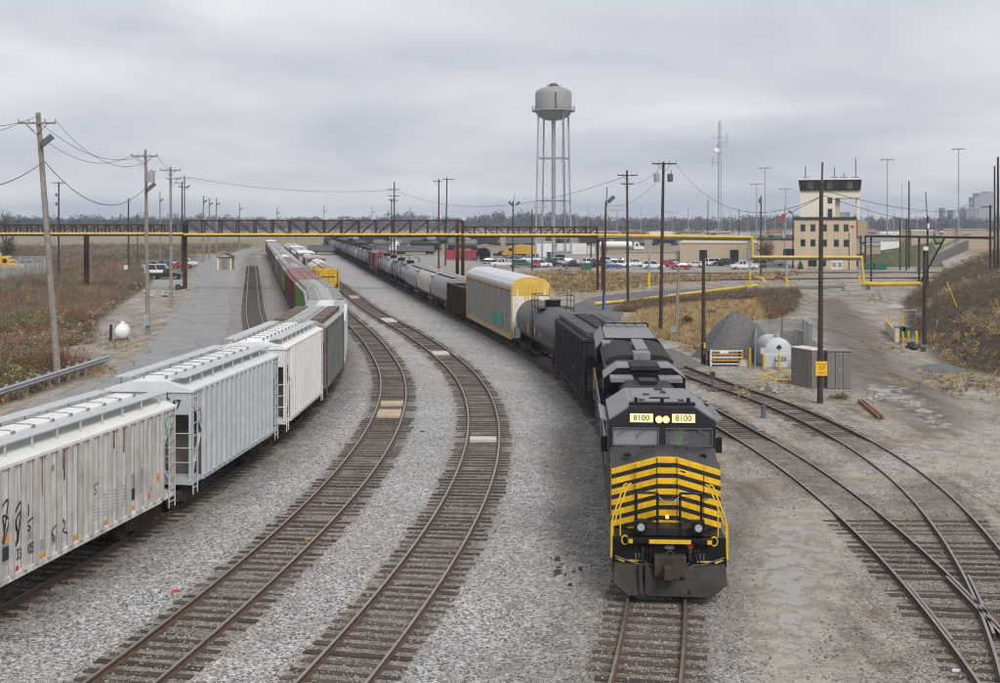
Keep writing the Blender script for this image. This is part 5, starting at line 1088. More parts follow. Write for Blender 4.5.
pole(148, 334.5, 150, 'pale wooden pole with grey transformer and floodlight beside the white propane tank', W_, .2, 145.5, arms=((132, 158, 156.5),), lamps=((152.5, 187, 1),), boxes=((151, 177, .75, .95, m_greysteel, 'transformer'), (147.5, 320, .5, .95, M('meter_box_blue', (.30, .34, .40), .5), 'meter_box')))
pole(171.3, 308, 167, 'pale pole with double crossarms between the propane tank pole and the bridge post', W_, .2, 170.5, arms=((161, 181, 170.5), (167, 181, 179)))
pole(184.5, 268, 175.5, 'distant pale pole with crossarm above the parked pickup', W_, .24, arms=((177, 193, 178),), lamps=((188.5, 187, 1),))
pole(182, 272, 182, 'brown pole with short crossarms just left of the bridge post', D_, .2, arms=((175.5, 184, 183), (179, 187, 187)))
pole(58.8, 278, 182, 'dark pole with crossarm behind the nearest leaning pole', D_, .2, arms=((52, 66, 183),), boxes=((57, 195, .3, .5, m_dgrey, 'switch'), (57, 204, .3, .5, m_dgrey, 'switch')))
pole(128.5, 272, 198.5, 'plain dark pole rising from the brush above the gravel patch', D_, .2, boxes=((126.5, 267.5, .8, .9, m_white, 'white_box'),))
pole(137.5, 262, 213, 'thin dark pole in the field behind the gravel patch', D_, .15)
pole(160, 262, 192, 'grey lamp pole behind the white van', W_, .2, lamps=((162.3, 200, 1),))
for i, (px, yt, py) in enumerate(((203.5, 195.5, 262), (209.3, 198, 259), (216.5, 198, 256.5), (239.5, 203, 251), (277, 207, 248), (324, 205, 244.5), (372, 206, 243), (410, 207, 242))):
    pole(px, py, yt, 'slender pale lamp pole in the distance, %s from the left behind the pipe bridge' % ORD[i], W_, .26, lamps=((px + 2, yt + 6, 1.6),), name='lamp_pole', cat='lamp pole')
pole(394.3, 268, 182, 'dark pole with stacked crossarms in front of the white truck', D_, .2, arms=((388, 400, 189.5), (388.5, 399.5, 196), (390.5, 398, 201)))
pole(391.5, 269, 199, 'shorter dark pole touching the one with stacked crossarms', D_, .17, arms=((388.5, 395, 200),))
pole(438.8, 270, 179, 'dark pole with short left crossarm above the rounded hoppers', D_, .21, arms=((433, 442, 181.5),))
pole(445.3, 266, 177.5, 'dark pole with crossarm right beside its twin above the gondola', D_, .2, 447, arms=((443, 454.5, 179.5),))
pole(513, 272, 201, 'dark pole with twin floodlights above the auto carrier', D_, .2, lamps=((510.5, 203.5, -1), (518, 203.5, 1)), spike=(515, 193.5))
pole(532, 270, 209, 'bare dark pole in front of the water tower leg', D_, .18)
pole(591, 262, 220, 'short bare pole behind the parked cars near the bridge end', D_, .2)
pole(603.5, 310, 201, 'dark pole with floodlight and blue base behind the grey tank car', D_, .17, 606, lamps=((611, 199.5, 1),), spike=(607, 187), boxes=((604.5, 302, .22, 1.8, M('blue_wrap', (.06, .16, .40), .6), 'blue_wrap'),))
pole(628, 306, 170.5, 'dark pole with two crossarms left of the twin-transformer pole', D_, .18, 627, arms=((617.5, 637.5, 175.5), (621, 633, 184)))
pole(660.5, 331.5, 162, 'tall dark pole with two transformers above the dry grass', D_, .19, 663.5, arms=((652, 676, 164),), boxes=((656.5, 178, .55, .75, m_greysteel, 'transformer'), (670, 178, .5, .75, m_dgrey, 'transformer')))
pole(675, 338, 266, 'short leaning grey post with meter box in the dry grass', W_, .15, 679, boxes=((672.5, 329, .4, .5, m_greysteel, 'meter_box'),))
pole(703.5, 364, 256, 'short black post with yellow markers beside the gravel pile', D_, .17, boxes=((703.8, 345, .12, .38, m_yellow, 'yellow_marker'), (703.8, 351.5, .12, .3, m_yellow, 'yellow_marker'), (711, 311, .55, .22, m_dgrey, 'lamp_head')))
sp = pole(820, 403, 183, 'tall dark pole carrying a yellow sign beside the grey equipment boxes', D_, .17, 821.3, spike=(822.5, 162.5))
pole(708, 247, 200, 'bare dark pole behind the beige warehouse roof', D_, .25)
pole(739, 245, 209, 'thin pole behind the warehouse, right of the radio mast', D_, .22)
pole(761, 276, 196, 'dark pole beside the bushy tree left of the control tower', D_, .18, boxes=((760, 201, .6, .8, m_dgrey, 'transformer'), (760.5, 213, .5, .5, m_dgrey, 'switch')))
pole(793, 268, 212, 'dark bracket lamp post touching the control tower wall', D_, .15, lamps=((789.5, 212, -1),), name='lamp_pole', cat='lamp pole')
pole(849, 270, 233, 'thin dark pole in front of the control tower', D_, .12)
pole(909, 268, 181, 'tallest bare pole right of the control tower', D_, .22, spike=None)
pole(900, 270, 218, 'bare dark pole beside the green portable toilet', D_, .2)
pole(906.5, 270, 218.5, 'bare dark pole pressed against the tallest bare pole', D_, .2)
pole(924.5, 345, 247, 'short dark pole with pale cap behind the yellow bollards', D_, .18, boxes=((924.4, 248.5, .36, .3, m_white, 'cap'),))
pole(927.5, 303, 215.5, 'taller dark pole right behind the pale-capped one', D_, .17, spike=(925.6, 191.5), boxes=((927.5, 226, .2, .7, m_white, 'white_marker'),))
def hp(px, py, ytop, label, r=.2, **k):
    Y = 128.0; g = P(px, py, Y); gz = ground_z(g.x, g.y); b = P(px, ytop, Y); root = thing('utility_pole', label, 'utility pole', (g.x, Y, gz - .4)); MB().cyl((0, 0, 0), b - Vector(root.location), r, 10, r * .7).build('pole', m_wooddark, root, smooth=50)
    if 'arm' in k: p = P(px, k['arm'], Y) - Vector(root.location); MB().bar(p + Vector((-1, 0, 0)), p + Vector((.3, 0, 0)), .1).build('crossarm', m_wooddark, root)
hp(998, 238, 157, 'tall dark pole on the hilltop at the right edge', .15); hp(994.6, 238, 166, 'slightly shorter dark pole on the hilltop beside the tallest', .12); hp(990.3, 238, 205, 'short dark pole with crossarm on the hilltop', .14, arm=207)
# sign on its pole
g = G(820, 403); Y = g.y; c = P(820.3, 368, Y); sg = thing('warning_sign', 'yellow rectangular sign fixed to the tall dark pole', 'sign', (c.x, Y - .24, c.z)); MB().box(-.32, .32, 0, .03, -.4, .4).build('sign_plate', M('sign_yellow', (.80, .47, .01), .5, var=.05), sg)
mb = MB()
for k, (z, w_) in enumerate(((.24, .24), (.1, .17), (-.02, .14), (-.24, .2))): 
    x = -w_
    while x < w_: mb.box(x, x + .045, -.004, -.001, z - .03, z + .03); x += .065
stuff(mb.build('sign_text', M('sign_text_brown', (.25, .12, .01), .7), sg))
# light masts and radio mast
def mast(px, py, ytop, r, label, Y, cross=True):
    b = P(px, py, Y); t = P(px, ytop, Y); root = thing('high_mast_light', label, 'light mast', (b.x, Y, GZ)); H_ = t.z - GZ; MB().cyl((0, 0, 0), (0, 0, H_), r, 8, r * .5).build('mast', m_greysteel, root, smooth=50)
    if cross:
        mb = MB(); w_ = 1.6 * Y / 300
        for k in range(6): a = k * math.pi / 3; mb.box(w_ * math.cos(a) - .25, w_ * math.cos(a) + .25, w_ * math.sin(a) - .25, w_ * math.sin(a) + .25, H_ - .3, H_ + .1)
        mb.tube([(w_ * math.cos(k * math.pi / 3), w_ * math.sin(k * math.pi / 3), H_) for k in range(7)], .08, 5); mb.bar((-w_, 0, H_), (w_, 0, H_), .1); mb.build('lamp_ring', m_greysteel, root)
mast(958.5, 236, 149, .32, 'high light mast above the grain elevator, rightmost of the tall masts', 420); mast(887.3, 236, 159.5, .3, 'high light mast between the control tower and the bare poles', 420); mast(765, 240, 168, .28, 'tallest light mast left of the control tower', 430); mast(756.5, 240, 184, .25, 'shorter light mast beside the tallest one left of the tower', 470); mast(785.5, 240, 189, .25, 'thin light mast close to the left wall of the control tower', 470); mast(902, 236, 183, .2, 'thin hazy mast behind the bare poles', 520, False)
for i, (px, yt, Y) in enumerate(((541, 207, 520), (577, 214, 480), (588, 205, 600), (617, 210, 520), (641, 208, 560), (688, 207, 540), (672, 212, 600), (730, 211, 560), (748, 207, 520), (775, 210, 600), (868, 205, 480), (894, 209, 560), (917, 212, 600), (936, 208, 520))): mast(px, 238, yt, .22, 'thin distant pole on the skyline, %s of its row from the left' % ORD[i], Y, i % 3 == 0)
def radio():
    Y = 330; b = P(719.5, 240, Y); t = P(720.5, 121, Y); root = thing('radio_mast', 'slender lattice radio mast with side aerials and a dish', 'radio mast', (b.x, Y, GZ)); H_ = t.z - GZ; w_ = .75
    for k in range(3):
        a = k * 2.0944; MB().bar((w_ * math.cos(a), w_ * math.sin(a), 0), (w_ * .45 * math.cos(a), w_ * .45 * math.sin(a), H_), .14).build('mast_leg', m_greysteel, root)
    n = 22
    for k in range(n):
        z = H_ * k / n; z2 = H_ * (k + 1) / n; f0 = w_ * (1 - .55 * k / n); f1 = w_ * (1 - .55 * (k + 1) / n); mb = MB()
        for j in range(3): a, b2 = j * 2.0944, (j + 1) * 2.0944; mb.bar((f0 * math.cos(a), f0 * math.sin(a), z), (f1 * math.cos(b2), f1 * math.sin(b2), z2), .06)
        mb.build('lattice_bay', m_greysteel, root)
    for y in (138, 142, 163): z = P(0, y, Y).z - GZ; mb = MB(); mb.bar((-2.2 if y != 142 else -.3, 0, z), (2.2 if y != 163 else .3, 0, z), .08); mb.bar((2.1 if y != 163 else -2.1, 0, z - 1.2), (2.1 if y != 163 else -2.1, 0, z + 1.6), .09); mb.build('aerial', m_dgrey, root)
    z = P(0, 148.5, Y).z - GZ; mb = MB(); mb.lathe([(.05, 0), (.8, -.25), (1.05, -.6), (1.05, -.7), (.8, -.35), (.02, -.1)], 14, (0, 0, 0), 'x'); d = mb.build('dish', m_white, root); d.location = (-.4, -.6, z); d.rotation_euler = (0, 0, R(60))
radio()
# wires
def wire(p, q, sag, label, n=14, r=.018):
    mb = MB(); p, q = Vector(p), Vector(q); pts = [p.lerp(q, k / n) - Vector((0, 0, sag * 4 * (k / n) * (1 - k / n))) for k in range(n + 1)]; mb.tube([v - p for v in pts], r, 4); o = mb.build('wire', m_dgrey); o.location = p; tag(o, label, 'wire', 'overhead wires'); return o
Yp1, Yp2, Yp3, Yp4 = G(58.5, 381).y, G(148, 334.5).y, G(171.3, 308).y, G(184.5, 268).y
for (a, b, lab, sg_) in ((22, 133, 'overhead wire from the left tip of the nearest crossarm to the propane tank pole', 1.6), (38, 145, 'overhead wire from the top of the nearest leaning pole to the propane tank pole', 1.3), (56, 157, 'overhead wire from the right tip of the nearest crossarm to the propane tank pole', 1.9)):
    wire(P(a, 121.5, Yp1), P(b, 154.5, Yp2), sg_, lab); 
for (a, y0, y1, lab) in ((22, 121.5, 131, 'lowest wire leaving the frame at the left edge'), (38, 116, 125, 'topmost wire leaving the frame at the left edge')): wire(P(a, y0, Yp1), P(-30, y1, Yp1 - 12), .3, lab)
wire(P(44, 161, Yp1), P(146.5, 187, Yp2), 2.2, 'heavy low sagging cable from the leaning pole to the propane tank pole', r=.03); wire(P(43, 162, Yp1), P(-30, 190, Yp1 - 12), .4, 'heavy low cable leaving the frame at the left edge', r=.03)
for a, b, lab in ((133, 162, 'left'), (157, 180, 'right')): wire(P(a, 154.5, Yp2), P(b, 169, Yp3), .8, 'thin wire from the %s arm tip of the propane tank pole to the double-crossarm pole' % lab)
wire(P(192, 178, Yp4), P(394, 190, G(394.3, 268).y), 1.4, 'long thin wire crossing the sky to the pole with stacked crossarms', r=.035); wire(P(394, 190, 225), P(627, 176, 136), 3.5, 'long wire passing the water tower to the twin-crossarm pole', 24, .025)
wire(P(627, 184, 136), P(662, 166, 105), .6, 'short wire up to the twin-transformer pole'); wire(P(676, 164, 105), P(822, 196, 64), 2.4, 'wire from the twin-transformer pole to the pole with the yellow sign', 20); wire(P(660, 178, 105), P(606, 205, 130), 1.0, 'wire down from the transformers to the floodlight pole')
wire(P(821, 197, 62.4), P(700, 226, 150), 1.2, 'slanting wire from the sign pole down towards the warehouse', 20); wire(P(822, 190, 62.4), P(990, 206, 128), .9, 'upper wire from the sign pole to the hilltop', 20); wire(P(822, 195, 62.4), P(990, 221, 128), 1.0, 'lower wire from the sign pole to the hilltop', 20)

# ---------------------------------------------------------------- water tower
def water_tower():
    Y = 292.0; k = Y / F; b = P(553.5, 262, Y); root = thing('water_tower', 'tall grey steel water tower on four splayed legs', 'water tower', (b.x, Y, GZ)); m = M('water_tower_paint', (.27, .27, .268), .6, var=.1, streak=.3, dirt=(.2, .18, .16)); ml = M('tower_leg_paint', (.33, .335, .34), .6)
    Z = lambda y: P(0, y, Y).z - GZ; r = 18.2 * k; zt, zs_, zb, zl = Z(86.5), Z(94), Z(111), Z(121)
    prof = [(.02, zl)] + [(r * math.sin(R(a)), zb - (zb - zl) * math.cos(R(a))) for a in (20, 40, 60, 80)] + [(r, zb), (r, zs_)] + [(r * math.cos(R(a)), zs_ + (zt - zs_) * math.sin(R(a))) for a in (20, 40, 60, 80)] + [(.02, zt)]
    MB().lathe(prof, 40).build('tank', m, root, smooth=35)
    mb = MB(); mb.lathe([(r, zb - .15), (r + .9, zb - .15), (r + .9, zb + .05), (r, zb + .05)], 40); bal = mb.build('balcony', ml, root)
    for q in range(24): a = q * math.pi / 12; MB().cyl(((r + .85) * math.cos(a), (r + .85) * math.sin(a), zb), ((r + .85) * math.cos(a), (r + .85) * math.sin(a), zb + 1.05), .05, 5).build('baluster', ml, bal)
    for z in (.55, 1.05): mb = MB(); mb.tube([((r + .85) * math.cos(a), (r + .85) * math.sin(a), zb + z) for a in [q * math.pi / 16 for q in range(33)]], .045, 5); mb.build('handrail', ml, bal)
    MB().cyl((0, 0, 0), (0, 0, zl + .3), 3.2 * k / 2 + .1, 16).build('riser_pipe', ml, root, smooth=40)
    tops, bots = [], []
    for q in range(4): a = R(30 + 90 * q); tops.append(Vector((r * .97 * math.cos(a), r * .97 * math.sin(a), zb + .3))); bots.append(Vector((21.5 * k * math.cos(a), 21.5 * k * math.sin(a), 0)))
    for a, b2 in zip(bots, tops): MB().cyl(a, b2, .22, 10).build('tower_leg', ml, root, smooth=40)
    lv = [.0, .40, .68, 1.0]
    for i in (1, 2):
        for q in range(4): MB().cyl(bots[q].lerp(tops[q], lv[i]), bots[(q + 1) % 4].lerp(tops[(q + 1) % 4], lv[i]), .16, 6).build('strut', ml, root)
    for i in range(3):
        for q in range(4):
            for s in (0, 1): u, v = (q, (q + 1) % 4) if s else ((q + 1) % 4, q); MB().cyl(bots[u].lerp(tops[u], lv[i]), bots[v].lerp(tops[v], lv[i + 1]), .03, 4).build('tie_rod', ml, root)
    a, b2 = bots[3], tops[3]; mb = MB(); off = Vector((-.2, -.6, 0))
    for s in (-.3, .3): mb.bar(a + off + Vector((s, 0, 0)), b2 + off + Vector((s, 0, 0)), .08)
    for q in range(60): p = a.lerp(b2, q / 60) + off; mb.bar(p + Vector((-.3, 0, 0)), p + Vector((.3, 0, 0)), .07)
    mb.build('ladder', m_dgrey, root)
    mb = MB(); mb.lathe([(1.1, zt - .3), (1.2, zt + .3), (.8, zt + .75), (.02, zt + .85)], 16); mb.build('vent', m_dgrey, root); mb = MB(); mb.bar((-1.6, -.8, zt + .2), (1.8, -.6, zt + .05), .12); mb.bar((-1.6, -.8, zt - .4), (-1.6, -.8, zt + .7), .1); mb.bar((1.8, -.6, zt - .9), (1.8, -.6, zt + .6), .1); mb.build('roof_rail', m_dgrey, root)
    mb = MB(); mb.box(.2, .55, -r - .25, -r - .05, zb - .1, zs_); mb.build('tank_ladder', m_dgrey, root)
water_tower()

# ---------------------------------------------------------------- buildings
m_beige = M('beige_render', (.53, .43, .295), .85, var=.06, scale=.5, streak=.12, dirt=(.32, .26, .19)); m_cream = M('cream_panel', (.70, .66, .55), .8, var=.05, streak=.1, dirt=(.4, .36, .3)); m_trim = M('dark_trim', (.035, .032, .032), .7); m_tanw = M('warehouse_tan', (.44, .355, .26), .85, var=.06, streak=.15, dirt=(.3, .25, .2))
def window(root, x, z, w_, h_, y, m=m_glass, name='window'):
    o = MB().box(x - w_ / 2, x + w_ / 2, y - .03, y + .05, z - h_ / 2, z + h_ / 2).build(name, m, root); f = MB()
    for a in ((x - w_ / 2 - .08, x - w_ / 2, z - h_ / 2, z + h_ / 2), (x + w_ / 2, x + w_ / 2 + .08, z - h_ / 2, z + h_ / 2), (x - w_ / 2 - .08, x + w_ / 2 + .08, z + h_ / 2, z + h_ / 2 + .08), (x - w_ / 2 - .08, x + w_ / 2 + .08, z - h_ / 2 - .1, z - h_ / 2)): f.box(a[0], a[1], y - .07, y + .02, a[2], a[3])
    f.build('frame', m_trim, o); return o
def control_tower():
    Y = 243.0; b = P(825, 270, Y); root = thing('control_tower', 'beige yard control tower with dark glazed observation cab on top', 'building', (b.x, Y, GZ), -math.atan2(b.x, Y)); root.scale = (.965, 1, 1); X = lambda px: (px - 825) * Y / F; Z = lambda py: P(0, py, Y).z - GZ
    z0 = Z(219.7); MB().box(X(794.3), X(856), 0, 14, 0, z0).build('wall', m_beige, root)
    MB().box(X(793.6), X(856.7), -.2, 14.2, z0, z0 + .55).build('parapet', m_trim, root)
    for px in (807.5, 819, 830, 841, 851): MB().box(X(px) - .04, X(px) + .04, -.04, .0, .2, z0 - .2).build('wall_joint', m_cream, root)
    for px in (803, 813, 824.5, 836.3, 846): 
        for py in (227.8, 243): window(root, X(px), Z(py), .85, 1.3, 0)
    window(root, X(812.5), Z(262.8), 1.7, 1.4, 0); window(root, X(824), Z(263), .7, 1.2, 0)
    d = MB().box(X(831.3), X(842.6), -.12, -.01, .0, 1.9).build('double_door', m_white, root)
    for px in (834.2, 839.7): MB().box(X(px) - .42, X(px) + .42, -.15, -.121, .5, 1.5).build('door_vent', m_greysteel, d)
    MB().box(X(852) - .35, X(852) + .35, -.06, -.01, Z(226.8) - .25, Z(226.8) + .25).build('red_sign', m_red, root); MB().box(X(809), X(818), -.5, -.01, 0, .5).build('bench', m_concrete, root)
    zc = Z(190.5); MB().box(X(800), X(835.3), 1, 11, z0 + .01, zc).build('upper_shaft', m_cream, root)
    window(root, X(830), Z(200.4), .8, 1.1, 1); window(root, X(830), Z(213.5), .8, 1.9, 1)
    MB().box(X(835.35), X(840), 2.5, 4, z0 + .01, Z(198)).build('pillar', M('pillar_shade_tan', (.50, .45, .34), .8), root); MB().box(X(835.31), X(860), 1.0, 11, Z(198), zc).build('cab_beam', m_cream, root)
    MB().box(X(856.6), X(859.8), 1.2, 2.2, z0 - .1, Z(198)).build('column', m_cream, root); MB().box(X(856.6), X(859.8), 9.6, 10.6, z0 - .1, Z(198)).build('column', m_cream, root)
    za, zb = zc, Z(180); mb = MB(); mb.loft([[(X(799.6), .6, za), (X(860.2), .6, za), (X(860.2), 11.6, za), (X(799.6), 11.6, za)], [(X(798.4), -.1, zb), (X(861.4), -.1, zb), (X(861.4), 12.3, zb), (X(798.4), 12.3, zb)]]); cab = mb.build('observation_cab', m_trim, root)
    MB().box(X(797.9), X(861.9), -.4, 12.6, zb + .001, zb + .4).build('cab_roof', m_white, root)
    pane = M('cab_pane_tan', (.14, .115, .085), .2, var=.5, scale=.8); n = 9
    for k in range(n):
        xa, xb = X(800.6) + (X(859.4) - X(800.6)) * k / n, X(800.6) + (X(859.4) - X(800.6)) * (k + 1) / n; f = lambda z: .6 - .7 * (z - za) / (zb - za) - .03; z1, z2 = za + .35, zb - .3
        mb = MB(); mb.add([(xa + .12, f(z1), z1), (xb - .12, f(z1), z1), (xb - .12, f(z2), z2), (xa + .12, f(z2), z2), (xa + .12, f(z1) + .02, z1), (xb - .12, f(z1) + .02, z1), (xb - .12, f(z2) + .02, z2), (xa + .12, f(z2) + .02, z2)], [(0, 1, 2, 3), (7, 6, 5, 4), (0, 4, 5, 1), (1, 5, 6, 2), (2, 6, 7, 3), (3, 7, 4, 0)]); mb.build('pane', pane if k in (1, 4, 7) else m_glass, cab)
    for px, h_ in ((805, 1.6), (834.5, 1.4), (856, 2.6), (844, .6)): mb = MB(); mb.box(X(px) - .9, X(px) + .9, 5, 6.5, zb + .4, zb + .75); mb.cyl((X(px), 5.7, zb + .7), (X(px), 5.7, zb + .7 + h_ * 1.6), .12, 6); mb.build('roof_antenna', m_dgrey, root)
    MB().box(X(839.5), X(850), 3, 8, z0 + .55, z0 + 1.6).build('rooftop_unit', m_greysteel, root)
    MB().box(X(856.8), X(866.4), .5, 9, Z(235.6), Z(221)).build('stair_enclosure', M('stair_tan', (.40, .31, .19), .8, var=.1), root)
    for px in (860.5, 865): MB().box(X(px) - .18, X(px) + .18, .7, 1.1, 0, Z(235.6)).build('stair_post', m_trim, root)
    mb = MB(); mb.lathe([(.6, 0), (.65, .3), (.4, 1.1), (.02, 1.9)], 10, (X(800.5), -1.2, 0)); mb.build('potted_conifer', M('conifer_green', (.02, .05, .02), .9, bump=.8, bscale=8), root); 
control_tower()
def block(name, label, x0, x1, ytop, ybase, Y, depth, m, cat='building', win=(), roof=None, doors=()):
    b = P((x0 + x1) / 2, ybase, Y); root = thing(name, label, cat, (b.x, Y, GZ - .1), -math.atan2(b.x, Y) if x0 > 600 else 0); zt = P(0, ytop, Y).z - GZ + .1; h = (x1 - x0) * Y / F / 2
    MB().box(-h, h, 0, depth, 0, zt).build('wall', m, root); MB().box(-h - .15, h + .15, -.15, depth + .15, zt, zt + .35).build('roof', roof or m_greysteel, root)
    for px, py, w_, h_ in win: window(root, (px - (x0 + x1) / 2) * Y / F, P(0, py, Y).z - GZ, w_, h_, 0)
    return root
block('warehouse', 'long beige warehouse with dark doors behind the parked cars', 680.5, 757, 243.5, 264.5, 264, 30, m_tanw, win=((703.5, 255.2, 1.6, 2.4), (734, 255.2, 1.8, 2.6)), roof=M('pale_parapet', (.55, .47, .38), .8))
block('warehouse', 'recessed beige building between the warehouse and the control tower', 757.5, 795, 240, 263, 300, 25, m_tanw, win=((789, 253.5, 3.0, 2.6),), roof=m_trim)
block('retaining_wall', 'low tan wall left of the beige warehouse', 624, 680, 252.5, 265, 268, 1.2, m_tanw, cat='wall', roof=m_concrete)
block('warehouse', 'low white industrial building left of the white trailers', 536, 552, 243, 257, 330, 12, m_white); block('office_cabin', 'small grey site cabin with windows behind the parked cars', 554, 572, 252.5, 261, 285, 6, m_greysteel, win=((562, 257, 1.2, 1.2), (558, 257, 1.2, 1.2)))
block('warehouse', 'pale long shed on the far right beyond the hill', 945, 985, 230, 238.5, 420, 20, m_tanw); block('warehouse', 'beige block directly right of the control tower', 866, 880, 246, 262, 262, 15, m_tanw)
block('warehouse', 'low white shed behind the dark pipe right of the tower', 881, 900, 241, 247, 330, 10, m_white); block('equipment_hut', 'grey ribbed hut beside the green portable toilet', 886, 896.5, 253, 262, 262, 4, m_greysteel)
block('warehouse', 'small tan building with white roof behind the bare poles', 912, 932, 231, 238, 430, 12, m_tanw, roof=m_white); block('warehouse', 'hazy orange-brown shed left of the far right buildings', 900, 911, 231, 238, 440, 12, M('ochre_wall', (.42, .28, .12), .8))
def elevator():
    Y = 1500.0; m = M('elevator_concrete', (.33, .34, .36), .85, streak=.2); b = P(985, 228, Y); root = thing('grain_elevator', 'hazy grain elevator towers on the right horizon', 'grain elevator', (b.x, Y, GZ)); X = lambda px: (px - 985) * Y / F; Z = lambda py: P(0, py, Y).z - GZ
    for a, b2, t in ((965, 979, 207.5), (975, 981.5, 197), (979, 993, 193), (988, 993.5, 191.5), (953, 956, 210), (944.5, 946.5, 208)): MB().box(X(a), X(b2), random.uniform(0, 4), 20, 0, Z(t)).build('tower_block', m, root)
    for k in range(5): MB().cyl((X(966.5 + k * 2.8), -2, 0), (X(966.5 + k * 2.8), -2, Z(209)), 1.4 * Y / F, 12).build('silo', m, root, smooth=40)
    MB().bar((X(953), 5, Z(213)), (X(980), 5, Z(199)), 1.5).build('conveyor', m, root)
elevator()
# shed on the left road
def shed():
    g = G(224.5, 270.5); root = thing('guard_shed', 'small tan shed with grey door and peaked roof beside the asphalt road', 'shed', (g.x, g.y, GZ)); m = M('shed_tan', (.38, .27, .17), .85, var=.15, streak=.2)
    MB().box(-1.45, 1.45, 0, 2.8, 0, 2.75).build('wall', m, root); mb = MB(); mb.prism([(-1.75, 2.75), (1.75, 2.75), (0, 3.65)], 'y', -.3, 3.1); mb.build('roof', m_trim, root); MB().prism([(-1.4, 2.8), (1.4, 2.8), (0, 3.5)], 'y', -.33, -.301).build('gable', m_concrete, root)
    MB().box(-.6, .6, -.06, -.005, .1, 2.3).build('door', M('shed_door_grey', (.16, .18, .20), .6), root); MB().box(-3.2, 3.2, -1.0, 3.2, -.1, .12).build('slab', m_concrete, root)
    for x in (-1.35, 1.35): MB().box(x - .12, x + .12, -.04, -.005, 0, 2.75).build('corner_board', m_white, root)
shed()
# ---------------------------------------------------------------- vehicles
VC = {}
VW = None
def vehicle(kind, px, py, rz, col, label, z=GZ, Yd=None, cat=None, group='parked vehicles'):
    global VW
    Lg, W, H_ = dict(sedan=(4.6, 1.8, 1.42), suv=(4.8, 1.9, 1.75), pickup=(5.7, 1.95, 1.85), van=(5.4, 2.0, 2.1))[kind]
    nm = dict(sedan='parked_car', suv='parked_suv', pickup='pickup_truck', van='parked_van')[kind]
    if kind not in VC:
        root = link(nm, None); h = Lg / 2; bl = .95 if kind != 'sedan' else .85; g = .32
        if kind == 'sedan': prof = [(-h, g), (-h, .78), (-h + .15, .92), (-h + .9, .95), (h - 1.3, .95), (h - .25, .78), (h, .62), (h, g)]; gh = ((-h + .5, h - 1.15), (-h + 1.25, h - 2.0))
        elif kind == 'suv': prof = [(-h, g), (-h, .95), (-h + .1, 1.03), (h - 1.2, 1.03), (h - .15, .92), (h, .75), (h, g)]; gh = ((-h + .12, h - 1.1), (-h + .4, h - 1.9))
        elif kind == 'van': prof = [(-h, g), (-h, 1.1), (h - 1.0, 1.12), (h - .15, .95), (h, .75), (h, g)]; gh = ((-h + .05, h - .85), (-h + .15, h - 1.6))
        else: prof = [(-h, .45), (-h, 1.08), (-.35, 1.08), (-.35, 1.1), (h - 1.3, 1.1), (h - .15, 1.0), (h, .85), (h, .42)]; gh = ((-.4, h - 1.25), (-.2, h - 2.0))
        MB().prism(prof, 'y', -W / 2, W / 2).build('body', r_paint, root, bevel=.06)
        zb = max(p[1] for p in prof) - .02; (a0, a1), (b0, b1) = gh; w0, w1 = W / 2 - .06, W / 2 - .24
        MB().loft([[(a0, -w0, zb), (a1, -w0, zb), (a1, w0, zb), (a0, w0, zb)], [(b0, -w1, H_ - .06), (b1, -w1, H_ - .06), (b1, w1, H_ - .06), (b0, w1, H_ - .06)]]).build('window_glass', m_glass, root)
        MB().box(b0 - .08, b1 + .08, -w1 - .03, w1 + .03, H_ - .07, H_).build('roof', r_paint, root, bevel=.03)
        for s in (-1, 1):
            mb = MB()
            for t in (.0, .5, .97): pa = Vector((a0 + (a1 - a0) * t, s * w0, zb)); pb = Vector((b0 + (b1 - b0) * t, s * w1, H_ - .05)); mb.bar(pa, pb, .09)
            mb.build('pillar', r_paint, root)
            MB().box(h - .1, h + .01, s * (W / 2 - .32) - .2, s * (W / 2 - .32) + .2, .62, .76).build('headlight', m_lens, root); MB().box(-h - .01, -h + .08, s * (W / 2 - .2) - .12, s * (W / 2 - .2) + .12, .68, .88).build('tail_light', m_red, root)
        if kind == 'pickup': MB().box(-h + .1, -.5, -W / 2 + .1, W / 2 - .1, 1.0, 1.09).build('bed_floor', m_dgrey, root)
        MB().box(-h - .05, h + .05, -W / 2 + .1, W / 2 - .1, .35, .5).build('bumper', m_dgrey, root, bevel=.03)
        if VW is None:
            mb = MB(); mb.cyl((0, -.1, 0), (0, .1, 0), .35, 14); mb.mi = 1; mb.cyl((0, .09, 0), (0, .115, 0), .2, 10); mb.cyl((0, -.115, 0), (0, -.09, 0), .2, 10); o = mb.build('wheel', [m_tyre, m_rim], smooth=40); VW = o.data; bpy.data.objects.remove(o)
        for sx in (-1, 1):
            for sy in (-1, 1): wv = link('wheel', VW, root); wv.location = (sx * (h - .95), sy * (W / 2 - .08), .35)
        VC[kind] = root
    else: root = copy_tree(VC[kind])
    g = G(px, py, z) if Yd is None else P(px, py, Yd); root.location = (g.x, g.y, GZ if Yd is None else g.z); root.rotation_euler = (0, 0, R(rz)); root.empty_display_size = .3
    mm = M('car_paint_%d_%d_%d' % tuple(int(c * 255) for c in col), col, .3, var=.05, spec=.6)
    for o in root.children:
        if o.type == 'MESH' and o.data.materials[0] == r_paint: o.material_slots[0].link = 'OBJECT'; o.material_slots[0].material = mm
    tag(root, label, cat or dict(sedan='car', suv='suv', pickup='pickup', van='van')[kind], group)
WH, RD, DK, SV, GN, MR, BL = (.72, .72, .71), (.38, .02, .03), (.025, .027, .03), (.38, .39, .40), (.035, .11, .075), (.07, .02, .02), (.04, .10, .26)
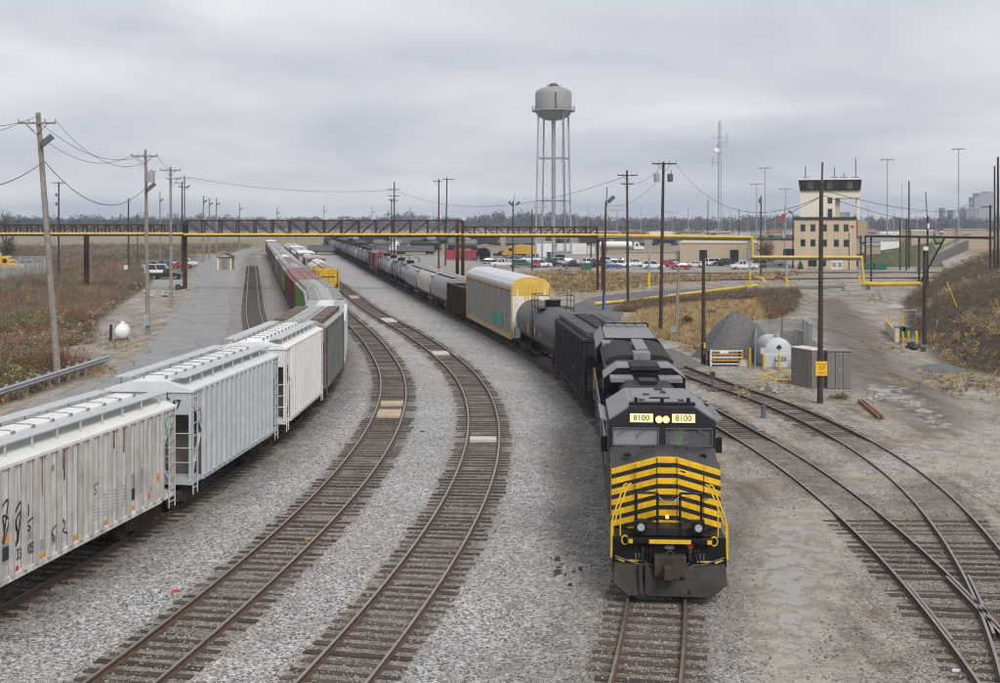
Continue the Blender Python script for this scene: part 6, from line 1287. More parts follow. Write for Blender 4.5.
for a in (('pickup', 503.5, 267, 180, WH, 'white pickup truck, leftmost in the row before the yellow truck'), ('suv', 523, 267.5, 0, GN, 'dark green suv beside the white pickup behind the auto carrier'), ('sedan', 536, 267.3, 90, RD, 'small red car between the green suv and a white car'), ('suv', 541, 267.2, 10, WH, 'white car right of the small red car'), ('suv', 551, 266.8, 30, DK, 'black car at the end of the row before the portable toilet'),
          ('pickup', 575, 268.6, 180, MR, 'dark maroon pickup truck beside the green dumpster'), ('suv', 592, 265.5, 30, WH, 'white car partly behind the thick rusty double post'), ('suv', 601, 267.5, 20, DK, 'dark suv directly behind the thick rusty double post'), ('sedan', 612, 268.6, 0, BL, 'dark blue car right of the thick rusty double post'), ('suv', 620, 267.5, 0, WH, 'white suv between the blue car and the dark utility pole'), ('sedan', 615, 264.5, 10, SV, 'silver car in the back row behind the blue car'), ('pickup', 633, 266.8, 10, WH, 'white pickup just right of the twin-crossarm pole'),
          ('suv', 653, 268.8, 0, WH, 'lone white suv in the gap beside the grey pipe post'), ('sedan', 668, 266.5, 60, RD, 'red car half hidden by the twin-transformer pole'), ('sedan', 680.5, 269.3, 180, (.28, .015, .04), 'deep red sedan at the front of the right car row'), ('sedan', 675, 265, 20, SV, 'silver car behind the deep red sedan'), ('sedan', 685, 264.8, 10, DK, 'dark grey car in the back row behind the deep red sedan'), ('sedan', 695, 267.5, 150, WH, 'white car right of the deep red sedan'), ('sedan', 699, 265.2, 140, (.45, .06, .02), 'orange-red car behind the short black post'), ('suv', 715, 265.8, 20, WH, 'white suv in front of the warehouse doors'), ('suv', 709, 264.3, 20, SV, 'silver suv behind the white one at the warehouse'),
          ('pickup', 744, 269.3, 180, WH, 'white pickup driving left past the tall grey pipe post'), ('pickup', 772, 266, 180, (.68, .69, .70), 'white pickup parked left of the control tower'), ('suv', 757, 267.5, 160, WH, 'white suv between the two white pickups near the tower'), ('sedan', 470, 260.5, 0, (.33, .03, .07), 'crimson car with pale roof in front of the red containers'), ('pickup', 503, 257, 180, DK, 'black tow truck beside the yellow truck'), ('sedan', 531, 257.5, 170, BL, 'blue car between the yellow truck and a water tower leg'),
          ('pickup', 166.5, 279, 0, DK, 'black pickup parked at the roadside on the left'), ('van', 160, 275.5, 5, WH, 'white van right behind the black pickup'), ('suv', 154, 269, 5, SV, 'silver suv at the back of the left roadside cars'), ('sedan', 167, 267, 0, BL, 'blue car peeking out behind the white van'), ('pickup', 185, 266.4, 0, WH, 'white pickup beside the left bridge post'), ('sedan', 183, 268.2, 0, RD, 'red car in front of the white pickup at the bridge post'), ('suv', 560, 264.8, 15, SV, 'silver suv behind the maroon pickup, left'), ('sedan', 569, 263.8, 10, WH, 'white car in the back row behind the maroon pickup'), ('suv', 607, 263.8, 10, WH, 'white suv in the back row left of the silver car'), ('sedan', 626, 263.6, 10, DK, 'dark car in the back row behind the white suv'), ('suv', 643, 264.2, 15, DK, 'dark suv in the back row behind the lone white suv'), ('sedan', 659, 264, 10, WH, 'white sedan in the back row left of the twin-transformer pole'), ('suv', 690, 262.8, 10, WH, 'white suv at the very back against the warehouse wall'), ('sedan', 703, 262.6, 10, DK, 'dark sedan at the very back beside the left warehouse door'), ('suv', 516, 263, 10, SV, 'silver suv in the back row behind the green suv'), ('pickup', 530, 262.2, 175, WH, 'white pickup in the back row near a water tower leg'), ('sedan', 490, 263.5, 10, DK, 'dark sedan behind the leftmost white pickup'), ('suv', 724, 266, 160, DK, 'dark suv between the warehouse doors'), ('van', 10, 270, 20, WH, 'white van behind the chain-link fence at the far left'), ('suv', 22, 268, 200, SV, 'silver suv behind the chain-link fence at the far left')): vehicle(*a)
def truck(label, px, py, rz, cabc, kind):
    g = G(px, py); root = thing('semi_truck', label, 'truck', (g.x, g.y, GZ), R(rz)); cm = M('truck_' + '%d' % int(cabc[0] * 99), cabc, .4, var=.05)
    MB().prism([(0, .7), (0, 3.2), (1.2, 3.3), (1.9, 2.6), (2.2, 1.7), (3.3, 1.6), (3.5, .7)], 'y', -1.2, 1.2).build('cab', cm, root, bevel=.08); MB().bar((1.68, 0, 2.95), (2.12, 0, 1.95), 2.1, .04, (1, 0, .5)).build('windshield', m_glass, root)
    for s in (-1, 1): MB().box(.6, 1.5, s * 1.2 - .02, s * 1.2 + .02, 1.9, 2.7).build('side_window', m_glass, root)
    if kind == 'tank':
        mb = MB(); mb.lathe([(.05, -12), (.9, -11.8), (1.15, -11.3), (1.15, -1.2), (.9, -.6), (.05, -.5)], 20, (0, 0, 2.3), 'x'); mb.build('tank_trailer', m_white, root, smooth=40)
    elif kind == 'box': MB().box(-6.5, -.3, -1.25, 1.25, 1.0, 3.5).build('cargo_box', cm, root, bevel=.05)
    else:
        MB().box(-3.5, -.2, -1.2, 1.2, .8, 1.5).build('bed', cm, root)
        MB().bar((-3.2, 0, 1.4), (-.2, 0, 3.6), .5).build('boom', cm, root)
    MB().box(-11.5 if kind == 'tank' else -6.3, 3.3, -.5, .5, .6, .95).build('chassis', m_dgrey, root)
    for x in (2.6, -1.0, -2.2) + ((-9.5, -10.7) if kind == 'tank' else (-5,)):
        for s in (-1, 1): wv = link('wheel', VW, root); wv.location = (x, s * 1.05, .5); wv.scale = (1.42, 1.3, 1.42)
truck('white tanker lorry passing behind the parked cars', 634, 251.5, -8, (.70, .70, .70), 'tank'); truck('yellow box truck behind the green suv', 514, 257.5, 180, (.62, .36, .04), 'box'); truck('white semi tractor behind the dark pole with stacked crossarms', 396, 252.5, 250, (.72, .72, .72), 'bed'); truck('yellow crane truck with boom behind the chain-link fence', 2, 272, 0, (.62, .40, .03), 'bed')
# containers, trailers, toilets, dumpsters
def container(label, x0, x1, ytop, ybase, col, name='shipping_container', cat='container'):
    g = G((x0 + x1) / 2, ybase); Y = g.y; h = (x1 - x0) * Y / F / 2; H_ = P(0, ytop, Y).z - GZ; root = thing(name, label, cat, (g.x, Y, GZ)); m = M('container_%d_%d' % (int(col[0] * 99), int(col[1] * 99)), col, .6, var=.15, streak=.3); mb = MB(); mb.box(-h, h, 0, 2.4, .15, H_); n = max(6, int(h * 5))
    mb.build('shell', m, root)
    for k in range(n): x = -h + .15 + (2 * h - .3) * k / (n - 1); MB().box(x - .05, x + .05, -.05, .0, .25, H_ - .12).build('corrugation', m, root)
    MB().box(-h - .03, h + .03, -.06, 2.43, H_ - .1, H_ + .04).build('top_rail', m, root)
for a in (('left one of the red containers behind the rounded hoppers', 445.5, 453.5, 250.5, 260, (.36, .03, .035)), ('middle red container behind the rusty double post', 454, 465, 250.5, 260, (.36, .03, .035)), ('right one of the red containers behind the crimson car', 465.5, 477, 250.8, 260, (.33, .03, .035)), ('white trailer left of the water tower riser', 535, 551, 243.5, 256, (.66, .66, .65)), ('long white trailer behind the water tower legs', 557, 586.5, 243.5, 255, (.68, .68, .67)), ('small white trailer right of the long one', 587.5, 595, 246.5, 254.5, (.62, .60, .60)), ('orange container far behind the warehouse roof', 768, 781, 231, 241, (.45, .12, .05)), ('grey container far behind the warehouse roof', 782, 793, 231.5, 241, (.36, .37, .40)), ('blue-grey container left of the orange one behind the warehouse', 752, 766, 232, 241, (.22, .30, .36))): container(*a)
def dumpster(label, px, py, w_, col=(.02, .12, .07)):
    g = G(px, py); root = thing('dumpster', label, 'dumpster', (g.x, g.y, GZ)); m = M('dumpster_green', col, .6, var=.2); MB().prism([(-w_ / 2 + .1, .1), (w_ / 2 - .1, .1), (w_ / 2, 1.3), (-w_ / 2, 1.3)], 'y', 0, 1.6).build('bin', m, root); MB().box(-w_ / 2 - .05, w_ / 2 + .05, -.05, 1.65, 1.3, 1.4).build('lid', m_dgrey, root)
    for k in range(4): x = -w_ / 2 + .3 + (w_ - .6) * k / 3; MB().box(x - .05, x + .05, -.06, .05, .2, 1.25).build('rib', m, root)
dumpster('green dumpster in front of the maroon pickup', 586.5, 270, 2.4); dumpster('green dumpster right of the control tower stair', 869.5, 270, 2.3); dumpster('dark dumpster between the control tower and the green portable toilet', 880.5, 270, 3.0, (.03, .05, .05))
def toilet(label, px, py):
    g = G(px, py); root = thing('portable_toilet', label, 'portable toilet', (g.x, g.y, GZ)); m = M('toilet_green', (.015, .22, .15), .5); MB().box(-.6, .6, 0, 1.2, 0, 2.1).build('cabin', m, root, bevel=.03); MB().prism([(-.66, 2.1), (.66, 2.1), (.45, 2.35), (-.45, 2.35)], 'y', -.05, 1.25).build('roof', m, root); MB().box(-.4, .4, -.04, -.005, .1, 1.95).build('door', M('toilet_green2', (.02, .26, .18), .5), root)
toilet('green portable toilet behind the parked cars by the water tower', 549, 261); toilet('green portable toilet among the bare poles right of the tower', 897.5, 266)
# ---------------------------------------------------------------- far rows of rolling stock
def put_car(kind, L, x, y, rz, label, cat, paint, roof, trim, group, **kw):
    key = (kind, L, 0, tuple(sorted(kw.items())))
    if key not in CACHE: CACHE[key] = root = BUILD[kind](L, 0, **kw)
    else: root = copy_tree(CACHE[key])
    root.location = (x, y, 0); root.rotation_euler = (0, 0, rz)
    def rec(o):
        if o.type == 'MESH':
            for i, s_ in enumerate(o.material_slots):
                q = {'role_paint': paint, 'role_roof': roof, 'role_trim': trim}.get(o.data.materials[i].name)
                if q: s_.link = 'OBJECT'; s_.material = q
        for c in o.children: rec(c)
    rec(root); tag(root, label, cat, group)
HK = dict(nrib=12, rstyle='panel')
for i in range(13):
    put_car('hopper' if i % 3 else 'tank', 14.0 if i % 3 else 12.0, -68 + i * 15.4, 470 + i * 1.5, R(5), 'dark car in the stored row under the pipe bridge, %s from its left end' % ORD[i], 'hopper car' if i % 3 else 'tank car', [c_blkhop, c_tankblk, c_dgrey][i % 3] if i % 3 else c_tankblk, c_blkhop, c_blkrib, 'dark stored cars behind the pipe bridge', **(HK if i % 3 else {}))
for i in range(9):
    put_car('tank', 12.0, -52 + i * 13, 395 - i * 1.0, R(176), 'tank car in the second dark row, %s from its left end' % ORD[i], 'tank car', [c_tankblk, c_tankmid][i % 2], c_tankblk, m_blackd, 'dark stored cars behind the pipe bridge') if i < 4 else None
for i in range(14):
    cc = [c_oxide, c_oxide, c_oxide, c_white2, c_tankmid, c_oxide, c_ltgrey, c_oxide][i % 8]
    put_car('box', 15.0, 46 + i * 15.6, 660 - i * 3, R(-3), 'box car in the far red-brown line, %s from its left end' % ORD[i], 'box car', cc, [c_oxroof, c_white2r][i % 2], cc, 'far line of box cars beyond the warehouse')
for i in range(8):
    cc = [c_grey, c_ltgrey, c_green, c_oxide, c_white2][i % 5]
    put_car('box', 15.0, 90 + i * 15.6, 520 - i * 3, R(-3), 'mixed-colour car in the nearer far line, %s from its left end' % ORD[i], 'box car', cc, c_greyroof, cc, 'nearer far line of mixed cars')
for i, (x, y) in enumerate(((-20, 350), (-34, 352), (-6, 347))): put_car('box', 12.5, x - 20, y, R(4), 'open flat dark gondola behind the tank cars, %s from the left' % ['second', 'first', 'third'][i], 'gondola', c_dgrey, c_greyroof, c_dgrey, 'gondolas behind the tank cars', gond=True, ze=2.6)
# far tracks on the right, as low dark ribbons of rail and tie
def far_track(label, pts):
    root = thing('railway_track', label, 'railway track', (0, 0, 0)); P_ = [Vector((*p, 0)) for p in pts]; bed = MB()
    for off in (-.75, .75):
        mb = MB()
        for a, b in zip(P_[:-1], P_[1:]): n = Vector((-(b - a).y, (b - a).x, 0)).normalized() * off; mb.bar(a + n + Vector((0, 0, -.07)), b + n + Vector((0, 0, -.07)), .075, .15)
        mb.build('rail', m_railside, root)
    for a, b in zip(P_[:-1], P_[1:]):
        L_ = (b - a).length; n = Vector((-(b - a).y, (b - a).x, 0)).normalized() * 1.3; k = 0
        while k < L_: c = a.lerp(b, k / L_); bed.bar(c - n + Vector((0, 0, -.2)), c + n + Vector((0, 0, -.2)), .3, .2); k += .7
    stuff(bed.build('tie', m_wooddark, root))
far_track('dark curved track crossing behind the path on the right', [(5, 172), (15, 184), (28, 193), (45, 199), (65, 203), (90, 205), (125, 206)]); far_track('straight far track just in front of the parked cars', [(-6, 212), (30, 221), (60, 225), (95, 226), (130, 226)])
# ---------------------------------------------------------------- yard odds and ends
g = G(122.5, 341); pt_ = thing('propane_tank', 'white propane tank on the gravel patch', 'propane tank', (g.x, g.y, GZ), R(106)); mb = MB(); r_ = .62; mb.lathe([(.02, -1.3)] + [(r_ * math.sin(R(a)), -1.3 + .4 * (1 - math.cos(R(a)))) for a in (30, 60, 90)] + [(r_ * math.sin(R(a)), 1.3 - .4 * (1 - math.cos(R(a)))) for a in (90, 60, 30)] + [(.02, 1.3)], 20, (0, 0, .85), 'x'); mb.build('tank', m_white, pt_, smooth=40)
MB().cyl((0, 0, 1.4), (0, 0, 1.68), .2, 12).build('valve_dome', m_white, pt_, smooth=40)
for x in (-.7, .7): MB().box(x - .12, x + .12, -.4, .4, -.05, .4).build('saddle', m_concrete, pt_)
g = G(110.5, 341); tag(MB().cyl((0, 0, 0), (.05, 0, 1.5), .14, 8, .12).build('wooden_post', m_wooddark, loc=(g.x, g.y, GZ - .1), smooth=50), 'short weathered post left of the propane tank', 'post')
# guard rail
a, b = Vector((-28.2, 62.5, GZ)), Vector((-27.6, 79.5, GZ)); gr_ = thing('guard_rail', 'galvanised steel guard rail on the left road edge', 'guard rail', a); d = (b - a); n_ = Vector((d.y, -d.x, 0)).normalized(); mgr = M('guard_rail_steel', (.42, .44, .46), .45, metal=.5, var=.1)
prof = [(-.02, .42), (.06, .5), (.06, .56), (-.01, .62), (.06, .68), (.06, .74), (-.02, .82)]
for k in range(4):
    p, q = d * (k / 4), d * ((k + 1) / 4 - .002); mb = MB(); vs = [e + n_ * (o + .12 + t) + Vector((0, 0, z)) for e in (p, q) for t in (0, .012) for o, z in prof]; m7 = len(prof)
    fs = [(i, i + 1, 2 * m7 + i + 1, 2 * m7 + i) for i in range(m7 - 1)] + [(m7 + i, 3 * m7 + i, 3 * m7 + i + 1, m7 + i + 1) for i in range(m7 - 1)]; mb.add(vs, fs); mb.build('rail_beam', mgr, gr_)
for k in range(12): p = d * ((k + .3) / 12); MB().box(p.x - .08, p.x + .08, p.y - .1, p.y + .1, -.2, .9).build('guard_post', mgr, gr_)
# gravel pile
def mound(name, label, px, py, wpx, h, m, squash=.7, cat='gravel pile', seed=0, cx=0):
    g = G(px, py); R_ = wpx / 2 * g.y / F; n, k = 34, 10; V = []; Fc = []
    for i in range(k + 1):
        for j in range(n):
            t = 2 * math.pi * j / n; f = i / k; rr = R_ * f * (1 + .13 * math.sin(3 * t + seed) + .06 * math.sin(7 * t + 2 * seed)); x, y = rr * math.cos(t) + cx * (1 - f), rr * math.sin(t) * squash; z = h * (1 - f ** 1.55) ** 1.25 * (1 + .15 * math.sin(5 * t + seed) * f) - .15 * f + random.uniform(-.05, .05) * h * .3
            V.append((x, y, z))
    for i in range(k):
        for j in range(n): Fc.append((i * n + j, (i + 1) * n + j, (i + 1) * n + (j + 1) % n, i * n + (j + 1) % n))
    mb = MB(); mb.add(V, Fc); o = mb.build(name, m, smooth=70); o.location = (g.x, g.y + R_ * squash * .7, GZ); tag(o, label, cat); return o
m_gravel = M('gravel_grey', (.135, .13, .125), .95, var=.35, scale=9, bump=1.0, bscale=14); m_gravel2 = M('gravel_pale', (.34, .33, .315), .95, var=.3, scale=8, bump=1.0, bscale=12)
mound('gravel_pile', 'big grey gravel pile behind the orange pipe rack', 741, 361, 92, 3.45, m_gravel, seed=1); mound('gravel_pile', 'low grey gravel heap right of the white fuel tank', 800, 350, 60, 1.5, m_gravel, seed=4); mound('gravel_pile', 'low gravel heap beside the loco hood', 672, 368, 70, 1.2, m_gravel, seed=2); mound('rubble_pile', 'flat pale rubble patch at the foot of the hill', 897, 308, 26, .5, m_gravel2, cat='rubble', seed=3); mound('gravel_pile', 'blue-grey gravel spread right of the muddy track', 945, 372, 70, .45, m_gravel, seed=6)
# orange pipe rack
g = G(726.5, 366); rk = thing('pipe_rack', 'orange and white steel rack of stacked pipes in front of the gravel pile', 'rack', (g.x, g.y, GZ)); mo = M('rack_orange', (.55, .26, .03), .6, rust=.2); 
for x in (-1.1, 1.1): MB().box(x - .06, x + .06, -.06, .06, 0, 1.15).build('upright', m_white if x < 0 else mo, rk); MB().box(x - .06, x + .06, .9, 1.0, 0, 1.15).build('upright', m_dgrey, rk)
for k in range(5): MB().box(-1.12, 1.12, -.09, -.061, .12 + k * .23, .2 + k * .23).build('rail', mo if k % 2 else m_white, rk)
for k in range(6): MB().cyl((-1.3, .1 + .14 * k, .25), (1.3, .1 + .14 * k, .25), .07, 8).build('stored_pipe', m_rust, rk)
MB().box(-1.5, 1.3, .0, 1.0, 1.0, 1.06).build('shelf', m_trim, rk); MB().box(-.5, .1, -.11, -.092, .9, 1.05).build('label_plate', m_white, rk)
# white fuel tank in its bund
g = G(779, 367.5); ft = thing('fuel_tank', 'pale grey fuel tank marked L503 with a diamond placard', 'fuel tank', (g.x, g.y, GZ)); mw = M('fuel_tank_grey', (.47, .50, .52), .5, var=.06, streak=.12, dirt=(.3, .3, .28))
MB().box(-1.0, 1.05, 0, 3.2, 0, .95).build('bund', mw, ft, bevel=.03); mb = MB(); mb.lathe([(.02, .15), (.75, .2), (.98, .4), (.98, 3.2), (.6, 3.45), (.02, 3.5)], 24, (0, 0, 0), 'x'); t_ = mb.build('tank', mw, ft, smooth=40); t_.rotation_euler = (0, 0, R(90)); t_.location = (.05, 0, 1.05)
MB().box(-1.3, -.98, -.05, .35, .95, 1.35).build('side_box', mw, ft); MB().cyl((.05, 1.0, 1.9), (.05, 1.0, 2.3), .2, 12).build('vent', mw, ft); MB().cyl((.05, .6, 2.0), (.05, .6, 3.2), .05, 6).build('vent_pipe', m_greysteel, ft)
MB().add([(.05, .12, 1.2), (.25, .12, 1.4), (.05, .12, 1.6), (-.15, .12, 1.4), (.05, .15, 1.2), (.25, .15, 1.4), (.05, .15, 1.6), (-.15, .15, 1.4)], [(0, 1, 2, 3), (7, 6, 5, 4), (0, 4, 5, 1), (1, 5, 6, 2), (2, 6, 7, 3), (3, 7, 4, 0)]).build('placard', m_trim, ft)
text_mesh('L503', .42, m_trim, ft, 'lettering', (.1, -.006, .56), (R(90), 0, 0), 1.0, bold=.012)
def bollard(label, px, py, h, m=m_yellow, r=.1): g = G(px, py); root = thing('bollard', label, 'bollard', (g.x, g.y, GZ - .1)); MB().cyl((0, 0, 0), (0, 0, h), r, 12).build('post', m, root, smooth=40); MB().lathe([(r, h), (r * .7, h + r * .6), (.01, h + r * .8)], 12).build('cap', m, root, smooth=50)
for a in (('pale yellow post at the left corner of the fuel tank', 764, 368.5, 1.05), ('pale yellow post in front of the L503 marking', 779.5, 368.5, 1.05), ('pale yellow post at the right corner of the fuel tank', 795, 368.5, 1.05), ('yellow post beside the pipe rack', 750, 367, 1.35), ('tall yellow bollard at the left end of the wooden barrier', 886, 330, 1.0), ('yellow bollard just behind the left end of the wooden barrier', 890, 325, 1.0), ('yellow bollard behind the green bins', 902.5, 326, 1.0), ('yellow bollard in front of the green bins, left one', 903, 342.5, .95), ('yellow bollard in front of the green bins, right one', 908.5, 342, .95), ('yellow bollard at the right end by the dark pole', 916.5, 346.5, 1.3)): bollard(*a)
p0, p1 = G(886.5, 331), G(896, 342.5); wb = thing('timber_barrier', 'pale timber barrier left of the green bins', 'barrier', (p0.x, p0.y, GZ)); q = p1 - p0
for k in range(4): MB().bar(Vector((0, 0, .15 + k * .24)), q + Vector((0, 0, .15 + k * .24)), .1, .225).build('plank', M('pale_barrier_wood', (.50, .43, .33), .9, var=.12), wb)
MB().box(q.x - .12, q.x + .25, q.y - .12, q.y + .12, 0, 1.2).build('end_post', M('pale_barrier_wood', (.5, .43, .33)), wb)
for px, lab in ((900.5, 'left green bin between the yellow bollards'), (907.5, 'right green bin between the yellow bollards')): g = G(px, 338); bn = thing('waste_bin', lab, 'bin', (g.x, g.y, GZ)); MB().prism([(-.35, 0), (.35, 0), (.42, .85), (-.42, .85)], 'y', 0, .8).build('bin', M('bin_green', (.02, .10, .06), .6), bn); MB().box(-.45, .45, -.04, .85, .85, .93).build('lid', M('bin_green', (.02, .1, .06)), bn)
g = G(916, 322); ru = thing('pipe_stand', 'small grey meter pipe behind the yellow bollards', 'pipe stand', (g.x, g.y, GZ)); MB().tube([(0, 0, 0), (0, 0, 1.2), (-1.3, 0, 1.2), (-1.3, 0, 0)], .05).build('pipe', m_greysteel, ru); MB().box(.1, .55, -.1, .1, .5, .95).build('meter', m_greysteel, ru); g = G(937, 338); ru = thing('pipe_stand', 'lone grey service pipe on the foot of the hill', 'pipe stand', (g.x, g.y, GZ)); MB().cyl((0, 0, 0), (0, 0, 1.6), .06, 8).build('pipe', m_greysteel, ru); MB().box(-.15, .15, -.1, .1, .6, .95).build('meter', m_greysteel, ru)
# equipment boxes
mc = M('equipment_box_grey', (.20, .185, .17), .75, var=.12, streak=.4, dirt=(.12, .105, .09))
def eqbox(label, px, py, w_, d_, h_, rz, top):
    g = G(px, py); root = thing('equipment_box', label, 'equipment box', (g.x, g.y, GZ), R(rz)); MB().box(0, w_, 0, d_, 0, h_).build('cabinet', mc, root, bevel=.02); MB().box(-.06, w_ + .06, -.06, d_ + .06, h_, h_ + .08).build('top', top, root, bevel=.02)
    for k in (.34, .67): MB().box(w_ * k - .012, w_ * k + .012, -.02, .0, .1, h_ - .08).build('door_seam', m_trim, root)
    MB().box(w_ * .5 - .04, w_ * .5 + .04, -.06, -.001, h_ * .5, h_ * .5 + .06).build('handle', m_white, root)
    for k in range(10): x = w_ * (k + .5) / 10; MB().box(x - .015, x + .015, -.015, .0, .15, h_ - .15).build('panel_rib', mc, root)
eqbox('left grey equipment box with pale top behind the sign pole', 812, 388.5, 1.0, 2.0, 2.3, 24, M('box_top_pale', (.55, .50, .46), .8)); eqbox('right grey equipment box with plain top', 827.5, 388.5, 1.42, 1.4, 2.25, -3, mc)
br_ = thing('safety_barrier', 'low yellow pipe barrier left of the grey equipment boxes', 'barrier', G(762, 384)); o_ = Vector(br_.location)
MB().tube([Vector((0, 0, 0)), Vector((0, 0, .62)), G(795, 376.5) - o_ + Vector((0, 0, .4))], .045).build('rail', m_yellow, br_); MB().tube([Vector((0, 0, .6)), G(775, 385) - o_ + Vector((0, 0, .35)), G(796, 384) - o_ + Vector((0, 0, .3))], .045).build('rail', m_yellow, br_); MB().cyl(G(775, 385) - o_, G(775, 385) - o_ + Vector((0, 0, .36)), .045, 8).build('leg', m_yellow, br_)
def chain_fence(label, pts, h, m=None):
    root = thing('chain_link_fence', label, 'fence', (*pts[0], GZ)); o = Vector((*pts[0], 0)); mm = m or m_greysteel
    for a, b in zip(pts[:-1], pts[1:]):
        a, b = Vector((*a, 0)) - o, Vector((*b, 0)) - o; L_ = (b - a).length; n = max(1, round(L_ / 2.6))
        for k in range(n + 1): p = a.lerp(b, k / n); MB().cyl(p, p + Vector((0, 0, h + .1)), .045, 6).build('fence_post', mm, root)
        MB().cyl(a + Vector((0, 0, h)), b + Vector((0, 0, h)), .03, 6).build('top_rail', mm, root); wm = MB(); k = -h
        while k < L_:
            for s in (1, -1):
                x0, x1 = (k, k + h) if s > 0 else (k + h, k); z0, z1 = 0, h
                def cl(x, z): return a.lerp(b, min(max(x / L_, 0), 1)) + Vector((0, 0, z))
                t0, t1 = 0.0, 1.0; lo_, hi_ = min(x0, x1), max(x0, x1)
                ta, tb = (0 - x0) / (x1 - x0), (L_ - x0) / (x1 - x0); ta, tb = min(ta, tb), max(ta, tb); t0, t1 = max(0, ta), min(1, tb)
                if t1 > t0: wm.bar(cl(x0 + (x1 - x0) * t0, h * t0), cl(x0 + (x1 - x0) * t1, h * t1), .012)
            k += .14
        wm.build('wire_mesh', mm, root)
q = [G(px, py) for px, py in ((755, 369), (757, 352), (782, 347), (803, 349), (812, 356))]; chain_fence('grey chain-link fence around the fuel tank', [(v.x, v.y) for v in q], 2.3, M('fence_grey', (.22, .24, .25), .6))
q = [G(px, py) for px, py in ((-30, 285), (10, 280), (46, 277), (44, 268), (-30, 270))]; chain_fence('pale chain-link fence around the far left compound', [(v.x, v.y) for v in q], 2.6, M('fence_pale', (.45, .49, .52), .6))
# rails and scrap
p0, p1 = G(859, 402), G(879, 419)
for k, lab in enumerate(('left of the two rusty loose rails on the gravel', 'right of the two rusty loose rails on the gravel')): o = MB().bar((0, 0, .08), p1 - p0 + Vector((0, 0, .08)), .12, .16).build('loose_rail', M('loose_rail_rust', (.20, .10, .06), .85, var=.3)); o.location = p0 + Vector((k * .2, 0, 0)); tag(o, lab, 'rail')
def scatter_rocks(name, label, px, py, wpx, hpx, n, size, m, cat):
    root = thing(name, label, cat, G(px, py)); o0 = Vector(root.location)
    for k in range(n):
        p = G(px + random.gauss(0, wpx / 4), py + random.gauss(0, hpx / 4)) - o0; s = size * random.uniform(.5, 1.3); V = [Vector((random.gauss(0, 1), random.gauss(0, 1), random.gauss(0, .7))).normalized() * s * random.uniform(.7, 1.1) for _ in range(9)]
        import bmesh
        bm = bmesh.new(); [bm.verts.new(v) for v in V]; r_ = bmesh.ops.convex_hull(bm, input=bm.verts); me = bpy.data.meshes.new('rock'); bm.to_mesh(me); bm.free(); me.materials.append(m); o = link('rock', me, root); o.location = p + Vector((0, 0, s * .3))
m_rock = M('rock_grey', (.34, .32, .29), .9, var=.25); m_rockd = M('rock_dark', (.05, .045, .042), .9)
scatter_rocks('rubble_pile', 'row of pale rocks across the gravel patch by the left road', 155, 296, 40, 5, 26, .45, m_rock, 'rocks'); scatter_rocks('rubble_pile', 'dark scrap lumps beside the left bridge post', 178, 289, 12, 4, 9, .5, m_rockd, 'scrap'); scatter_rocks('rubble_pile', 'dark heap of old tie pieces in front of the yellow bollards', 913, 349, 16, 5, 16, .35, m_rockd, 'scrap'); scatter_rocks('rubble_pile', 'pale broken stones right of the dark capped pole', 933, 344, 12, 3, 10, .3, m_rock, 'rocks'); scatter_rocks('rubble_pile', 'pale stones on the ground left of the equipment boxes', 775, 391, 34, 8, 30, .16, m_rock, 'rocks'); scatter_rocks('rubble_pile', 'scattered stones by the loose rails', 872, 398, 26, 8, 22, .14, m_rock, 'rocks'); scatter_rocks('rubble_pile', 'few dark clods in the ballast left of the locomotive', 560, 572, 34, 40, 14, .09, m_rockd, 'rocks')
for px, py, c_, lab in ((176, 592, (.6, .04, .03), 'scrap of red plastic on the ballast between the left train and the first empty track'), (308, 540, (.6, .25, .05), 'scrap of orange litter between the rails of the first empty track'), (422, 432, (.05, .04, .035), 'dark splinter of wood between the two empty tracks'), (956, 672, (.5, .6, .7), 'pale scrap of paper by the right junction ties'), (785, 401, (.6, .42, .05), 'small yellow scrap by the far right track')):
    g = G(px, py); tag(MB().prism([(-.1, -.03), (.06, -.05), (.11, .02), (.01, .06), (-.09, .03)], 'z', .0, .04).build('litter_scrap', M('litter_%d' % px, c_, .7), loc=(g.x, g.y, g.z + .02)), lab, 'litter')
g = G(712.5, 391); sw = thing('switch_stand', 'dark switch stand between the locomotive and the right tracks', 'switch stand', (g.x, g.y, GZ)); MB().box(-.3, .3, -.2, .2, 0, .12).build('base', m_dgrey, sw); MB().cyl((0, 0, .1), (0, 0, .75), .06, 8).build('mast', m_dgrey, sw); MB().box(-.16, .16, -.04, .04, .75, 1.15).build('target', m_trim, sw); MB().bar((0, 0, .3), (.5, -.1, .15), .05).build('lever', m_dgrey, sw)
g = G(763.5, 418); sw = thing('derail_marker', 'small blue-grey marker post between the two right tracks', 'marker post', (g.x, g.y, GZ)); MB().cyl((0, 0, 0), (0, 0, .55), .12, 10).build('post', M('marker_blue', (.10, .13, .18), .6), sw); MB().lathe([(.13, .5), (.13, .62), (.02, .68)], 10).build('cap', m_dgrey, sw)
g = G(753, 366); tag(MB().lathe([(.5, 0), (.42, .25), (.25, .42), (.02, .5)], 12).build('tarpaulin_bundle', M('tarp_white', (.5, .47, .44), .9, bump=.8, bscale=6), loc=(g.x - .6, g.y, GZ), smooth=60), 'crumpled pale tarpaulin beside the yellow post', 'tarpaulin')
g = G(853, 291); cb_ = thing('concrete_block', 'pale concrete block beside the dirt road', 'concrete block', (g.x, g.y, GZ)); MB().box(-1.3, 1.3, 0, 1.2, 0, .7).build('block', m_concrete, cb_, bevel=.05); MB().box(-1.1, 1.1, .1, 1.0, .7, 1.0).build('cap', m_concrete, cb_, bevel=.05)
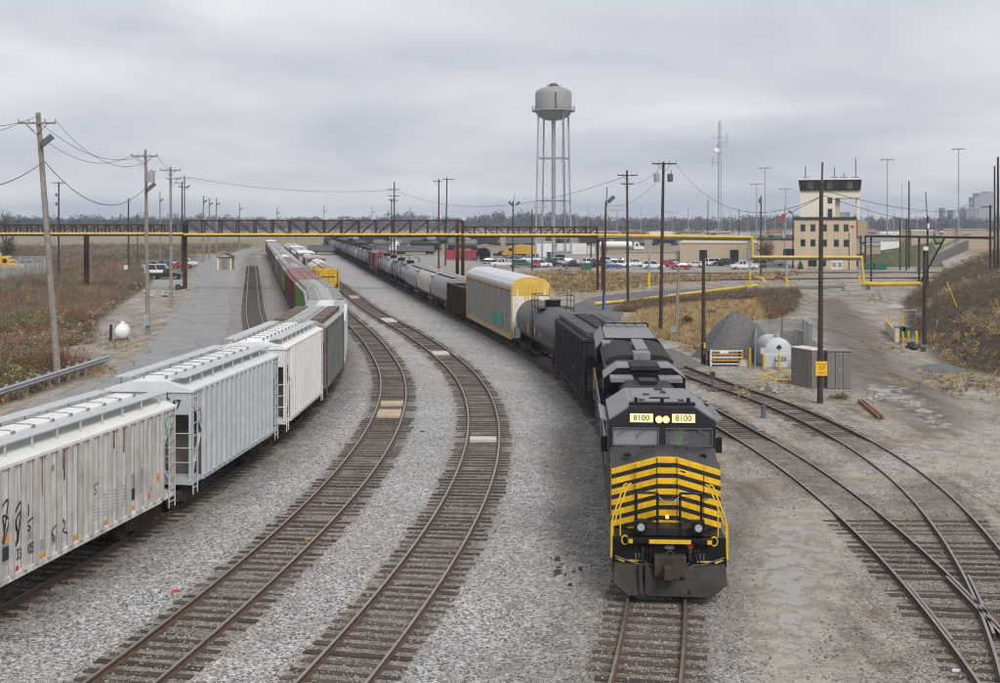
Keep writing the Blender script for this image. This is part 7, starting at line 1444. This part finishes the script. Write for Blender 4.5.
g = G(868.5, 289.5); tag(MB().prism([(-.3, 0), (.3, 0), (.22, .9), (-.22, .9)], 'y', 0, .5).build('pipe_block', m_concrete, loc=(g.x, g.y, GZ), bevel=.03), 'small pale block under the thick yellow pipe', 'concrete block')
hg = P(958, 281, 100); tag(MB().cyl((0, 0, -.3), (-1.0, 0, 2.2), .05, 8).build('leaning_rod', m_yellow, loc=(hg.x, 100, ground_z(hg.x, 100))), 'thin yellow rod leaning on the hillside', 'rod')
# culvert ring and frame in the lot
g = G(483.5, 261); cr = thing('black_culvert', 'upright black culvert ring beside the red containers', 'culvert', (g.x, g.y, GZ)); mb = MB(); mb.lathe([(1.5, -.9), (1.75, -.9), (1.75, .9), (1.5, .9)], 24, (0, 0, 0), 'x'); o = mb.build('ring', m_black, cr, smooth=40); o.rotation_euler = (0, 0, R(80)); o.location = (0, 0, 1.75); MB().box(-1.4, 1.4, .5, .6, .3, 3.0).build('back_plate', m_trim, cr); 
g = G(485, 268); cr = thing('steel_frame', 'grey steel gate frame in front of the black culvert', 'frame', (g.x, g.y, GZ)); 
for x in (-1.4, 1.3): MB().box(x - .1, x + .1, -.1, .1, 0, 2.6).build('post', m_greysteel, cr)
MB().box(-1.4, 1.3, -.06, .06, 1.2, 1.35).build('rail', m_greysteel, cr)
# overhead walkway pipe and stair on the right hill
Yw = 190.0; a, b = P(866, 236.2, Yw), P(992, 238, 150); ww = thing('overhead_pipe', 'dark overhead pipe from the control tower to the hilltop', 'pipe', a); MB().bar((0, 0, 0), b - a, .35, .35).build('pipe_beam', m_trim, ww)
for k in (.05, .48): p = a.lerp(b, k); gz = ground_z(p.x, p.y); MB().bar(p - a, Vector((p.x, p.y, gz - .3)) - a, .25).build('support', m_trim, ww)
p = a.lerp(b, .48); MB().bar(Vector((p.x, p.y, ground_z(p.x, p.y) + .5)) - a, a.lerp(b, .68) - a, .18).build('brace', m_trim, ww)
s0, s1 = P(918, 264, 205), P(969, 240, 178); stt = thing('concrete_stair', 'pale concrete ramp climbing behind the hill on the right', 'stair', s0); n = 26; q = s1 - s0
for k in range(n): p = q * (k / n); MB().box(p.x, p.x + abs(q.x) / n + .1, p.y - .6, p.y + .6, p.z - 1.4, p.z + .1).build('step', m_concrete, stt)
for s in (-.6, .6): mb = MB(); mb.tube([Vector((0, s, 1.0)), q + Vector((0, s, 1.0))], .06, 6); [mb.cyl(q * (k / 8) + Vector((0, s, 0)), q * (k / 8) + Vector((0, s, 1.0)), .05, 5) for k in range(9)]; mb.build('handrail', m_greysteel, stt)
g = G(905, 268); gb = MB(); gb.loft([[(-8, 0, 0), (11, 0, 0), (13, 14, 0), (-8, 14, 0)], [(-7, 6, 2.0), (11, 8, 5.2), (13, 12, 5.4), (-7, 12, 2.2)]]); o = gb.build('grass_bank', M('green_bank', (.075, .085, .035), .95, var=.35, scale=.8, bump=.6, bscale=5), loc=(g.x, g.y + 6, GZ)); struct(o)
# flag by the tower
fy = 250; b_ = P(785, 268, fy); fl = thing('flagpole', 'flagpole with a red flag beside the control tower', 'flag', (b_.x, fy, GZ)); zt = P(0, 205, fy).z - GZ; MB().cyl((0, 0, 0), (0, 0, zt), .08, 8).build('pole', m_greysteel, fl); zf = P(0, 217, fy).z - GZ; V = []; 
mb = MB(); rings = [[(-x, .12 * math.sin(x * 5), zf + .8 - .35 * x), (-x, .12 * math.sin(x * 5) + .03, zf + .8 - .35 * x), (-x, .12 * math.sin(x * 5) + .03, zf - .6 - .3 * x), (-x, .12 * math.sin(x * 5), zf - .6 - .3 * x)] for x in np.linspace(0, .9, 7)]; mb.loft(rings); mb.build('flag_cloth', M('flag_red', (.55, .06, .06), .8), fl)
# ---------------------------------------------------------------- vegetation
def brush(name, pts, hts, mats, nstem=16, nfleck=20, wid=.03, spread=.55, fl=.09, seed=1, mi=None):
    r = np.random.default_rng(seed); n = len(pts); pts = np.asarray(pts, float); hts = np.asarray(hts, float)
    if n == 0: return None
    V = []; MI = []
    mi = r.integers(0, len(mats), n) if mi is None else np.asarray(mi)
    def tri(base, tip, w):
        d = tip - base; ax = np.cross(d, r.normal(size=d.shape)); ax /= np.linalg.norm(ax, axis=-1, keepdims=True) + 1e-9
        return np.stack([base - ax * w[..., None] / 2, base + ax * w[..., None] / 2, tip], -2)
    if nstem:
        az = r.uniform(0, 2 * np.pi, (n, nstem)); le = hts[:, None] * r.uniform(.5, 1.1, (n, nstem)); tl = r.uniform(0, spread, (n, nstem)) * 1.3
        base = pts[:, None, :] + np.stack([np.cos(az) * tl * hts[:, None] * .25, np.sin(az) * tl * hts[:, None] * .25, 0 * az - .05], -1)
        tip = base + np.stack([np.cos(az) * np.sin(tl) * le, np.sin(az) * np.sin(tl) * le, np.cos(tl) * le], -1)
        V.append(tri(base, tip, wid * (.6 + r.random((n, nstem)))).reshape(-1, 3, 3)); MI.append(np.repeat(mi, nstem))
    if nfleck:
        d = r.normal(size=(n, nfleck, 3)); d[..., 2] = np.abs(d[..., 2]); d /= np.linalg.norm(d, axis=-1, keepdims=True); rad = r.uniform(.35, 1, (n, nfleck, 1)) ** .6
        c = pts[:, None, :] + d * rad * hts[:, None, None] * np.array([spread, spread, .92]); tip = c + r.normal(size=c.shape) * fl * 1.2
        V.append(tri(c, tip, fl * (.5 + r.random((n, nfleck)))).reshape(-1, 3, 3)); MI.append(np.repeat(mi, nfleck))
    V = np.concatenate(V); MI = np.concatenate(MI)
    return stuff(np_mesh(name, V.reshape(-1, 3), np.arange(len(V) * 3).reshape(-1, 3), mats, MI))
def gz_arr(x, y):
    i = np.clip(np.searchsorted(Yr, y), 1, len(Yr) - 1); i = np.where(np.abs(Yr[i - 1] - y) < np.abs(Yr[i] - y), i - 1, i); u = x / np.maximum(Yr[i], 24); j = np.clip(np.round((u - uu[0]) / (uu[1] - uu[0])).astype(int), 0, NU - 1); return ZZ[i, j]
def sample(poly, n, seed, bias=1.0, mind=0.0):
    r = np.random.default_rng(seed); lo, hi = poly.min(0), poly.max(0); out = []
    # even on screen rather than on the ground: depth drawn as a power law
    k = 0
    while sum(len(o) for o in out) < n and k < 60:
        v = r.random(n * 2); y = 1 / ((1 / lo[1]) ** bias + v * ((1 / hi[1]) ** bias - (1 / lo[1]) ** bias)) ** (1 / bias); x = r.uniform(lo[0], hi[0], n * 2); m = sdist(poly, x, y) > mind; out.append(np.stack([x, y], -1)[m]); k += 1
    p = np.concatenate(out)[:n]; return np.column_stack([p, gz_arr(p[:, 0], p[:, 1])])
vm = lambda nm, c: M(nm, c, .95, var=.3, scale=.6)
b_brown = vm('brush_brown', (.165, .112, .072)); b_grey = vm('brush_grey_brown', (.225, .178, .132)); b_olive = vm('brush_olive', (.15, .135, .068)); b_rust = vm('brush_rust', (.22, .11, .05)); b_gold = vm('grass_gold', (.46, .31, .13)); b_straw = vm('grass_straw', (.46, .37, .22)); b_dkb = vm('brush_dark', (.065, .048, .036))
brushmats = [b_brown, b_grey, b_olive, b_rust, b_gold, b_dkb]
def patchy(p, seed):
    v = vnoise(p[:, 0], p[:, 1], 9, seed); w_ = vnoise(p[:, 0], p[:, 1], 4, seed + 3); r = np.random.default_rng(seed).random(len(p)); mi = np.where(v < .48, 1, np.where(v < .72, 0, 2)); mi = np.where((w_ > .74), 3, mi); mi = np.where(r > .9, 4, mi); return np.where(r < .1, 5, mi)
PL = PB['brushL']; near = PL.copy()
pA = sample(PL, 9000, 1, 1.0, .5); hA = (.55 + 1.15 * vnoise(pA[:, 0], pA[:, 1], 6, 4)) * np.clip(sdist(PL, pA[:, 0], pA[:, 1]) / 3, .35, 1) * rng.uniform(.6, 1.25, len(pA))
brush('brush_thicket', pA, hA, brushmats, 14, 18, .035, .7, .10, 2, patchy(pA, 5))
pS = sample(PL, 1300, 31, 1.0, 1.5); kS = vnoise(pS[:, 0], pS[:, 1], 14, 6) > .42; pS = pS[kS]; brush('brush_thicket', pS, rng.uniform(1.3, 2.7, len(pS)), [b_grey, b_brown, b_grey, b_rust], 60, 60, .022, .8, .07, 33)
pE = sample(PL, 5000, 35, 1.0, .1); kE = sdist(PL, pE[:, 0], pE[:, 1]) < 2.2; pE = pE[kE]; brush('dry_grass', pE, rng.uniform(.2, .5, len(pE)), [b_gold, b_straw, b_rust, b_brown], 14, 0, .03, .8, .05, 34)
# far left scrub between the road and the fields
PF = poly_px([(-260, 268), (120, 262), (148, 258), (200, 254.5), (236, 252), (250, 248), (250, 245), (-260, 250)]); pF = sample(PF, 5200, 3, 1.0); hF = .8 + 1.9 * vnoise(pF[:, 0], pF[:, 1], 22, 2) * rng.uniform(.6, 1.2, len(pF))
brush('brush_thicket', pF, hF, [b_brown, b_grey, b_olive, b_grey, b_brown, b_dkb], 10, 22, .08, .8, .22, 4, patchy(pF, 9))
# hill
HP = np.vstack([FOOT[1:8], [(150, 200), (95, 120), (62, 60)]]); pH = sample(HP, 12000, 5, .8, .4); hH = (.25 + .65 * vnoise(pH[:, 0], pH[:, 1], 5, 7)) * rng.uniform(.5, 1.3, len(pH)); nz = vnoise(pH[:, 0], pH[:, 1], 11, 12); mH = patchy(pH, 8); mH = np.where((nz > .62) & (rng.random(len(nz)) > .6), 4, np.where(nz < .45, 0, mH))
brush('brush_thicket', pH, hH, brushmats, 13, 12, .03, .75, .07, 6, mH)
# dry golden grass beside the gravel pile, brown rim behind it
pG = sample(PB['grass'], 6500, 7, .8, .2); brush('dry_grass', pG, rng.uniform(.25, .75, len(pG)), [b_gold, b_straw, b_gold, b_brown], 16, 0, .035, .55, .06, 8)
pR = sample(PB['brushR'], 3600, 9, .8, .3); brush('brush_thicket', pR, rng.uniform(.4, 1.25, len(pR)), [b_brown, b_dkb, b_grey, b_rust, b_olive], 14, 14, .04, .7, .09, 10)
pG2 = sample(PB['grass2'], 4200, 11, .8, .5); brush('dry_grass', pG2, rng.uniform(.3, .8, len(pG2)), [b_gold, b_straw, b_brown, b_olive], 14, 0, .06, .6, .06, 12)
# weeds along track edges and gravel margins on the right
W1 = []
for px, py, n, s in ((840, 398, 40, 5), (700, 350, 90, 12), (795, 380, 30, 9), (905, 345, 60, 18), (950, 380, 90, 26), (985, 385, 80, 25), (790, 300, 70, 12), (770, 283, 90, 25), (870, 298, 70, 15), (690, 300, 60, 30), (640, 320, 60, 16), (120, 345, 60, 20), (100, 372, 60, 12), (750, 392, 26, 14), (720, 278, 160, 40)):
    for _ in range(n): p = G(px + random.gauss(0, s), py + random.gauss(0, s * .22)); W1.append((p.x, p.y, ground_z(p.x, p.y)))
brush('weeds', W1, rng.uniform(.15, .55, len(W1)), [b_straw, b_gold, b_brown, b_olive], 12, 8, .03, .7, .06, 13)
# distant woodland on the skyline
def crowns(name, X, Y, H, Rr, mats, nf=110, fs=1.6, seed=1, mi=None, conif=False):
    r = np.random.default_rng(seed); n = len(X); d = r.normal(size=(n, nf, 3)); d /= np.linalg.norm(d, axis=-1, keepdims=True); rad = r.random((n, nf, 1)) ** .45
    if conif:
        t = r.random((n, nf)); a = r.uniform(0, 6.283, (n, nf)); q = (1 - t) * Rr[:, None] * r.random((n, nf)) ** .5; c = np.stack([X[:, None] + q * np.cos(a), Y[:, None] + q * np.sin(a), GZ + t * H[:, None]], -1)
    else: c = np.stack([X[:, None] + d[..., 0] * rad[..., 0] * Rr[:, None], Y[:, None] + d[..., 1] * rad[..., 0] * Rr[:, None], GZ + H[:, None] * (.58 + .42 * d[..., 2] * rad[..., 0])], -1)
    e1 = r.normal(size=c.shape) * fs; e2 = r.normal(size=c.shape) * fs; T = np.stack([c, c + e1, c + e2], -2).reshape(-1, 3)
    mi = np.repeat(r.integers(0, len(mats), n) if mi is None else mi, nf)
    # trunks
    tb = np.stack([np.stack([X - .3, Y, 0 * X + GZ], -1), np.stack([X + .3, Y, 0 * X + GZ], -1), np.stack([X, Y, H * .9], -1)], 1).reshape(-1, 3)
    V = np.concatenate([T, tb]); MI = np.concatenate([mi, np.full(n, len(mats) - 1)])
    return stuff(np_mesh(name, V, np.arange(len(V)).reshape(-1, 3), mats, MI))
w1, w2, w3, w4 = vm('wood_grey_brown', (.075, .066, .062)), vm('wood_dull', (.11, .08, .062)), vm('wood_olive', (.06, .066, .042)), vm('wood_evergreen', (.022, .042, .024))
r = np.random.default_rng(21); n = 1500; X = r.uniform(-1050, 1050, n); Yt = r.uniform(1350, 1800, n) ; H = r.uniform(11, 21, n) * (.75 + .5 * vnoise(X, 0 * X, 60, 3)); crowns('far_woodland', X, Yt, H, r.uniform(5, 9, n), [w1, w2, w3, w1], 90, 1.5, 22)
n = 420; X = r.uniform(-780, -330, n); crowns('far_woodland', X, r.uniform(1240, 1300, n), r.uniform(9, 14, n), r.uniform(4, 6, n), [w4, w4], 70, 1.3, 23, conif=False)
n = 700; X = r.uniform(-900, 900, n); crowns('far_woodland', X, r.uniform(1150, 1340, n), r.uniform(5, 11, n), r.uniform(5, 9, n), [w1, w2, w3, w1], 50, 1.4, 24)
# bare trees that stand out one by one
def bare_tree(label, px, py, ytop, m, seed, lean=0):
    rr = random.Random(seed); g = G(px, py); H_ = P(px, ytop, g.y).z - GZ; root = thing('bare_tree', label, 'tree', (g.x, g.y, GZ - .2)); tr_ = MB(); cr = MB()
    def grow(p, d, L, r_, k):
        q = p + d * L; (tr_ if k < 2 else cr).cyl(p, q, r_, 6 if k < 2 else 3, r_ * .65, caps=False)
        if k >= 5: return
        for _ in range(3 if k < 4 else 2):
            nd = (d + Vector((rr.gauss(0, .42), rr.gauss(0, .42), rr.uniform(-.05, .35)))).normalized(); grow(p.lerp(q, rr.uniform(.55, 1)), nd, L * rr.uniform(.6, .82), r_ * .6, k + 1)
    grow(Vector((0, 0, 0)), Vector((lean, 0, 1)).normalized(), H_ * .30, H_ * .018, 0); tr_.build('trunk', m, root, smooth=60); cr.build('crown', m, root)
bare_tree('bare grey tree at the left edge of the frame', 6, 262, 188, w2, 1); bare_tree('bare tree behind the truss left of the siding', 239, 243, 207, w2, 2); bare_tree('bare tree on the skyline above the hopper train', 296, 240, 211, w2, 3); bare_tree('bare pale tree on the skyline left of the stacked-crossarm pole', 352, 238, 210, w1, 4); bare_tree('second bare tree close to the left edge', -8, 258, 200, w2, 6); bare_tree('bare tree above the red-brown box cars', 596, 238, 213, w1, 7)
def leafy(label, px, py, ytop, rpx, mats, seed):
    g = G(px, py); Y = g.y; H_ = P(px, ytop, Y).z - GZ; root = thing('leafy_tree', label, 'tree', (g.x, Y, GZ - .1)); r = np.random.default_rng(seed); Rr = rpx * Y / F; n = 2200; d = r.normal(size=(n, 3)); d /= np.linalg.norm(d, axis=1, keepdims=True); q = r.random((n, 1)) ** .45; c = d * q * np.array([Rr, Rr, H_ * .46]) * (1 + .2 * np.sin(d[:, :1] * 7 + d[:, 2:] * 5)) + np.array([0, 0, H_ * .54]); T = np.stack([c, c + r.normal(size=c.shape) * .16, c + r.normal(size=c.shape) * .16], 1).reshape(-1, 3); np_mesh('crown', T, np.arange(len(T)).reshape(-1, 3), mats, r.integers(0, len(mats), n), root)
    mb = MB(); mb.cyl((0, 0, 0), (0, 0, H_ * .5), .16, 8, .08)
    for k in range(6): a = k * 1.05; mb.cyl((0, 0, H_ * .3), (Rr * .6 * math.cos(a), Rr * .6 * math.sin(a), H_ * .7), .06, 5, .02)
    mb.build('trunk', w2, root)
leafy('round brown-leaved tree left of the control tower', 766, 268, 238, 8, [b_rust, b_brown, b_dkb], 3); leafy('dark green shrub in the left scrub below the truss', 8, 262, 236, 8, [w4, b_olive, b_dkb], 4); leafy('small green bush in the golden grass', 687, 325, 317, 3.4, [vm('bush_green', (.12, .13, .035)), b_olive], 5)
# loose stones lying proud of the ballast, near the camera
r = np.random.default_rng(5); n = 26000; v = r.random(n); Ys = 1 / (1 / 23.5 + v * (1 / 75 - 1 / 23.5)); Xs = r.uniform(-.48, .48, n) * Ys
yd = np.minimum.reduce([np.abs(np.abs(Xs - f(Ys)) - .7525) for f in (X1, X2, X3, X4, X5, X6)]); ok = (yd > .12) & (sdist(PB['puddle'], Xs, Ys) < -.1) & (hill_d(Xs, Ys) < 0) & (Xs > X1(Ys) - 4); Xs, Ys = Xs[ok], Ys[ok]; n = len(Xs); Zs = gz_arr(Xs, Ys)
O = np.array([(1, 0, 0), (0, 1, 0), (-1, 0, 0), (0, -1, 0), (0, 0, 1), (0, 0, -1)], float); OF = np.array([(0, 1, 4), (1, 2, 4), (2, 3, 4), (3, 0, 4), (1, 0, 5), (2, 1, 5), (3, 2, 5), (0, 3, 5)])
sz = r.uniform(.016, .042, (n, 1, 1)); V = O[None] * sz * r.uniform(.6, 1.3, (n, 6, 1)) + r.normal(size=(n, 6, 3)) * sz * .22; a = r.uniform(0, 6.28, n); ca, sa = np.cos(a)[:, None], np.sin(a)[:, None]; V = np.stack([V[..., 0] * ca - V[..., 1] * sa, V[..., 0] * sa + V[..., 1] * ca, V[..., 2] * .8], -1) + np.stack([Xs, Ys, Zs + .012], -1)[:, None, :]
st_m = [M('stone_a', (.36, .35, .34), .9), M('stone_b', (.26, .25, .245), .9), M('stone_c', (.13, .125, .12), .9), M('stone_d', (.34, .29, .24), .9)]
stuff(np_mesh('ballast_stones', V.reshape(-1, 3), (OF[None] + (np.arange(n) * 6)[:, None, None]).reshape(-1, 3), st_m, np.repeat(r.integers(0, 4, n), 8)))
# ---------------------------------------------------------------- haze
hm_ = bpy.data.materials.new('haze_air'); hm_.use_nodes = True; t = hm_.node_tree; t.nodes.clear(); vo = N(t, 'ShaderNodeVolumePrincipled'); vo.inputs['Color'].default_value = (.72, .83, 1.0, 1); vo.inputs['Density'].default_value = .00023; vo.inputs['Anisotropy'].default_value = .2
oo = N(t, 'ShaderNodeOutputMaterial'); t.links.new(vo.outputs[0], oo.inputs['Volume'])
mb = MB(); mb.box(-4700, 4700, -60, 3750, -3, 56); hz_o = mb.build('haze', hm_); stuff(hz_o)
